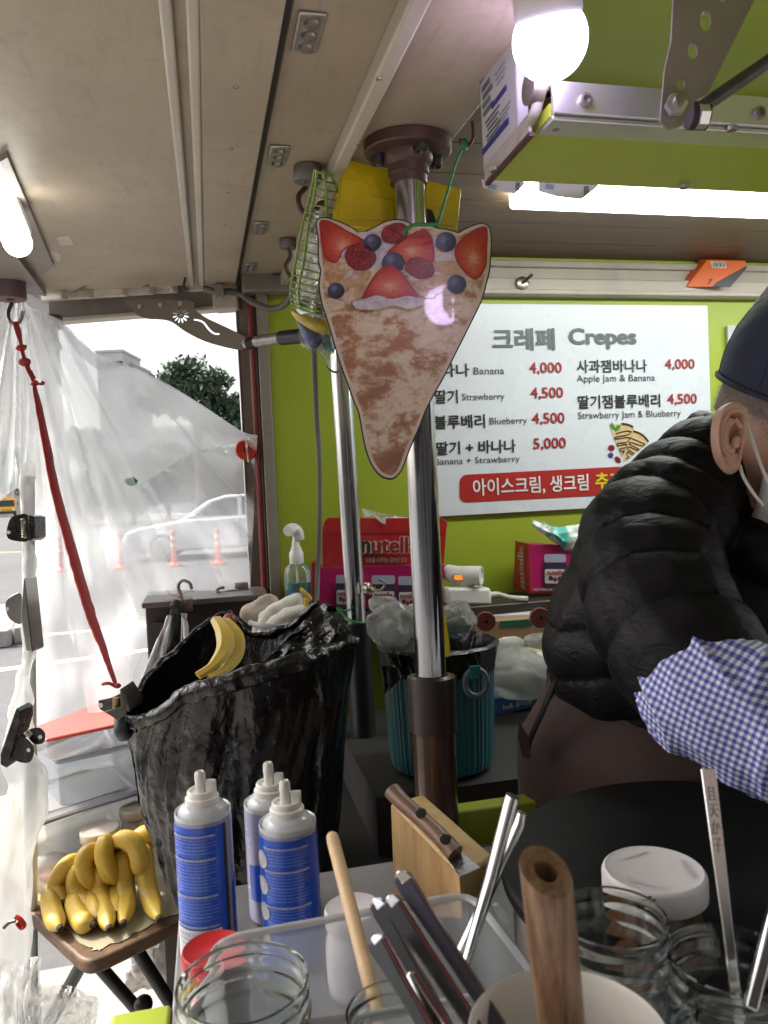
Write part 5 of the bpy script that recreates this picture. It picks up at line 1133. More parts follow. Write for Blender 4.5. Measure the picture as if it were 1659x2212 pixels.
# white cotton gloves
M_COT = mat('white cotton knit', (.66, .64, .58), .9, var=.1, scale=25, bump=.6, bscale=240, bd=.003)
M_COTD = mat('soiled cotton knit', (.52, .43, .38), .9, var=.25, scale=30, bump=.6, bscale=240, bd=.003)
M_CUFF = mat('yellow cuff hem', (.62, .42, .06), .9, var=.2, scale=60, bump=.6, bscale=300)
def glove(name, label, palm, fingers, cuff, d, m, fr_=.0085, pr=.022, stains=True):
    t = thing(name, label, 'glove', at(*palm[0], d), 'white cotton work gloves')
    prims = [('cap', [at(*p, d - .004 * i) for i, p in enumerate(palm)], [pr, pr * 1.05, pr * .9])]
    for f in fingers: prims.append(('cap', [at(x, y, d - .01 - .004 * i) for i, (x, y) in enumerate(f)], [fr_, fr_ * 1.05, fr_ * .95]))
    g_ = blob('glove', prims, m, t, .0045, 3); displace(g_, lambda c, n: n * (noise.noise(c * 60) * .003))
    if cuff:
        a, c = at(*cuff[0], d - .012), at(*cuff[1], d - .012); MB().tube(curve([a, a.lerp(c, .5) + Z3 * .004, c], 5), [.004, .0045, .005, .0055, .005, .005, .005, .0055, .0045, .004, .004], 8).jit(.0025, 150).build('cuff', M_CUFF, t)
    return t
gd = dep(onY(600, 1310, 1.64))
glove('work_glove', 'soiled cotton glove lying left of the white sleeved glove', [(540, 1325), (560, 1318), (585, 1305)], [[(540, 1328), (530, 1322), (524, 1330)], [(565, 1305), (572, 1295), (582, 1290)], [(560, 1312), (562, 1300), (568, 1293)]], None, gd + .03, M_COTD)
glove('work_glove', 'white cotton glove with yellow hem and brown stains', [(575, 1335), (610, 1312), (645, 1295)], [[(580, 1335), (558, 1352), (552, 1372)], [(575, 1340), (562, 1350), (556, 1362)]], [(648, 1272), (672, 1296)], gd - .01, M_COT, .010, .017)
glove('work_glove', 'white cotton glove with yellow hem nearest the black bag', [(590, 1350), (620, 1330), (660, 1318)], [[(590, 1350), (570, 1362), (556, 1385)]], [(660, 1292), (664, 1325)], gd - .03, M_COT, .010, .016)
stb = thing('glove_tray', 'grey round tray rim under the cotton gloves', 'tray', at(600, 1345, gd)); MB().tube(curve([at(540, 1345, gd - .03), at(570, 1352, gd - .06), at(620, 1352, gd - .06), at(665, 1338, gd - .03)], 6), .006, 8).build('rim', mat('grey tray', (.30, .31, .32), .4), stb)
# bag of gloves on the right
gb = thing('glove_sack', 'clear sack of white cotton gloves beside the jacket', 'sack', at(1130, 1500, 1.62))
def lump(px, py, d, rx_, ry_, m, nm, par, seed=0, amp=.008):
    b = MB(); b.ball(at(px, py, d), 1, 24, 14, (RX, FW, UP), (S(rx_, d), S(min(rx_, ry_) * .6, d), S(ry_, d))); b.jit(amp, 22, seed); b.jit(amp * .5, 60, seed + 3); return b.build(nm, m, par)
for k, (x, y, rx_, ry_) in enumerate(((1105, 1395, 38, 18), (1160, 1385, 30, 20), (1140, 1420, 48, 22), (1090, 1430, 34, 26), (1120, 1465, 60, 30), (1170, 1440, 30, 30))):
    lump(x, y, 1.62 - .006 * k, rx_, ry_, M_COT if k != 2 else mat('cream cotton knit', (.62, .58, .36), .9, var=.1, bump=.6, bscale=240), 'glove', gb, k, .006)
b_ = MB(); b_.ball(at(1120, 1455, 1.585), 1, 30, 18, (RX, FW, UP), (S(74, 1.6), .05, S(55, 1.6))); b_.jit(.010, 18, 4).jit(.004, 60, 9); b_.build('film', film('milky sack', .5, (.72, .74, .74), 25, bump=.8, rough=.2, gl=.35, haze_lo=.35, bd=.008), gb)

# ------------------------------------------------------------------ teal bin with liner
BZ = 1.33
bt_ = at(944, 1388, BZ); rb = S(128, BZ); BB = at(940, 1650, BZ).z; hb = bt_.z - BB
bn = thing('waste_bin', 'teal ribbed plastic bin lined with a black bag', 'bin', (bt_.x, bt_.y, BB))
M_TEAL = mat('teal plastic', (.012, .115, .135), .38, var=.06, scale=8)
rib = lambda i, a: 1 + .010 * (1 if math.cos(a * 56) > .0 else -.4)
MB().lathe((bt_.x, bt_.y, BB), [(rb * .72, -.004), (rb * .84, .004), (rb * .87, .02), (rb * .93, hb * .8), (rb * .95, hb * .84)], 224, fn=rib).build('body', M_TEAL, bn)
M_BBAG = NB('black bin film')
def _bb():
    b = M_BBAG; co = b.co(); cw = b.co('Object', (1, 1, .55), (0, R(35), 0)); rg = lambda n: b.math('ABSOLUTE', b.math('SUBTRACT', n, .5))
    n = rg(b.noise(cw, 9, 2, .45, 1.0)); n2 = rg(b.noise(cw, 27, 2, .5, 1.2)); n3 = rg(b.noise(co, 75, 2, .5, .8))
    h = b.math('ADD', b.math('MULTIPLY', n, 1.2), b.math('ADD', b.math('MULTIPLY', n2, .5), b.math('MULTIPLY', n3, .14))); b.bsdf((.0045, .0045, .005), .27, 0, Specular_IOR_Level=.38); b.bump(h, .62, .016); return b.m
M_BBAG = _bb()
MB().lathe((bt_.x, bt_.y, BB), [(rb * .955, hb * .80), (rb * .97, hb * .85), (rb * 1.02, hb * .95), (rb * 1.03, hb), (rb * .97, hb + .004), (rb * .9, hb - .02), (rb * .86, hb * .6)], 64, capb=False, capt=False, fn=lambda i, a: 1 + .012 * math.sin(a * 9 + i) + .008 * math.sin(a * 17)).build('liner', M_BBAG, bn)
MB().lathe((bt_.x, bt_.y, BB + hb * .6), [(.001, 0), (rb * .87, 0)], 40, capb=False, capt=False).build('liner_floor', M_BBAG, bn)
MB().grid(lambda u, v: at(822 + 34 * u + 8 * v, 1438 + 62 * v * (1 - .5 * u), BZ - .115 - .008 * math.sin(3 * u)) , 6, 8).build('liner_tail', M_BBAG, bn, solid=.002)
rc = at(1028, 1475, BZ - .10)
MB().tube([rc + (RX * math.cos(a) * S(24, 1.22) + UP * math.sin(a) * S(29, 1.22)) for a in [2 * math.pi * k / 32 for k in range(33)]], .005, 10, cap=False).build('ring_handle', mat('grey ring plastic', (.09, .11, .14), .4), bn)
MB().prism([at(x, y, BZ - .108) for x, y in ((1014, 1440), (1038, 1438), (1036, 1465), (1016, 1468))], FW * .006).build('ring_lug', M_TEAL, bn, bevel=.001)
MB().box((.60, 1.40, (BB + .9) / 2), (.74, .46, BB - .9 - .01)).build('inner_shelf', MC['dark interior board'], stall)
cbg = thing('clear_bag', 'crumpled clear bags bulging out of the teal bin', 'plastic bag', at(900, 1380, BZ))
M_CLR = film('bin clear bag', .4, (.60, .60, .58), 35, bump=1.0, rough=.13, gl=.4, haze_lo=.22, bd=.01)
for k, (x, y, rx_, ry_, d) in enumerate(((850, 1350, 62, 46, BZ - .01), (880, 1400, 62, 42, BZ + .0), (985, 1340, 44, 40, BZ + .03), (830, 1310, 36, 30, BZ + .06))): lump(x, y, d, rx_, ry_, M_CLR, 'bag', cbg, 20 + k, .013)
for k, (x, y) in enumerate(((840, 1360), (880, 1335), (990, 1350))): lump(x, y, BZ + .03, 28, 22, mat('crumpled tissue', (.45, .42, .36), .7, var=.3, scale=30, bump=.8), 'tissue', cbg, 30 + k, .01)
ys = thing('yellow_strip', 'yellow plastic strip standing in the teal bin behind the pole', 'strip', at(965, 1400, BZ)); MB().prism([at(x, y, 1.15) for x, y in ((954, 1320), (960, 1318), (972, 1395), (972, 1418), (962, 1420))], FW * .01).build('strip', M_YEL, ys, bevel=.001)
# ------------------------------------------------------------------ plastic curtain at the open end
PD = 1.80
def interp(poly, u):
    k = u * (len(poly) - 1); i = min(int(k), len(poly) - 2); f = k - i; return (poly[i][0] + (poly[i + 1][0] - poly[i][0]) * f, poly[i][1] + (poly[i + 1][1] - poly[i][1]) * f)
def fan(x, y, seed=0):        # folds that fan out from the two upper hooks
    a = math.atan2(y - 600, x - 40); r_ = math.hypot(x - 40, y - 600) / 600
    return (abs(noise.noise(Vector((a * 5, r_ * .7, seed)))) * .09 + abs(noise.noise(Vector((a * 13, r_ * 1.2, seed + 5)))) * .022 + noise.noise(Vector((x * .008, y * .008, seed))) * .03) * (.25 + min(1, r_ * 1.3))
def fsheet(top, bot, d, seed, nu=70, nv=70, amp=1):
    T = [(p.x, p.y) for p in curve([Vector((x, y, 0)) for x, y in top], 8)]; B_ = [(p.x, p.y) for p in curve([Vector((x, y, 0)) for x, y in bot], 8)]
    def fn(u, v):
        a, c = interp(T, u), interp(B_, u); x, y = a[0] + (c[0] - a[0]) * v, a[1] + (c[1] - a[1]) * v
        return at(x, y, d + fan(x, y, seed) * amp - .0 * v)
    return MB().grid(fn, nu, nv)
M_FILM = film('curtain film', .50, (.93, .95, .97), 3, (1, 1, 1), .08, .12, .09, .46, .02)
M_FILM2 = film('doubled curtain film', .42, (.94, .95, .96), 4, (1, 1, 1), .08, .14, .09, .38, .02)
M_FILM3 = film('gathered curtain film', .6, (.90, .91, .91), 9, (3, 3, .5), .6, .25, .2, .45, .015)
cur = thing('plastic_curtain', 'crumpled clear plastic sheet hung across the open stall end', 'plastic sheet', at(300, 1300, PD))
fsheet([(20, 640), (60, 660), (125, 692), (205, 762), (330, 816), (430, 872), (520, 930), (556, 940)], [(70, 1580), (120, 1570), (180, 1560), (245, 1540), (320, 1390), (400, 1330), (470, 1315), (540, 1292)], PD, 1).build('sheet', M_FILM, cur)
fsheet([(125, 692), (200, 756), (330, 812), (430, 870), (520, 930), (556, 940)], [(160, 780), (215, 880), (250, 960), (290, 1046), (400, 990), (556, 944)], PD - .04, 7, 50, 24, .5).build('folded_flap', M_FILM2, cur)
fsheet([(90, 672), (130, 690), (150, 700)], [(300, 1330), (350, 1340), (420, 1350)], PD - .06, 3, 14, 60, .8).build('pleat', M_FILM2, cur)
fsheet([(60, 660), (85, 672), (110, 684)], [(190, 1545), (240, 1540), (290, 1480)], PD - .07, 13, 14, 60, .8).build('pleat', M_FILM2, cur)
fsheet([(270, 1260), (330, 1290), (420, 1280), (500, 1290)], [(300, 1340), (380, 1345), (450, 1330), (535, 1305)], PD - .05, 17, 40, 12, .7).build('pleat', M_FILM2, cur)
fsheet([(125, 690), (165, 722), (205, 765), (225, 785)], [(130, 700), (165, 760), (215, 800), (240, 800)], PD - .05, 21, 20, 8, .4).build('gathered_edge', M_FILM3, cur)
fsheet([(-30, 560), (-5, 600), (25, 635), (60, 655)], [(-20, 1100), (28, 1060), (60, 1050), (80, 1060)], PD - .10, 23, 40, 60, .9).build('gathered_edge', M_FILM3, cur)
MB().prism([at(x, y, PD - .045) for x, y in ((268, 1036), (288, 1030), (297, 1038), (295, 1046), (283, 1050), (274, 1046))], FW * .002).build('green_tape', mat('emerald tape', (.004, .17, .085), .3), cur, smooth=False)
# white pole wrapped in film at the left edge
wp_ = thing('wrapped_pole', 'white pole wrapped in cloudy film at the left edge', 'pole', (at(60, 1300, 1.5).x, at(60, 1300, 1.5).y, .05))
MB().tube([at(61, 1030, 1.51), at(62, 1240, 1.5), at(66, 1700, 1.48), at(70, 2600, 1.45)], .012, 16).build('pole', mat('white enamel pole', (.66, .68, .66), .3, var=.05), wp_)
wpath = curve([at(x, y, d) for x, y, d in ((60, 1000, 1.5), (60, 1120, 1.49), (64, 1250, 1.48), (62, 1390, 1.47), (52, 1460, 1.46), (42, 1560, 1.46), (38, 1640, 1.45), (62, 1700, 1.45), (40, 1800, 1.44), (20, 1950, 1.42), (10, 2150, 1.4), (-10, 2350, 1.4))], 6)
nw = len(wpath); wr_ = [S(13 + 30 * max(0, min(1, (i / nw - .33) * 3)) + 6 * noise.noise(Vector((i * .2, 0, 0))), 1.47) for i in range(nw)]
b_ = MB().tube(wpath, wr_, 40, cap=False); b_.jit(.010, 20, 2).jit(.004, 70, 5); b_.build('wrapping', M_FILM3, wp_)
# clips
M_BCLIP = mat('black clip enamel', (.018, .017, .016), .28, .3, var=.3, scale=60, dirt=.35, dirtcol=(.3, .24, .17)); M_SCLIP = mat('steel clip', (.42, .40, .37), .25, 1.0, var=.1)
def bulldog(name, label, jaw, wings, d, m, spring=None, hole=None, group='spring clips holding the film'):
    t = thing(name, label, 'clip', at(*jaw[0], d), group)
    MB().prism([at(x, y, d - .012) for x, y in jaw], FW * .05).build('jaw', m, t, bevel=.002)
    for k, wpts in enumerate(wings): MB().prism([at(x, y, d - .004 + .012 * k) for x, y in [(p.x, p.y) for p in curve([Vector((x, y, 0)) for x, y in wpts], 3, True)]], FW * .002).build('lever', m, t, bevel=.0006)
    if spring:
        a, c = at(*spring[0], d - .016), at(*spring[1], d - .016); ax = (c - a).normalized(); u, v, n = basis(ax); L = (c - a).length
        MB().tube([a + ax * (L * k / 90) + (u * math.cos(k * .62) + v * math.sin(k * .62)) * .0042 for k in range(91)], .0009, 5).build('spring', M_NICK, t)
    for h in (hole or []): MB().lathe(at(*h, d - .0055), [(.0035, 0), (.0035, .0012)], 12, -FW).build('eyelet', mat('bright eyelet', (.75, .74, .72), .4), t)
    return t
bulldog('spring_clip', 'glossy dark spring clip gripping the wrapped pole, uppermost of the clips', [(60, 1112), (74, 1116), (75, 1162), (62, 1170)], [[(15, 1140), (22, 1120), (34, 1113), (62, 1114), (64, 1166), (30, 1168), (15, 1160)]], 1.46, M_BCLIP, ((50, 1120), (52, 1162)), [(19, 1150)])
bulldog('spring_clip', 'shiny steel spring clip on the wrapped pole below the glossy dark one', [(50, 1248), (54, 1250), (70, 1404), (68, 1410), (56, 1406), (44, 1330)], [[(12, 1300), (24, 1288), (46, 1284), (48, 1345), (26, 1342), (14, 1325)]], 1.44, M_SCLIP, None, [(16, 1316)])
bulldog('spring_clip', 'worn black spring clip at the far left, lowest on the wrapped pole', [(34, 1530), (44, 1538), (44, 1560), (14, 1660), (0, 1652), (0, 1630)], [[(22, 1625), (40, 1592), (62, 1600), (73, 1620), (66, 1645), (48, 1648), (30, 1640)], [(60, 1578), (84, 1572), (97, 1585), (94, 1604), (76, 1608), (62, 1595)]], 1.36, M_BCLIP, ((56, 1580), (66, 1590)), [(62, 1620), (87, 1592)])
# maroon magnets with hooks, red one on the corner post
M_MAGP = mat('plum magnet', (.10, .055, .062), .5, var=.12, scale=30); M_HOOKS = mat('grey hook steel', (.26, .24, .22), .35, .9, var=.15)
GMH = 'magnet hooks at the stall end'
magnet('magnet_hook', 'plum magnet hook holding the red strap at the left edge', at(20, 606, 1.62), S(33, 1.62), .04, -Z3, M_MAGP, [at(26, 655, 1.62), at(18, 675, 1.60), at(20, 692, 1.58), at(32, 700, 1.58), at(44, 692, 1.58), at(50, 672, 1.58)], .0042, GMH, M_HOOKS)
magnet('magnet_hook', 'plum magnet hook under the beam beside the red strap', at(113, 682, dl - .06), S(23, 1.7), .031, -Z3, M_MAGP, [at(110, 712, dl - .06), at(118, 735, dl - .06), at(130, 748, dl - .06), at(124, 758, dl - .06), at(110, 758, dl - .06), at(97, 742, dl - .06)], .0042, GMH, M_HOOKS)
magnet('magnet_hook', 'plum magnet with long hook low on the corner post', onY(536, 1275, YW + .0), S(18, 1.85), .03, -X3, M_MAGP, [at(514, 1275, 1.78), at(495, 1277, 1.77), at(475, 1281, 1.76), at(469, 1275, 1.76), at(475, 1270, 1.76), at(485, 1269, 1.76)], .0036, GMH, M_HOOKS)
magnet('magnet_hook', 'plum magnet with upright hook on the dark cabinet', at(400, 1320, 1.62), S(17, 1.62), .026, Z3, M_MAGP, [at(398, 1300, 1.62), at(390, 1282, 1.62), at(385, 1265, 1.62), at(395, 1254, 1.62), at(410, 1260, 1.62), at(414, 1273, 1.62)], .0036, GMH, M_HOOKS)
rm = thing('red_magnet', 'bright red round magnet with pin on the corner post', 'magnet', onY(531, 972, YW)); p = onY(531, 972, YW + .02)
MB().lathe(p, [(S(22, 1.85), 0), (S(23, 1.85), .003), (S(23, 1.85), .022), (S(21, 1.85), .026), (.006, .026), (.0055, .01), (.0005, .01)], 32, -Y3).build('disc', mat('bright red magnet', (.55, .035, .022), .35, var=.05), rm)
MB().tube([p + Vector((0, -.032, .02)), p + Vector((0, -.04, 0)), p + Vector((.004, -.03, -.03))], .0028, 8).build('pin', M_NICK, rm)
eh = thing('beam_hook', 'small dark hook hanging from the trunking under the flap', 'hook', at(400, 615, dr - .1)); MB().tube(curve([at(398, 590, dr - .1), at(400, 602, dr - .1), at(397, 618, dr - .1), at(402, 628, dr - .1), at(406, 622, dr - .1)], 5), .003, 8).build('hook', M_DKST, eh); MB().lathe(at(398, 588, dr - .1), [(.012, 0), (.012, .006)], 18, -Z3).build('plate', M_DKST, eh)
# red strap
M_STRAP = mat('red fabric strap', (.33, .018, .014), .6, var=.12, scale=16, bump=.4, bscale=200)
rs = thing('red_strap', 'red cloth strap knotted from the left hook down to the black bag', 'strap', at(250, 1480, 1.2))
sp0 = [(34, 696, 1.57, 9), (40, 720, 1.57, 10), (46, 745, 1.57, 6), (52, 770, 1.56, 8), (62, 800, 1.55, 9), (72, 826, 1.54, 5), (80, 860, 1.53, 10), (100, 960, 1.5, 13), (120, 1060, 1.46, 15), (150, 1170, 1.4, 17), (175, 1260, 1.35, 18), (200, 1340, 1.3, 17), (222, 1400, 1.26, 13), (240, 1450, 1.22, 9), (252, 1484, 1.2, 6)]
pa = curve([at(x, y, d) for x, y, d, _ in sp0], 5); ra = [r_.x for r_ in curve([Vector((S(q, d), 0, 0)) for _, _, d, q in sp0], 5)]
MB().tube(pa, ra, 14, flat=.4).jit(.0012, 60, 1).build('strap', M_STRAP, rs)
for x, y, d, q in ((45, 752, 1.565, 10), (54, 782, 1.555, 12), (76, 828, 1.54, 9), (252, 1482, 1.195, 8)): b_ = MB().ball(at(x, y, d), S(q, d), 14, 9, sc=(1, 1, .8)); b_.jit(.004, 60, x); b_.build('knot', M_STRAP, rs)
for pts in ([(80, 828, 1.54), (90, 830, 1.53), (94, 824, 1.53)], [(64, 800, 1.55), (72, 815, 1.54), (76, 818, 1.54)], [(248, 1482, 1.2), (235, 1476, 1.19), (222, 1478, 1.19)]): MB().tube(curve([at(*q) for q in pts], 4), .005, 8, flat=.5).build('tail', M_STRAP, rs)

# ------------------------------------------------------------------ dark cabinet, cloths
cab = thing('dark_cabinet', 'dark brown cabinet box behind the black bin bag', 'cabinet', at(400, 1700, 1.7))
q0 = [at(313, 1310, 1.66), at(580, 1330, 1.66)]; zt = q0[0].z; xa, xb = q0[0].x, q0[1].x; ya = q0[0].y
M_CAB2 = mat('dark brown steel', (.055, .042, .038), .4, .2, var=.15, scale=8)
MB().box(((xa + xb) / 2, ya + .09, zt / 2), (xb - xa, .17, zt)).build('body', M_CAB2, cab, bevel=.003)
MB().box(((xa + xb) / 2, ya + .08, zt + .004), (xb - xa + .01, .20, .012)).build('top', mat('grey brown top', (.13, .11, .10), .4, .2, var=.15), cab, bevel=.002)
MB().prism([at(x, y, 1.655) for x, y in ((328, 1345), (352, 1345), (352, 1500), (328, 1500))], FW * .003).build('recess', M_DARK, cab, smooth=False)
M_BLK = mat('black cloth', (.010, .011, .014), .75, var=.3, scale=20, bump=.4); M_WCL = mat('white cloth', (.62, .62, .64), .8, var=.06, bump=.3)
hc = thing('hanging_cloth', 'black and white cloth hanging from the cabinet hook', 'cloth', at(360, 1480, 1.5))
def cloth(a, b_, d, m, nm, seed): MB().grid(lambda u, v: (lambda p, q: at(p[0] + (q[0] - p[0]) * v, p[1] + (q[1] - p[1]) * v, d + .02 * math.sin(u * 9 + seed) * v + .01 * noise.noise(Vector((u * 4, v * 5, seed)))))(interp(a, u), interp(b_, u)), 26, 24).build(nm, m, hc, solid=.002)
cloth([(372, 1310), (385, 1305), (394, 1312)], [(300, 1510), (360, 1505), (420, 1500)], 1.55, M_BLK, 'black_cloth', 1)
cloth([(362, 1330), (370, 1330)], [(300, 1480), (345, 1490)], 1.53, M_WCL, 'white_cloth', 4); cloth([(392, 1325), (402, 1325)], [(390, 1400), (412, 1400)], 1.54, M_WCL, 'white_cloth', 6)
b_ = MB().ball(at(383, 1312, 1.54), .014, 14, 10); b_.jit(.006, 60, 3); b_.build('knot', M_BLK, hc)
for k in range(7): 
    a = k * .9; MB().tube(curve([at(388, 1290, 1.56), at(388 + 22 * math.cos(a), 1290 + 14 * math.sin(a), 1.55), at(388 + 38 * math.cos(a + .3), 1292 + 26 * math.sin(a + .3), 1.55)], 4), .0006, 5).build('orange_thread', mat('orange thread', (.45, .14, .05), .7), hc)

# ------------------------------------------------------------------ black bin bag with banana peel
front = [(264, 1547, 1.14), (330, 1540, 1.09), (400, 1496, 1.07), (470, 1468, 1.06), (550, 1450, 1.06), (640, 1424, 1.07), (715, 1396, 1.11), (767, 1376, 1.18)]
back = [(767, 1376, 1.18), (730, 1332, 1.25), (691, 1303, 1.30), (645, 1335, 1.34), (590, 1362, 1.36), (545, 1366, 1.37), (512, 1338, 1.37), (485, 1325, 1.36), (440, 1350, 1.34), (380, 1405, 1.29), (320, 1455, 1.22), (264, 1547, 1.14)]
NF, NBK, NV = 90, 70, 70
Fp = curve([Vector(p) for p in front], 12); Bp = curve([Vector(p) for p in back], 12)
def samp(P, u): 
    k = u * (len(P) - 1); i = min(int(k), len(P) - 2); return P[i].lerp(P[i + 1], k - i)
LS = [(1547, 264), (1600, 282), (1650, 290), (1750, 306), (1850, 335), (1990, 395), (2150, 430)]; RS_ = [(1376, 767), (1450, 757), (1600, 746), (1750, 736), (1950, 716), (2150, 700)]
def li(tab, y):
    for (y0, x0), (y1, x1) in zip(tab, tab[1:]):
        if y <= y1: return x0 + (x1 - x0) * max(0, (y - y0) / (y1 - y0))
    return tab[-1][1]
def bagpt(t, v):
    if t < .55: u = t / .55; r0 = samp(Fp, u); s_ = -1; uu = u
    else: u = (t - .55) / .45; r0 = samp(Bp, u); s_ = 1; uu = 1 - u
    yb = 2150; k = v ** .9
    yl, yr = 1547 + (yb - 1547) * k, 1376 + (yb - 1376) * k
    xl_, xr_ = li(LS, yl), li(RS_, yr); e = (1 - math.cos(math.pi * uu)) / 2
    x = xl_ + (xr_ - xl_) * e; y = yl + (yr - yl) * e; d = 1.2 + s_ * .115 * math.sin(math.pi * uu)
    m_ = min(1, v / .12); q = r0.lerp(Vector((x, y, d)), m_ * m_ * (3 - 2 * m_)) if v < .12 else Vector((x, y, d))
    if v < .12: q = Vector((r0.x + (x - r0.x) * m_, r0.y + (yl + (yr - yl) * e - (1547 + (1376 - 1547) * e)) + (0 if m_ <= 0 else ((1547 + (1376 - 1547) * e) - r0.y) * m_), r0.z + (d - r0.z) * m_))
    p = at(q.x, q.y, q.z); f = min(1, v * 8)
    a = uu * 9 + v * 1.5
    w_ = noise.noise(Vector((a * 1.6, v * 3.0, s_))) * .016 + noise.noise(Vector((a * 4.5 + v * 4, v * 6, s_ + 4))) * .007 + noise.noise(Vector((uu * 40, v * 34, s_ + 9))) * .0032
    return p + FW * (w_ * (.35 + .65 * f)) + UP * noise.noise(Vector((uu * 14, v * 10, 3))) * .004
bag = thing('bin_bag', 'black bin bag hanging open with a banana peel inside', 'bin bag', at(520, 2000, 1.2))
MB().grid(lambda u, v: bagpt(u, v), NF + NBK, NV, wrap=True).build('bag', M_BBAG, bag, ang=0)
rim = [at(p.x, p.y + 10, p.z - .004) for p in Fp]; nr = len(rim)
b_ = MB().tube(rim, [S(13 + 9 * math.sin(math.pi * i / nr) + 5 * noise.noise(Vector((i * .3, 1, 0))), 1.08) for i in range(nr)], 18); b_.jit(.006, 26, 1).jit(.003, 80, 2); b_.build('rolled_rim', M_BBAG, bag)
rim2 = [at(p.x, p.y + 3, p.z - .01) for p in Bp[18:-4]]; b_ = MB().tube(rim2, [S(7 + 4 * noise.noise(Vector((i * .3, 5, 0))), 1.3) for i in range(len(rim2))], 12); b_.jit(.005, 30, 3).jit(.002, 90, 2); b_.build('back_rim', M_BBAG, bag)
# the high fold at the right of the bag
def fold(u, v):
    a = interp([(470, 1478), (560, 1440), (620, 1380), (691, 1303)], u); c_ = interp([(480, 1500), (600, 1462), (690, 1425), (766, 1380)], u)
    x, y = a[0] + (c_[0] - a[0]) * v, a[1] + (c_[1] - a[1]) * v
    return at(x, y, 1.10 + .10 * u * (1 - v) + .02 * v) + FW * (noise.noise(Vector((u * 9, v * 5, 2))) * .012 + noise.noise(Vector((u * 24, v * 14, 6))) * .005)
MB().grid(fold, 60, 30).build('turned_flap', M_BBAG, bag, ang=0)
cr_ = thing('crumb', 'cream banana crumb lying on the black bag', 'crumb', at(645, 1422, 1.07)); b_ = MB().ball(at(645, 1422, 1.075), .0065, 12, 8, sc=(1.2, .8, .8)); b_.jit(.002, 120, 1); b_.build('crumb', mat('banana flesh', (.66, .55, .36), .6), cr_)
def banana_mat(name, a, c, spots):
    b = NB(name); co = b.co(); n = b.noise(co, 9, 4); sp_ = b.noise(co, 130, 3, .6)
    cc_ = b.ramp(n, [(.35, a), (.65, c)]); cc_ = b.mix(b.ramp(sp_, [(.68, (0, 0, 0)), (.74, (1, 1, 1))]), cc_, (.16, .07, .015)) if spots else cc_
    b.bsdf(cc_, .45); b.bump(b.noise(co, 60, 3), .1, .002); return b.m
M_BAN1 = banana_mat('banana skin', (.52, .33, .04), (.60, .42, .075), True); M_PEEL = banana_mat('banana peel', (.42, .28, .03), (.55, .39, .07), True); M_BTIP = mat('banana tip', (.03, .018, .008), .8)
pl = thing('banana_peel', 'yellow banana peel draped in the mouth of the black bag', 'banana peel', at(460, 1460, 1.15))
for pts in ([(468, 1338, 1.24), (484, 1365, 1.2), (486, 1400, 1.17), (462, 1436, 1.14), (428, 1460, 1.12)], [(488, 1342, 1.25), (508, 1372, 1.21), (508, 1412, 1.18), (488, 1444, 1.15), (452, 1465, 1.12)]):
    pp = curve([at(*q) for q in pts], 6); MB().tube(pp, [S(11 + 9 * math.sin(math.pi * min(1, (i + 3) / 22)), 1.17) for i in range(len(pp))], 6, flat=.6).build('peel_strip', M_PEEL, pl, ang=35, bevel=0)
b_ = MB().ball(at(496, 1340, 1.27), S(16, 1.27), 14, 10); b_.build('red_apple_peel', mat('dull red peel', (.22, .05, .035), .5), pl)
# clamp that holds the bag at its left corner
ck = thing('bag_clamp', 'dark steel bulldog clamp gripping the left corner of the black bag', 'clamp', at(240, 1530, 1.13))
MB().prism([at(*c1(x, y), 1.12) for x, y in ((640, 925), (720, 910), (790, 880), (810, 1000), (770, 1050), (650, 985))], FW * .003).build('lever', M_DKST, ck, bevel=.0008)
MB().prism([at(*c1(x, y), 1.10) for x, y in ((780, 850), (850, 960), (850, 1000), (790, 1000))], FW * .06).build('jaw', M_DKST, ck, bevel=.002)
MB().prism([at(*c1(x, y), 1.10) for x, y in ((680, 1000), (810, 960), (830, 1010), (770, 1058))], FW * .003).build('lever', M_DKST, ck, bevel=.0008)
MB().tube([at(*c1(762, 905), 1.115), at(*c1(762, 985), 1.115)], .006, 12).build('spring', mat('brass spring', (.35, .25, .10), .35, .9), ck)
MB().lathe(at(*c1(658, 957), 1.117), [(.0035, 0), (.0035, .001)], 12, -FW).build('eyelet', MC['bright eyelet'], ck)
bl = thing('bag_strap', 'dark teal loop hanging under the bag clamp', 'strap', at(265, 1590, 1.13)); b_ = MB().tube(curve([at(262, 1550, 1.12), at(262, 1580, 1.11), at(270, 1592, 1.12), at(278, 1580, 1.13)], 5), .010, 12, flat=.6); b_.build('loop', mat('dark teal strap', (.02, .035, .04), .4), bl)

# ------------------------------------------------------------------ banana table and what stands on it
TZ = EYE - .775
def tb_(px, py, z=TZ): return onH(px, py, z)
tN, tL, tR = tb_(188, 2085), tb_(-150, 1775), tb_(560, 1905)
tab = thing('folding_table', 'worn folding table with chipped brown edge under the bananas', 'table', (tN.x, tN.y, .0))
vL, vR = (tL - tN), (tR - tN); tF = tN + vL + vR
def rc_(p, a, c, r_):  # rounded corner p between directions a and c
    a = a.normalized() * r_; c = c.normalized() * r_; return [p + a, p + a * .55 + c * .08, p + a * .25 + c * .25, p + a * .08 + c * .55, p + c]
M_EDGE = wood('table edge wood', (.09, .05, .028), (.165, .095, .052), 30, .55, (1, 1, 1), .4, (.05, .025, .012))
M_LAM = NB('worn table laminate')
def _lam():
    b = M_LAM; co = b.co(); n = b.noise(co, 8, 6, .65); n2 = b.noise(co, 26, 8, .8, .5)
    c = b.ramp(n, [(.3, (.30, .27, .18)), (.7, (.42, .385, .27))]); c = b.mix(b.ramp(n2, [(.64, (0, 0, 0)), (.70, (1, 1, 1))]), c, (.15, .08, .05)); b.bsdf(c, .5); b.bump(n2, .2, .003); return b.m
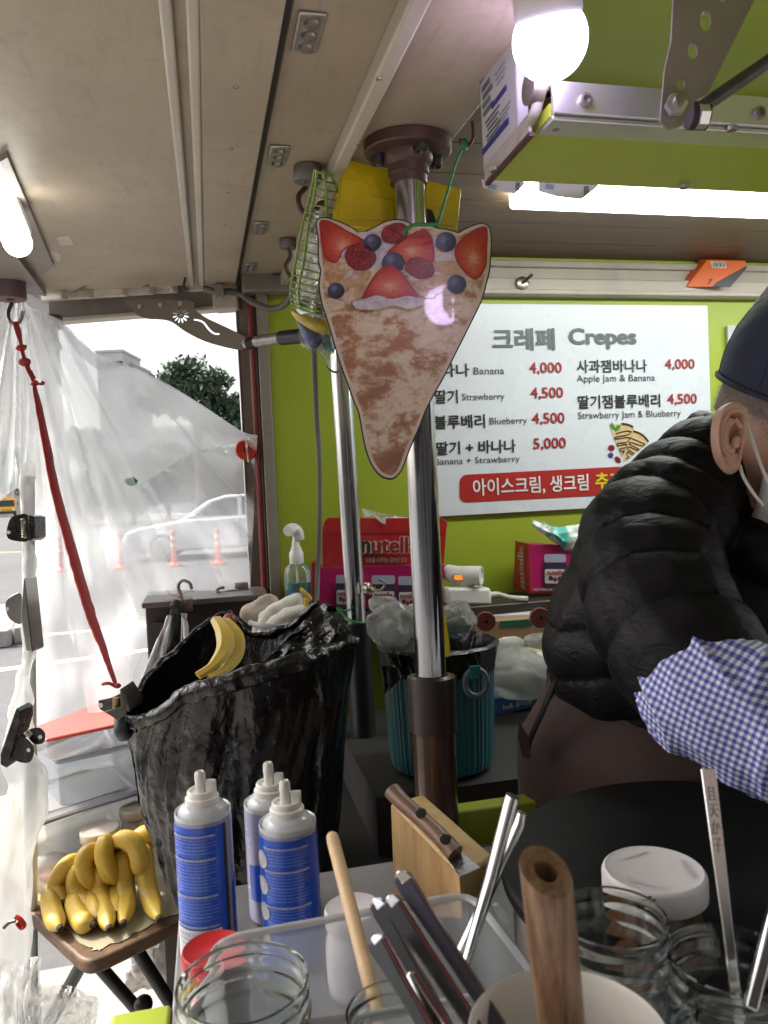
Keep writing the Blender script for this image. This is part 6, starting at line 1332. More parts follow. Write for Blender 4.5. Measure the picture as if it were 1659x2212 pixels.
M_LAM = _lam()
oc_ = rc_(tN, vL, vR, .035) + [tR, tF, tL]
MB().prism([p - Z3 * .0 for p in oc_], (0, 0, -.026)).build('top_board', M_EDGE, tab, bevel=.006, seg=3)
ni = tN + vL.normalized() * .022 + vR.normalized() * .022
lam = rc_(ni, vL, vR, .02) + [ni + vR, ni + vR + vL, ni + vL]
rl = random.Random(5); ol = []
for i in range(len(lam)):
    a, c_ = lam[i], lam[(i + 1) % len(lam)]; n_ = 30 if (c_ - a).length > .2 else 2
    for k in range(n_): ol.append(a.lerp(c_, k / n_) + (Vector((rl.uniform(-1, 1), rl.uniform(-1, 1), 0)) * .005))
b_ = MB().prism([p + Z3 * .0008 for p in ol], (0, 0, .0012)); b_.build('laminate', M_LAM, tab, smooth=False)
M_LEG = mat('dark leg tube', (.02, .022, .025), .4, .3, var=.2)
for a, c_ in (((120, 2030), (305, 2190)), ((245, 2095), (95, 2230)), ((250, 2060), (420, 2250))):
    p0, p1 = at(*a, 1.5), at(*c_, 1.62); p0.z = TZ - .03; MB().tube([p0, p0 + (p1 - p0) * 2.4], .013, 12).build('leg', M_LEG, tab)
MB().ball(at(310, 2170, 1.5), .018, 14, 10).build('leg_joint', M_LEG, tab)
bun = thing('banana_bunch', 'bunch of ripe yellow bananas lying on the folding table', 'bananas', tb_(230, 1950))
BN = [([(470, 655), (400, 730), (372, 820), (422, 918)], 1.49), ([(590, 585), (548, 650), (575, 750), (655, 816)], 1.465), ([(690, 522), (680, 610), (715, 710), (766, 792)], 1.46), ([(790, 505), (875, 535), (912, 640), (908, 742)], 1.465),
      ([(350, 840), (332, 930), (352, 1015), (392, 1085)], 1.50), ([(510, 715), (500, 820), (538, 905), (602, 968)], 1.475), ([(492, 890), (498, 980), (545, 1048), (602, 1062)], 1.48), ([(655, 715), (662, 850), (688, 985), (712, 1088)], 1.465), ([(795, 640), (818, 780), (822, 920), (805, 1056)], 1.47),
      ([(935, 590), (955, 740), (990, 900), (1040, 1025)], 1.475), ([(880, 540), (930, 480), (1000, 490), (1040, 560)], 1.53), ([(740, 640), (740, 780), (752, 900), (760, 1000)], 1.50), ([(580, 760), (590, 860), (620, 960), (640, 1030)], 1.50)]
for pts, d in BN:
    x0, y0 = pts[0]; pre = (x0 + (720 - x0) * .45, y0 + (600 - y0) * .45)
    rb_ = S(21.5, d)
    lim = lambda q, dd: min(dd, dep(onH(*q, TZ + rb_ + .002)))
    P = curve([at(*c4(*pre), lim(c4(*pre), d + .03))] + [at(*c4(x, y), lim(c4(x, y), d - .012 * math.sin(math.pi * i / (len(pts) - 1)))) for i, (x, y) in enumerate(pts)], 7); n = len(P)
    rad = [S(20, d) * (.62 + .38 * math.sin(math.pi * min(.5, (i / n) * 1.1))) * (1 if i < n - 7 else [.99, .95, .87, .74, .56, .38, .27][i - (n - 7)]) for i in range(n)]
    b_ = MB(); b_.tube(P, rad, 20)
    for i in range(n):
        for q in range(20): v_ = b_.v[i * 20 + q]; b_.v[i * 20 + q] = P[i] + (v_ - P[i]) * (1 + .05 * math.cos(5 * 2 * math.pi * q / 20))
    f = b_.build('banana', M_BAN1, bun, ang=80)
    tdir = (P[-1] - P[-2]).normalized(); MB().tube([P[-1] - tdir * .004, P[-1] + tdir * .006], [rad[-1] * 1.35, rad[-1] * 1.1], 10).build('tip', M_BTIP, f)
b_ = MB().ball(at(*c4(680, 560), 1.5), .02, 12, 8, sc=(1.4, 1, .7)); b_.build('stem_crown', mat('banana stem', (.22, .16, .04), .7), bun)
lk = thing('wooden_pick', 'pale wooden stick lying beside the bananas', 'stick', at(*c4(920, 830), 1.45)); MB().tube([at(*c4(893, 785), 1.46), at(*c4(960, 885), 1.43)], .004, 8).build('stick', mat('pale stick', (.5, .38, .28), .7), lk)
mt = thing('meat_bag', 'clear bag of pale pink food on the folding table', 'bag', tb_(110, 1925)); b_ = MB().ball(at(112, 1882, 1.58), 1, 30, 18, (RX, FW, UP), (S(58, 1.58), .06, S(42, 1.58))); b_.jit(.014, 14, 3).jit(.005, 45, 6)
b_.build('film', film('food bag film', .45, (.80, .78, .76), 30, bump=.9, rough=.15, gl=.35, haze_lo=.3, bd=.008), mt); b_ = MB().ball(at(122, 1886, 1.59), 1, 20, 12, (RX, FW, UP), (S(40, 1.58), .04, S(26, 1.58))); b_.jit(.01, 18, 5); b_.build('food', mat('pale pink food', (.55, .33, .30), .6, var=.3, scale=40), mt)
# clear storage boxes
M_CLB = film('clear box plastic', .42, (.80, .82, .86), 6, bump=.15, rough=.12, gl=.25, haze_lo=.32); M_CLB2 = film('bluish box plastic', .6, (.50, .54, .60), 6, bump=.1, rough=.2, gl=.2, haze_lo=.55); M_LIDP = film('frosted lid plastic', .5, (.86, .84, .84), 8, bump=.2, rough=.15, gl=.3, haze_lo=.4)
def obox(name, label, top, z, h, m, lm, ins=.94, lid=.014, rim=True):
    q = [onH(x, y, z) for x, y in top]; c = sum(q, Vector()) / 4; t = thing(name, label, 'container', (c.x, c.y, z - h))
    def ring(k, zz): return [Vector((c.x + (p.x - c.x) * k, c.y + (p.y - c.y) * k, zz)) for p in q]
    o = MB().hexa(ring(ins * .94, z - h), ring(ins, z - lid)); o.build('body', m, t, bevel=.012, seg=3)
    MB().hexa(ring(1, z - lid), ring(1, z)).build('lid', lm, t, bevel=.005, seg=3)
    if rim:
        R2 = ring(.80, z + .003); b = MB(); b.tube(R2 + [R2[0], R2[1]], .003, 8); b.build('lid_rim', lm, t)
        R2 = ring(1.01, z - lid * .5); b = MB(); b.tube(R2 + [R2[0], R2[1]], .004, 8); b.build('lid_lip', mat('lilac gasket', (.40, .40, .62), .3), t)
    return t, q, c
obox('storage_box', 'clear plastic storage box with clipped lid behind the bananas', [(38, 1706), (236, 1642), (304, 1704), (62, 1782)], TZ + .13, .128, M_CLB, M_LIDP)
t, q, c = obox('storage_bin', 'tall cloudy grey blue bin standing behind the clear storage box', [(70, 1592), (250, 1556), (310, 1600), (120, 1640)], TZ + .235, .233, M_CLB2, M_CLB2, rim=False)
rz = TZ + .237
t, q, c = obox('red_lid_tub', 'flat clear tub with coral red lid on the cloudy bin', [(53, 1578), (226, 1512), (262, 1562), (99, 1597)], rz + .055, .054, M_CLB, mat('coral red lid', (.62, .10, .075), .35, var=.06, scale=20), rim=False, lid=.008)
# spread jars
def spread_jar(name, label, cx, cy_, hw, d, hz, lidm, bodym, group=None, lid_h=.022, ridges=True, cat='jar'):
    c = at(cx, cy_, d); r_ = S(hw, d); t = thing(name, label, cat, (c.x, c.y, hz), group); rd = (lambda i, a: 1 + (.012 * math.cos(70 * a) if ridges and i in (1, 2) else 0))
    MB().lathe((c.x, c.y, c.z - lid_h), [(r_ * .98, 0), (r_, .001), (r_, lid_h - .004), (r_ * .975, lid_h - .001), (r_ * .94, lid_h), (r_ * .86, lid_h - .0012), (.001, lid_h - .0014)], 140, fn=rd).build('lid', lidm, t)
    h = c.z - lid_h - hz
    MB().lathe((c.x, c.y, hz), [(r_ * .80, 0), (r_ * .95, .004), (r_ * 1.0, .015), (r_ * 1.02, h * .55), (r_ * .98, h * .8), (r_ * .86, h * .95), (r_ * .86, h)], 36, fn=lambda i, a: 1 - .03 * abs(math.sin(a * 2)) ** 4).build('jar', bodym, t)
    return t, c, r_
M_BLID = mat('beige lid', (.52, .46, .41), .4, var=.06); M_SPR = mat('chocolate spread', (.085, .038, .018), .3, var=.4, scale=30)
M_EMPT = mat('smeared empty jar', (.46, .42, .38), .25, var=.5, scale=35)
spread_jar('empty_jar', 'smeared jar with beige lid on the table just behind the bananas', 215, 1788, 41, 1.60, TZ + .002, M_BLID, M_EMPT, 'beige lidded jars on the table', .022)
spread_jar('empty_jar', 'smeared jar with beige lid half hidden by the black bag', 292, 1742, 32, 1.68, TZ + .002, M_BLID, M_EMPT, 'beige lidded jars on the table', .02)
# litter below the table
lt = thing('paper_litter', 'crumpled pale paper under the folding table', 'paper', at(340, 2080, 1.8))
for k, (x, y, rx_, ry_) in enumerate(((345, 2070, 60, 50), (300, 2110, 40, 30), (370, 2010, 50, 40))): lump(x, y, 1.9 + .05 * k, rx_, ry_, mat('crumpled pale paper', (.60, .57, .53), .7, var=.15, scale=12, bump=1.0, bscale=30, bd=.01), 'paper', lt, 40 + k, .02)
pf = thing('loose_film', 'loose clear plastic film piled at the lower left', 'plastic sheet', at(80, 2200, 1.3))
M_PF = film('piled film', .30, (.90, .90, .90), 6, bump=.5, rough=.14, gl=.25, haze_lo=.16, bd=.02)
for k, (x0, y0, w_, h_, d) in enumerate(((-60, 2080, 150, 260, 1.34), (-20, 2110, 110, 240, 1.30), (20, 2140, 190, 160, 1.40), (50, 2160, 150, 140, 1.36))):
    MB().grid(lambda u, v: at(x0 + w_ * u + 20 * noise.noise(Vector((u * 3, v * 3, k))), y0 + h_ * v + 30 * noise.noise(Vector((u * 2.5, v * 2, k + 5))) * (1 - v) - 40 * u * (1 - u), d + .07 * abs(noise.noise(Vector((u * 4 + v * 2, v * 1.5, k)))) + .02 * noise.noise(Vector((u * 11 + v * 4, v * 5, k)))), 40, 40).build('film', M_PF, pf, ang=0)
rcl = thing('red_clip', 'small red clip on the table edge at the left', 'clip', at(82, 2070, 1.3)); b_ = MB().tube(curve([at(*c4(x, y), 1.32) for x, y in ((100, 1010), (135, 1030), (160, 1070), (140, 1085), (110, 1050))], 4), .005, 8, flat=.6); b_.build('clip', mat('red clip plastic', (.45, .02, .02), .35), rcl); MB().tube(curve([at(*c4(x, y), 1.33) for x, y in ((100, 1040), (60, 1050), (25, 1085))], 4), .003, 8).build('tail', M_DKST, rcl)
# ------------------------------------------------------------------ griddle, spatula, block
GZ = EYE - .362; gl_ = onH(1087, 1890, GZ); GR = .205
gc = gl_ + Vector((RX.x, RX.y, 0)).normalized() * GR
gr = thing('crepe_griddle', 'round black crepe griddle on the counter in front of the man', 'griddle', (gc.x, gc.y, DK))
MB().lathe((gc.x, gc.y, GZ - .016), [(GR * .96, 0), (GR, .004), (GR, .013), (GR * .985, .016), (.001, .016)], 96).build('plate', mat('seasoned iron', (.006, .006, .0062), .6, var=.3, scale=14, bump=.06, bscale=60, Specular_IOR_Level=.18), gr)
MB().lathe((gc.x, gc.y, DK), [(GR * .93, 0), (GR * .95, .004), (GR * .95, GZ - .0165 - DK), (GR * .9, GZ - .0165 - DK)], 72).build('burner_ring', mat('stained steel ring', (.42, .40, .36), .4, .6, var=.25, scale=16, dirt=.9, dirtcol=(.12, .05, .02)), gr)
M_BLOCK = wood('worn block wood', (.30, .17, .06), (.50, .33, .15), 16, .55, (1, 1, .2), .3, (.16, .08, .025)); M_BLOCK2 = wood('pale block wood', (.46, .29, .11), (.58, .41, .19), 14, .5, (1, 1, .2), .2, (.24, .13, .05))
def c6a(x, y, d): return at(*c6(x, y), d)
wbk_ = thing('wooden_block', 'pale wooden block leaning at the left of the griddle', 'wood block', c6a(600, 850, .8))
P4 = [c6a(392, 268, .86), c6a(860, 735, .70), c6a(862, 1010, .72), c6a(420, 1010, .86)]; vx = c6a(640, 165, .92) - c6a(430, 225, .855)
MB().prism(P4, vx).build('block', M_BLOCK2, wbk_, bevel=.004)
MB().prism([p - FW * .0022 for p in [P4[0].lerp(P4[2], .02), P4[1].lerp(P4[3], .03), P4[2], P4[3].lerp(P4[1], .02)]], FW * .0015).build('side_face', M_BLOCK, wbk_, bevel=.0004)
M_HND = wood('walnut handle', (.135, .070, .040), (.215, .125, .080), 40, .42, (.25, .25, 1), .2, (.07, .035, .02))
sp_t = thing('spatula', 'wooden handled steel spatula resting on the pale wood block', 'spatula', c6a(800, 620, .7))
ha = curve([c6a(x, y, d) for x, y, d in ((405, 190, .80), (480, 270, .785), (600, 375, .765), (720, 490, .745), (818, 600, .73))], 5); nh = len(ha)
MB().tube([ha[0] - (ha[1] - ha[0]) * .6] + ha, [S(7, .8)] + [S(20 - 2.5 * math.sin(math.pi * i / nh), .78) for i in range(nh)], 20, flat=.95).build('handle', M_HND, sp_t)
for x, y, d in ((592, 332, .745), (752, 503, .725)): MB().lathe(c6a(x, y, d), [(.0055, 0), (.0052, .0016), (.001, .002)], 18, -FW).build('rivet', M_DKST, sp_t)
MB().prism([c6a(x, y, d) for x, y, d in ((768, 640, .73), (862, 598, .735), (980, 690, .71), (845, 752, .70))], FW * .0018).build('blade', mat('brushed blade steel', (.55, .56, .58), .28, 1.0, var=.06, scale=20), sp_t, bevel=.0004)

# ------------------------------------------------------------------ whipped cream cans
M_LIL = mat('lilac can paint', (.33, .33, .50), .25, .25, var=.03); M_CBLU = mat('blue can paint', (.016, .085, .56), .25, .0, var=.06, scale=6); M_CTOP = mat('grey can shoulder', (.52, .55, .58), .22, .0, var=.03); M_NOZ = mat('ivory nozzle', (.72, .71, .68), .35, var=.04)
M_SEAM = mat('dark seam print', (.02, .022, .03), .3); M_NAVY = mat('navy print', (.02, .02, .14), .4)
LINES = ['PREPARADO DE GRASA VEGETAL MONTADO AZUCARADO UHT ENVASADO A', 'PRESION. INGREDIENTES: Agua, aceite y grasas vegetales de palma,', 'azucar 9%, proteinas lacteas, emulgentes E472b, E435, E322,', 'estabilizantes E463, sal, aromas, colorante E160a, gas propulsor', 'CONSERVACION: agitar el envase antes de usar, mantener en posicion', 'MODO DE EMPLEO: vertical, conservar entre 2 y 8 grados, no perforar', 'SPRAYABLE VEGETABLE FAT PRODUCT MADE WITH SUGAR UHT PRESSURE', 'ingredients: water, vegetable oils and fats, sugar, milk proteins,']
M_TLB = mat('pale blue small print', (.34, .42, .70), .4)
def can(label, cx, cy_, hw, d, ntop, facing, sticker=False, front_art=False):
    c = at(cx, cy_, d); r_ = S(hw, d); zt = c.z; base = Vector((c.x, c.y, CT + .001)); t = thing('cream_can', label, 'spray can', base, 'whipped cream spray cans'); h = zt - base.z
    MB().lathe(base, [(r_ * .9, 0), (r_ * .99, .003), (r_, .006), (r_, h - .006), (r_ * .985, h - .002)], 48).build('body', M_LIL, t)
    MB().lathe(base + Z3 * (h - .003), [(r_ * .985, 0), (r_ * 1.0, .003), (r_ * .985, .0055), (r_ * .93, .004), (r_ * .90, .002), (r_ * .86, .006), (r_ * .74, .0105), (r_ * .62, .0125), (r_ * .58, .013)], 48, capb=False).build('shoulder', M_CTOP, t)
    z1_ = base + Z3 * (h + .0085)
    MB().lathe(z1_, [(r_ * .60, 0), (r_ * .60, .007), (r_ * .52, .0085), (r_ * .52, .013), (r_ * .48, .0145), (r_ * .42, .0142), (r_ * .40, .012), (.001, .012)], 36).build('collar', M_NOZ, t)
    tip = at(cx, ntop, d).z; n0 = z1_ + Z3 * .011; L = tip - n0.z
    MB().lathe(n0 - RX * .001, [(r_ * .19, 0), (r_ * .18, L * .5), (r_ * .20, L * .62), (r_ * .19, L * .9), (r_ * .13, L), (r_ * .08, L * .9)], 40, fn=lambda i, a: 1 if i < 3 else 1 - .22 * max(0, math.cos(a * 5)) ** 3).build('nozzle', M_NOZ, t)
    MB().box(n0 + RX * r_ * .34 + Z3 * .005, (.010, .009, .016), (RX, FW, Z3)).build('trigger', M_NOZ, t, bevel=.0015)
    toc = Vector((-c.x, -c.y, 0)).normalized(); a0 = math.atan2(toc.y, toc.x)
    def panel(aa, ab, z0_, z1__, m, nm, lift=.0006, fz=None):
        MB().grid(lambda u, v: base + Vector((math.cos(a0 + R(aa + (ab - aa) * u)), math.sin(a0 + R(aa + (ab - aa) * u)), 0)) * (r_ + lift) + Z3 * (h * (z0_ + (z1__ - z0_) * v) + (fz(u) * h if fz and v > .5 else 0)), 18, 4).build(nm, m, t)
    def ctext(body, ang, z_, wd, hh, m, bold=.0):
        a = a0 + R(ang); n = Vector((math.cos(a), math.sin(a), 0)); ux = Vector((-math.sin(a), math.cos(a), 0)); text(body, base + n * (r_ + .0008) + Z3 * h * z_, ux, Z3, wd, hh, m, t, bold, wrap=r_)
    A0, A1 = facing
    panel(A0, A1, .0, .955, M_CBLU, 'blue_panel')
    if not front_art:
        mid = (A0 + A1) / 2 - (0 if A1 - A0 < 120 else 0); wd = r_ * R(min(95, A1 - A0 - 8))
        for k in range(34):
            if k in (6, 17, 26): continue
            big = k in (0, 7, 18, 27); ctext(LINES[(k * 5) % 6 if not big else (0 if k != 18 else 6)], mid, .90 - k * .0235, wd * (.98 if big or k % 4 else .7), .0022 if big else .0015, M_TW if big else M_TLB, .018 if big else .0)
        panel(A1, A1 + 10, .0, .955, M_SEAM, 'seam'); 
        panel(A1 + 24, A1 + 70, .0, .50, M_CBLU, 'blue_swoosh', .0005, lambda u: .07 * u)
    if sticker:
        panel(A0 - 6, A1 - 12, .0, .24, M_JARL, 'sticker', .0012)
        for k in range(6): ctext(['식품유형 가공유크림', '원산지: 스페인', '제조원 및 수입판매원', '보관방법 냉장보관'][k % 4], mid - 6, .21 - k * .035, wd * .8, .0024, M_TX, .01)
    return t, base, r_, h, ctext, panel
can('leftmost whipped cream can with blue text label and white sticker', 438, 1751, 60, .80, 1664, (-88, 38), True)
t, base, r_, h, ctext, panel = can('rear whipped cream can half hidden behind the front one', 585, 1732, 58, .86, 1645, (-300, -295), False, True)
panel(-60, 120, .22, .52, M_CBLU, 'blue_band', .0006, lambda u: .05 * math.sin(3 * u)); ctext('C', -18, .78, r_ * .35, .010, M_NAVY, .05); ctext('F', -20, .66, r_ * .25, .006, M_NAVY, .03); ctext('V', -20, .42, r_ * .4, .012, M_TW, .02)
t, base, r_, h, ctext, panel = can('front whipped cream can with blue text label and white dots', 621, 1777, 62, .78, 1684, (-95, 82), False)
for k in range(5):
    a = math.atan2(-base.y, -base.x) + R(-62); n = Vector((math.cos(a), math.sin(a), 0)); ux = Vector((-math.sin(a), math.cos(a), 0))
    MB().prism([base + n * (r_ + .0008) + ux * (.0085 * math.cos(q)) + Z3 * (h * (.80 - .19 * k) + .009 * math.sin(q)) - n * (.0085 * math.cos(q)) ** 2 / (2 * r_) for q in [j * .449 for j in range(14)]], n * .0008).build('picture_dot', mat('grey picture dot', (.50, .50, .54), .4, var=.3, scale=90), t, smooth=False)

# ------------------------------------------------------------------ glass jars, cups, clear box
M_GLASS = glass('jar glass')
def open_jar(label, cx, cy_, hw, d, hz=CT, contents=None, thick=.0028, body=1.06, tint=None):
    c = at(cx, cy_, d); r_ = S(hw, d); t = thing('glass_jar', label, 'jar', (c.x, c.y, hz), 'open glass jars on the counter'); h = c.z - hz; k = thick
    outer = [(r_ * .88, .002), (r_ * body, .010), (r_ * body * 1.01, h - .060), (r_ * body, h - .045), (r_ * 1.0, h - .036), (r_ * .97, h - .033), (r_ * .97, h - .026), (r_ * 1.0, h - .0245), (r_ * 1.0, h - .022), (r_ * .97, h - .020), (r_ * .97, h - .014), (r_ * .995, h - .0125), (r_ * .995, h - .010), (r_ * .965, h - .0085), (r_ * .965, h - .003), (r_ * .985, h - .001), (r_ * .97, h)]
    inner = [(r_ * .93, h - .001), (r_ * .91, h - .006), (r_ * .91, h - .033), (r_ * body - k, h - .048), (r_ * body - k, .016), (r_ * .85, .008), (.0005, .0075)]
    MB().lathe((c.x, c.y, hz + .0005), [(.0005, .003)] + outer + inner, 56, capb=False, capt=False).build('glass', M_GLASS, t)
    if contents: MB().lathe((c.x, c.y, hz + .010), [(.0005, 0), (r_ * body - k * 2.2, 0), (r_ * body - k * 2.2, h * contents[0]), (r_ * .5, h * contents[0] + .004), (.0005, h * contents[0] + .001)], 40, capb=False, capt=False).jit(.003, 60, 3).build('contents', contents[1], t)
    return t, c, r_
open_jar('empty glass jar nearest to the camera at the lower left', 524, 2117, 145, .50)
open_jar('small glass jar holding the wooden dowel', 852, 2185, 108, .47)
M_NUTS = mat('crushed nuts', (.42, .27, .13), .8, var=.5, scale=120, bump=1, bscale=200)
open_jar('empty glass jar behind the dark wooden handle', 1319, 1976, 122, .50, contents=(.2, mat('pale sugar residue', (.55, .50, .42), .8, var=.2, scale=60)))
open_jar('glass jar with brown crumbs holding the flat steel spoon', 1578, 2066, 132, .47, contents=(.45, M_NUTS))
open_jar('glass jar cut off at the lower right corner', 1590, 2240, 138, .42, contents=(.3, M_NUTS))
t, c, r_ = spread_jar('spread_jar', 'chocolate spread jar with white ribbed lid beside the griddle', 1412, 1875, 108, .60, CT + .001, mat('white ribbed lid', (.70, .68, .68), .35, var=.03, dirt=.06), M_SPR, None, .020)
for k in range(3):
    a = R(100 + 120 * k); e = Vector((math.cos(a), math.sin(a), 0)); text('nutella', c + e * r_ * .66 + Z3 * -.001, Vector((math.sin(a), -math.cos(a), 0)), e, r_ * .72, r_ * .17, mat('embossed white', (.76, .74, .74), .25), t, .02, 'embossed_lettering', .0008)
for k, (x, y) in enumerate(((1395, 1942), (1404, 1938), (1412, 1944))): lump(x, y, .545 + .002 * k, 5, 3, M_SPR, 'spread_smear', t, 70 + k, .0006)
spread_jar('white_tub', 'tub with white lid behind the wooden dowel', 762, 1958, 62, .72, CT + .001, mat('white tub lid', (.66, .62, .64), .4, var=.03), M_JARL, None, .016, False, 'tub')
spread_jar('red_tub', 'jar with red lid behind the nearest glass jar', 462, 2046, 70, .62, CT + .001, mat('red lid plastic', (.48, .012, .018), .35, var=.05), M_JARL, None, .020, False, 'jar')
# clear cutlery box
bz = EYE - .345; q = [onH(x, y, bz) for x, y in ((470, 2030), (1016, 1930), (1172, 2130), (395, 2260))]
cbx = thing('cutlery_box', 'long frosted clear box holding knives on the counter', 'box', sum(q, Vector()) / 4 - Z3 * .128); cc2 = sum(q, Vector()) / 4
def rg(k, z): return [Vector((cc2.x + (p.x - cc2.x) * k, cc2.y + (p.y - cc2.y) * k, z)) for p in q]
M_FRO = film('frosted box plastic', .42, (.66, .68, .72), 12, bump=.15, rough=.18, gl=.3, haze_lo=.30); M_FRO2 = film('frosted box rim', .7, (.80, .81, .82), 12, bump=.1, rough=.2, gl=.3, haze_lo=.6)
for i in range(4):
    a, c_ = rg(.985, bz)[i], rg(.985, bz)[(i + 1) % 4]; e, f = rg(.93, CT + .001)[i], rg(.93, CT + .001)[(i + 1) % 4]
    MB().grid(lambda u, v: a.lerp(c_, u).lerp(e.lerp(f, u), v), 10, 8).build('side_wall', M_FRO, cbx)
MB().add(rg(.93, CT + .003), [(0, 1, 2, 3)]).build('floor', M_FRO, cbx, smooth=False)
rr_ = []
for i in range(4):
    p, a, c_ = rg(1, bz)[i], rg(1, bz)[i - 1], rg(1, bz)[(i + 1) % 4]; rr_ += rc_(p, a - p, c_ - p, .022)
MB().tube(rr_ + rr_[:2], .0036, 10, flat=.8).build('rim', M_FRO2, cbx)
for i in range(4):
    p, a, c_ = rg(.985, bz)[i], rg(.985, bz)[i - 1], rg(.985, bz)[(i + 1) % 4]
MB().prism([c6a(x, y, .585) for x, y in ((1060, 945), (1100, 935), (1182, 1050), (1170, 1085), (1130, 1075))], FW * .006).build('clip_tab', M_FRO2, cbx, bevel=.001)
# white cup with dark wooden handle
c = at(1226, 2224, .42); r_ = S(214, .42)
cup = thing('white_cup', 'plain white cup holding the dark wooden handle', 'cup', (c.x, c.y, CT)); h = c.z - CT
MB().lathe((c.x, c.y, CT), [(.0005, .001), (r_ * .74, 0), (r_ * .78, .004), (r_ * .97, h - .004), (r_ * 1.0, h - .001), (r_ * .985, h), (r_ * .95, h - .003), (r_ * .76, .008), (.0005, .008)], 56, capb=False, capt=False).build('cup', mat('white melamine', (.66, .63, .58), .3, var=.02), cup)
M_ROSE = wood('dark rosewood', (.115, .052, .025), (.26, .15, .085), 75, .36, (1, 1, .07), .12, (.045, .02, .01))
whd = thing('wooden_utensil', 'dark wooden utensil handle with a hole at its slanted end', 'utensil', at(1221, 2230, .42))
ta_, tb2 = at(1178, 1880, .415), at(1236, 2420, .44); ax = (ta_ - tb2).normalized(); u, v, n = basis(ax, -FW); rw = S(55, .416); L = (ta_ - tb2).length; ns = 40; vs = []; fs = []
u = (RX - ax * RX.dot(ax)).normalized(); v = ax.cross(u)
def ringp(r_, hfun): return [tb2 + (u * math.cos(2 * math.pi * k / ns) + v * math.sin(2 * math.pi * k / ns)) * r_ + ax * hfun(math.cos(2 * math.pi * k / ns), math.sin(2 * math.pi * k / ns)) for k in range(ns)]
sl = lambda cx, sy: L - .030 * cx * .55 * (1) + .018 * (-sy) * -1
top_h = lambda cx, sy: L - .004 * cx + .006 * sy
rings = [ringp(rw * .92, lambda a, b: 0), ringp(rw * .95, lambda a, b: L * .5), ringp(rw, lambda a, b: L - .04), ringp(rw, lambda a, b: top_h(a, b) - .002), ringp(rw * .96, lambda a, b: top_h(a, b)), ringp(rw * .44, lambda a, b: top_h(a * .5, b * .5)), ringp(rw * .42, lambda a, b: top_h(a * .5, b * .5) - .003), ringp(rw * .40, lambda a, b: L - .045)]
bwd = MB().add(sum(rings, []), [(i * ns + k, i * ns + (k + 1) % ns, (i + 1) * ns + (k + 1) % ns, (i + 1) * ns + k) for i in range(len(rings) - 1) for k in range(ns)] + [tuple(7 * ns + k for k in range(ns))])
bwd.build('handle', M_ROSE, whd, ang=50)
MB().lathe(tb2 + ax * (L - .040), [(rw * .39, 0), (rw * .39, .001)], 20, ax).build('hole_bottom', M_DARK, whd)
# dowel
dw = thing('wooden_dowel', 'pale round wooden dowel standing in a glass jar', 'dowel', at(830, 2190, .5)); da, db = at(717, 1806, .66), at(842, 2290, .50)
MB().tube([da - (da - db).normalized() * -.002, da, da.lerp(db, .03), da.lerp(db, .5), db], [S(9, .66), S(12.5, .66), S(14, .66), S(14, .66), S(14, .66)], 24).build('stick', wood('pale beech', (.54, .36, .19), (.64, .46, .27), 40, .55, (1, 1, .1), .1), dw)
# knives
M_KBLK = mat('black knife handle', (.016, .015, .016), .25, var=.3); M_KNAV = mat('slate knife handle', (.045, .046, .075), .35, var=.15); M_KRED = mat('red pakkawood', (.12, .016, .017), .3, var=.2); M_KBRN = mat('brown pakkawood', (.10, .045, .03), .3, var=.2); M_STL = mat('polished steel', (.66, .66, .67), .14, 1.0, var=.04)
def knife(label, a, c_, da_, dc, wpx, m, stripe, nm='table_knife', cap=True):
    p0, p1 = at(*c6(*a), da_), at(*c6(*c_), dc); t = thing(nm, label, 'knife', p1, 'knives standing in the clear box'); ax_ = (p1 - p0).normalized(); sd_ = ax_.cross(FW).normalized(); th = ax_.cross(sd_).normalized(); w_ = S(wpx, da_); L = (p1 - p0).length
    prof = [(0, .35), (.01, .72), (.03, .95), (.10, 1), (.45, .8), (1, .7)]
    out = [p0 + ax_ * L * x + sd_ * w_ * y * .5 for x, y in prof] + [p0 + ax_ * L * x - sd_ * w_ * y * .5 for x, y in reversed(prof)]
    MB().prism([p - th * w_ * .22 for p in out], th * w_ * .44).build('handle', m, t, bevel=w_ * .14, seg=2)
    if stripe: MB().prism([p0 + ax_ * L * x + sd_ * w_ * y * .5 * s_ - th * w_ * .10 for x, y, s_ in ((.08, 1.06, 1), (.45, .88, 1), (1, .78, 1), (1, .60, 1), (.45, .70, 1), (.08, .88, 1))], th * w_ * .36).build('stripe', stripe, t, bevel=.0004)
    if cap: MB().prism([p0 + ax_ * L * x + sd_ * w_ * y * .5 - th * w_ * .25 for x, y in ((-.005, .4), (.012, .86), (.075, 1.1), (.075, -.2), (.012, -.2), (-.005, -.1))], th * w_ * .5).build('steel_cap', M_STL, t, bevel=.0006)
    return t
knife('slate grey knife handle, longest and rightmost of the bunch', (445, 725), (1110, 1740), .50, .45, 40, M_KNAV, M_KBRN)
knife('black and brown knife handle second from the right in the bunch', (380, 890), (960, 1760), .49, .44, 40, M_KBLK, M_KRED)
knife('black knife handle in the middle of the bunch', (290, 905), (800, 1800), .50, .45, 36, M_KBLK, M_KBRN)
knife('black knife handle with red side at the front of the bunch', (285, 1150), (640, 1760), .455, .42, 42, M_KBLK, M_KRED)
t = knife('steel banded red knife handle lowest in the bunch', (500, 1400), (780, 1800), .45, .42, 42, M_STL, M_KRED, cap=False)
tg = thing('steel_tongs', 'pair of shiny steel handles leaning to the right behind the knives', 'tongs', c6a(860, 1300, .55))
MB().tube([c6a(1190, 222, .58), c6a(1180, 255, .58), c6a(1050, 760, .57), c6a(880, 1330, .55)], [S(18, .58), S(20, .58), S(18, .57), S(15, .55)], 20, flat=.8).build('arm', M_STL, tg)
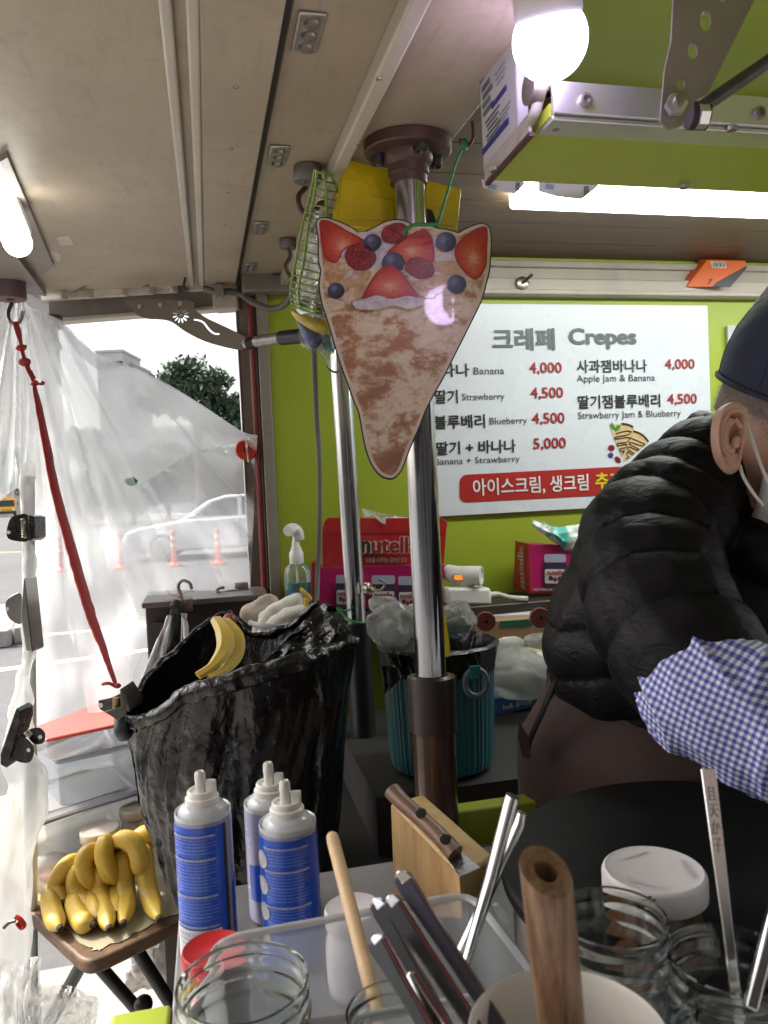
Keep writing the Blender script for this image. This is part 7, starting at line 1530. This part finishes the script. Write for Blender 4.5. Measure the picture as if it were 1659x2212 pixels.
MB().tube([c6a(1250, 330, .595), c6a(1235, 400, .595), c6a(1030, 860, .585), c6a(800, 1340, .57)], [S(13, .58), S(16, .58), S(15, .57), S(14, .55)], 16, flat=.8).build('arm', M_STL, tg)
sn = thing('steel_spoon', 'flat steel spoon handle with stamped letters standing in a jar', 'spoon', at(1588, 2140, .47))
e0, e1 = at(1529, 1660, .52), at(1600, 2240, .465); ax_ = (e1 - e0).normalized(); sd_ = ax_.cross(FW).normalized(); th = ax_.cross(sd_).normalized(); L = (e1 - e0).length
prof = [(0, 15.5), (.005, 16.5), (.35, 14), (.6, 11), (.8, 10.5), (1, 11)]
MB().prism([e0 + ax_ * L * x + sd_ * S(y, .5) - th * .001 for x, y in prof] + [e0 + ax_ * L * x - sd_ * S(y, .5) - th * .001 for x, y in reversed(prof)], th * .0022).build('handle', M_STL, sn, bevel=.0006)
for k, ch in enumerate('且天か子'): text(ch, e0 + ax_ * (L * (.10 + .068 * k)) - FW * .0016, -sd_ if sd_.dot(RX) < 0 else sd_, -ax_, .0058, .0085, mat('stamped steel', (.40, .40, .41), .4, .9), sn, .0, 'stamped_lettering', .0004)
b2_ = thing('steel_utensil', 'square steel utensil at the lower right edge', 'utensil', at(1620, 2190, .42)); MB().tube([at(1690, 1900, .44), at(1655, 2040, .43), at(1620, 2180, .42)], [S(19, .43)] * 3, 4).build('bar', M_STL, b2_, bevel=.0012)
# ------------------------------------------------------------------ the crepe maker
def skin_mat():
    b = NB('skin'); co = b.co(); n = b.noise(co, 45, 5, .65); n2 = b.noise(co, 9, 3); c = b.ramp(b.math('ADD', b.math('MULTIPLY', n, .5), b.math('MULTIPLY', n2, .5)), [(.35, (.47, .26, .18)), (.65, (.60, .38, .28))])
    p = b.bsdf(c, .5, 0, Subsurface_Weight=.15, Subsurface_Scale=.01); b.p.inputs['Subsurface Radius'].default_value = (1, .35, .2); b.bump(b.noise(co, 260, 3), .12, .001); return b.m
M_SKIN = skin_mat()
HC = at(1705, 905, .94)                                  # head centre
fwd = (RX * .42 - FW * .80 - UP * .42).normalized()      # where the face looks
hr_ = fwd.cross(Z3).normalized(); lat = -hr_             # towards his right ear = picture left
if lat.dot(RX) > 0: lat = -lat
hup = fwd.cross(lat).normalized()
if hup.z < 0: hup = -hup
def H(x, y, z): return HC + lat * x + fwd * y + hup * z   # x: to the visible ear, y: to the face, z: up
S0 = at(1420, 1110, .94); EL = at(1480, 1490, .75); WR = at(1900, 1680, .66); HP = at(1450, 1600, 1.12); CH = at(1560, 1190, 1.05); NK = at(1640, 1050, .99); S1 = at(1950, 1180, 1.15)
ft = Vector((HP.x, HP.y, .06))
per = thing('person', 'man in a black puffer jacket, navy cap and white mask leaning over the griddle', 'person', (HP.x, HP.y, .0))
prims = [('ell', HC, (.074, .092, .102), (lat, fwd, hup)), ('ell', H(0, .035, -.055), (.056, .062, .066), (lat, fwd, hup)), ('cap', [H(0, -.02, -.05), NK, CH], [.055, .05, .09]),
         ('cap', [CH, at(1500, 1400, 1.08), HP], [.135, .13, .14]), ('cap', [S0.lerp(CH, .2), S0, S0.lerp(EL, .5), EL], [.075, .062, .052, .044]), ('cap', [EL, EL.lerp(WR, .5), WR], [.045, .04, .027]),
         ('cap', [S1.lerp(CH, .3), S1, S1 - Z3 * .25], [.075, .062, .045]), ('cap', [HP + Vector((-.08, 0, -.02)), HP + Vector((-.09, .0, -.45)), Vector((HP.x - .09, HP.y, .1))], [.095, .07, .05]), ('cap', [HP + Vector((.09, .03, -.02)), HP + Vector((.1, .03, -.45)), Vector((HP.x + .1, HP.y + .03, .1))], [.095, .07, .05]),
         ('cap', [Vector((HP.x - .09, HP.y, .06)), Vector((HP.x - .09, HP.y - .14, .05))], [.05, .04]), ('cap', [Vector((HP.x + .1, HP.y + .03, .06)), Vector((HP.x + .1, HP.y - .11, .05))], [.05, .04]),
         ('cap', [H(0, .095, .0), H(0, .112, -.022)], [.012, .016])]
wd_ = (WR - EL).normalized(); side_ = wd_.cross(Z3).normalized()
prims += [('ell', WR + wd_ * .045, (.045, .036, .018), (wd_, side_, side_.cross(wd_)))]
for k, (o_, L) in enumerate(((-.028, .060), (-.010, .070), (.009, .066), (.026, .052))): prims.append(('cap', [WR + wd_ * .075 + side_ * o_, WR + wd_ * (.08 + L * .55) + side_ * o_ * 1.1 - Z3 * .006, WR + wd_ * (.08 + L) + side_ * o_ * 1.1 - Z3 * .024], [.0095, .009, .0075]))
prims.append(('cap', [WR + wd_ * .02 - side_ * .03, WR + wd_ * .06 - side_ * .055 - Z3 * .01, WR + wd_ * .09 - side_ * .055 - Z3 * .025], [.012, .010, .008]))
body = blob('body', prims, M_SKIN, per, .0075, 5)
# ear: rim, bowl, lobe
E0 = at(1578, 945, .862)
ex = (RX * .96 + FW * .05).normalized(); ey = (UP * .97 + RX * .10).normalized(); en = ex.cross(ey).normalized()
if en.dot(FW) > 0: en = -en
def EP(x, y, z=0): return E0 + ex * S(x, .865) + ey * S(-y, .865) + en * z
outl = [(28, -62), (8, -74), (-14, -72), (-30, -56), (-36, -28), (-34, 5), (-26, 36), (-14, 58), (2, 72), (18, 66), (24, 48)]
ew = curve([Vector((x, y, 0)) for x, y in outl], 5)
b_ = MB(); nE = len(ew); vs = []; lay = [(1.0, -.010), (1.03, .0), (1.0, .006), (.90, .0075), (.80, .0045), (.72, -.002), (.5, -.006), (.2, -.008)]
for s_, z in lay: vs += [EP(2 + (p.x - 2) * s_, -2 + (p.y + 2) * s_, z) for p in ew]
b_.add(vs, [(k * nE + i, k * nE + (i + 1) % nE, (k + 1) * nE + (i + 1) % nE, (k + 1) * nE + i) for k in range(len(lay) - 1) for i in range(nE)] + [tuple((len(lay) - 1) * nE + i for i in range(nE))])
ear = b_.build('ear', M_SKIN, per, ang=0, sub=1)
for pts, r0 in (([(26, -50), (8, -60), (-12, -52), (-22, -28), (-22, 0), (-14, 26), (-2, 40)], .0042), ([(-2, -38), (-14, -18), (-13, 8), (-4, 24), (8, 30)], .0048), ([(16, 2), (11, 12), (14, 22)], .0052), ([(4, -40), (14, -28), (22, -22)], .0036)):
    MB().tube(curve([EP(x, y, .001) for x, y in pts], 5), r0, 8).build('ear_fold', M_SKIN, ear)
b_ = MB().ball(EP(6, 54, .0), .0115, 14, 10, (ex, ey, en), (1, 1.2, .6)); b_.build('ear_lobe', M_SKIN, ear)
# hair: short grey bristles between cap and ear
hb = MB(); rnd = random.Random(4)
M_HAIR = mat('short grey hair', (.22, .205, .20), .7, var=.4, scale=120)
M_SCALP = mat('cropped grey hair', (.30, .24, .21), .8, var=.25, scale=160, bump=1.0, bscale=500, bd=.003)
hs_ = MB(); hs_.grid(lambda u, v: (lambda a, z: HC + (lat * math.cos(a) * .0755 + fwd * math.sin(a) * .0935) * math.sqrt(max(.05, 1 - (z / .1035) ** 2)) + hup * z)(R(-150 + 200 * u), .052 - (.062 if u < .62 else .045) * v), 30, 8).build('hair', M_SCALP, per)
for k in range(1500):
    a = R(rnd.uniform(-120, 55)); z = rnd.uniform(-.012, .045); nrm = (lat * math.cos(a) * .076 + fwd * math.sin(a) * .094) * math.sqrt(1 - (z / .104) ** 2); p = HC + nrm + hup * z; nn = nrm.normalized(); t_ = (nn * .5 - hup * .6 + fwd * -.25 + Vector((rnd.uniform(-.3, .3), rnd.uniform(-.3, .3), rnd.uniform(-.3, .3)))).normalized(); sdv = t_.cross(nn).normalized() * .00028
    hb.add([p - sdv, p + sdv, p + t_ * .009], [(0, 1, 2)])
hb.build('hair_bristles', M_HAIR, per, smooth=False)
# cap
M_CAP = mat('navy cap cotton', (.022, .028, .062), .8, var=.15, scale=30, bump=.5, bscale=420, bd=.002)
def capf(u, v):
    a = 2 * math.pi * u; th_ = v * math.pi * .5; rr0 = .089 + .006 * math.sin(th_ * 2); z = .028 + .118 * math.sin(th_)
    q = math.cos(th_) ** .5; wr = 1 + .018 * noise.noise(Vector((math.cos(a) * 3, math.sin(a) * 3, v * 5))) + .012 * noise.noise(Vector((math.cos(a) * 8, math.sin(a) * 8, v * 12)))
    return HC + lat * (math.cos(a) * (rr0 - .017) * q * wr) + fwd * (math.sin(a) * (rr0 + .015) * q * wr) + hup * z
co_ = MB().grid(capf, 56, 22, wrap=True).build('cap', M_CAP, per, ang=0, solid=.003)
MB().tube([HC + lat * (math.cos(a) * .0755) + fwd * (math.sin(a) * .1065) + hup * .030 for a in [2 * math.pi * k / 48 for k in range(49)]], .0032, 8, cap=False).build('cap_band', M_CAP, co_)
for a in (0, math.pi / 3, 2 * math.pi / 3, math.pi, 4 * math.pi / 3, 5 * math.pi / 3): MB().tube([capf(a / (2 * math.pi), .02 + .96 * k / 14) for k in range(15)], .0013, 6).build('cap_seam', M_CAP, co_)
def brim(u, v):
    a = R(25 + 130 * u); r_ = 1 + .62 * v * math.sin(math.pi * u) ** .5; return HC + lat * (math.cos(a) * .082 * (1 + .1 * v)) + fwd * (math.sin(a) * .105 * r_) + hup * (.030 - .018 * v * math.sin(math.pi * u))
MB().grid(brim, 26, 8).build('cap_brim', M_CAP, co_, solid=.003)
# mask and ear loops
M_MASK = mat('white mask cloth', (.68, .68, .69), .75, var=.03, bump=.4, bscale=180, bd=.002)
def mask(u, v):
    a = R(22 + 150 * u); z = -.050 - .075 * v; rad = .078 * (1 - .25 * max(0, v - .5)); return HC + lat * (math.cos(a) * rad * 1.0) + fwd * (math.sin(a) * (rad + .036 + .012 * math.sin(math.pi * v))) + hup * z
MB().grid(mask, 34, 18).build('mask', M_MASK, per, solid=.002)
M_LOOP = mat('white ear loop', (.75, .74, .75), .6, var=.02)
MB().tube(curve([at(1602, 884, .872), at(1612, 912, .868), at(1628, 960, .868), at(1650, 1020, .866), at(1672, 1062, .858)], 7), .0020, 8).build('mask_loop', M_LOOP, per)
MB().tube(curve([at(1598, 1004, .872), at(1606, 1030, .872), at(1628, 1066, .868), at(1650, 1092, .860)], 7), .0020, 8).build('mask_loop', M_LOOP, per)
# puffer jacket
M_PUF = NB('black puffer nylon')
def _puf():
    b = M_PUF; co = b.co(); n = b.noise(b.co('Object', (.7, .7, 1.5)), 42, 4, .55, 1.8); n2 = b.noise(co, 800, 2); b.bsdf(b.ramp(n, [(.3, (.0055, .005, .006)), (.7, (.008, .0073, .0088))]), .48, 0, Specular_IOR_Level=.14); b.bump(b.math('ADD', n, b.math('MULTIPLY', n2, .04)), .32, .006); return b.m
M_PUF = _puf()
jp = [('cap', [at(1625, 1060, 1.02), at(1590, 1150, 1.05), at(1490, 1270, 1.07), at(1432, 1390, 1.09), at(1428, 1460, 1.10)], [.08, .14, .165, .168, .16]),
      ('cap', [at(1440, 1470, 1.10), at(1520, 1500, 1.08), at(1640, 1500, 1.08)], [.155, .15, .15]),
      ('cap', [at(1700, 1130, 1.12), at(1680, 1300, 1.12), at(1640, 1480, 1.10)], [.16, .17, .16]),
      ('cap', [at(1560, 968, 1.0), at(1520, 1000, .99), at(1449, 1100, .95), at(1398, 1185, .905), at(1430, 1320, .835), at(1500, 1440, .785)], [.05, .06, .080, .083, .082, .078]),
      ('cap', [at(1540, 950, 1.0), at(1552, 1030, .99), at(1590, 1140, .98), at(1670, 1260, .98)], [.036, .042, .05, .05]),
      ('cap', [at(1630, 1190, .935), at(1740, 1220, .935)], [.046, .05]),
      ('cap', [S1, S1 - Z3 * .25], [.095, .08])]
jk = blob('jacket', jp, M_PUF, per, .0045, 8)
AA = [at(1560, 968, 1.0), at(1520, 1000, .99), at(1449, 1100, .95), at(1398, 1185, .905), at(1430, 1320, .835), at(1500, 1440, .785)]
AC = curve(AA, 8); ACl = [0]
for i in range(1, len(AC)): ACl.append(ACl[-1] + (AC[i] - AC[i - 1]).length)
ACn = np.array([tuple(p) for p in AC])
def quilt(c, n):
    dv = np.linalg.norm(ACn - np.array(tuple(c)), axis=1); i = int(dv.argmin())
    arm = dv[i] < .108
    if arm:
        s_ = ACl[i]
        if 0 < i < len(AC) - 1: s_ += (c - AC[i]).dot((AC[i + 1] - AC[i - 1]).normalized())
        per_ = .056; ph = s_ / per_ + .25 * noise.noise(c * 7)
    else: per_ = .068; ph = (c.z - .35 * (c - HP).dot(RX)) / per_ + .3 * noise.noise(c * 6)
    pf = abs(math.sin(math.pi * ph)) ** .35
    cre = noise.noise(Vector((c.x * 38, c.y * 38, c.z * 12))) * (1.15 - pf) * .010
    return n * ((pf - .85) * .0105 + noise.noise(c * 8) * .005 + cre * .45)
displace(jk, quilt)
MB().tube(curve([at(1545, 915, .99), at(1560, 985, .965), at(1592, 1080, .95), at(1650, 1190, .94)], 6), .014, 14).jit(.006, 26, 2).build('collar', M_PUF, per, ang=0)
MB().tube(curve([at(1515, 915, 1.03), at(1532, 930, 1.0), at(1540, 1010, .97), at(1572, 1090, .955), at(1630, 1215, .94)], 6), .018, 14).jit(.006, 26, 5).build('collar', M_PUF, per, ang=0)
# gingham sleeve
M_GING = NB('blue gingham')
def _ging():
    b = M_GING; tc = b.n('TexCoord'); sx = b.n('SeparateXYZ'); b.l(tc.outputs['UV'], sx.inputs[0])
    def stripe(s_): return b.math('GREATER_THAN', b.math('FRACT', b.math('ADD', s_, b.math('MULTIPLY', b.noise(b.co(), 30, 2), .06))), .5)
    f = b.math('MULTIPLY', b.math('ADD', stripe(sx.outputs[0]), stripe(sx.outputs[1])), .5)
    c = b.ramp(f, [(0, (.76, .78, .83)), (.25, (.27, .30, .60)), (.75, (.065, .07, .36))], 'CONSTANT'); b.bsdf(c, .85); w = b.noise(b.co(), 900, 2); b.bump(w, .25, .001); return b.m
M_GING = _ging()
SA = [at(1528, 1500, .745), at(1585, 1522, .728), at(1665, 1562, .708), at(1770, 1615, .68), at(1900, 1680, .655)]
gs = blob('gingham_sleeve', [('cap', SA, [.066, .067, .066, .060, .036]), ('cap', [at(1526, 1500, .745), at(1536, 1440, .77)], [.064, .060])], M_GING, per, .004, 6)
gd_ = (SA[3] - SA[0]).normalized(); gu = basis(gd_, UP)[1]; gv = gd_.cross(gu)
def wrink(c, n):
    p = c - SA[0]; s_ = p.dot(gd_); a = math.atan2(p.dot(gv), p.dot(gu)); e = Vector((math.cos(a), math.sin(a), 0))
    f1 = 1 - abs(noise.noise(Vector((e.x * 1.3 + s_ * 13, e.y * 1.3 - s_ * 5, s_ * 9)))) * 2; f2 = 1 - abs(noise.noise(Vector((e.x * 3 + s_ * 26, e.y * 3 + 5, s_ * 14)))) * 2
    return n * (.0065 * (max(0, f1) ** 3 - .3) + .0022 * (max(0, f2) ** 3 - .3))
displace(gs, wrink)
L_ = gs.data.uv_layers.new(name='UVMap')
for lp in gs.data.loops:
    c = gs.data.vertices[lp.vertex_index].co + gs.location - SA[0]; s_ = c.dot(gd_); a = math.atan2(c.dot(gv), -c.dot(FW))
    r_ = max(.03, math.hypot(c.dot(gv), c.dot(FW)))
    L_.data[lp.index].uv = ((s_ + .12 * (c.dot(gu) ** 2)) / .0064, (c.dot(gu) + .00) / .0064 * (1.0))
# brown apron round the hips
M_APR = mat('brown apron cloth', (.052, .030, .026), .85, var=.12, scale=10, bump=.35, bscale=300, bd=.002)
def apron(u, v):
    a = R(-175 + 230 * u); z0_ = at(1190, 1455, 1.1).z
    z = z0_ - v * .62; r1 = .158 + .058 * min(1, v / .16); c = HP.copy(); c.z = z
    f = 1 + .035 * math.sin(a * 6 + v * 2) * (.3 + v) + .03 * noise.noise(Vector((a * 2, v * 4, 1)))
    return c + RX * math.cos(a) * r1 * 1.05 * f + FW * math.sin(a) * r1 * .9 * f
ap = MB().grid(apron, 70, 40).build('apron', M_APR, per, ang=0, solid=.002)
MB().grid(lambda u, v: at(1185 - 62 * v ** .8 + 30 * u, 1448 + 260 * v, 1.10 - .03 * u) + noise.noise_vector(Vector((u * 3, v * 6, 2))) * .008, 8, 26).build('apron_wing', M_APR, ap, solid=.002)
MB().tube(curve([at(1200, 1470, 1.02), at(1175, 1530, 1.02), at(1148, 1590, 1.03), at(1140, 1620, 1.03)], 5), .006, 8, flat=.5).build('apron_tie', M_PUF, ap)
MB().prism([at(x, y, 1.0) for x, y in ((1122, 1560), (1142, 1592), (1148, 1640), (1128, 1636), (1118, 1590))], FW * .003).build('apron_tab', M_APR, ap, bevel=.0008)
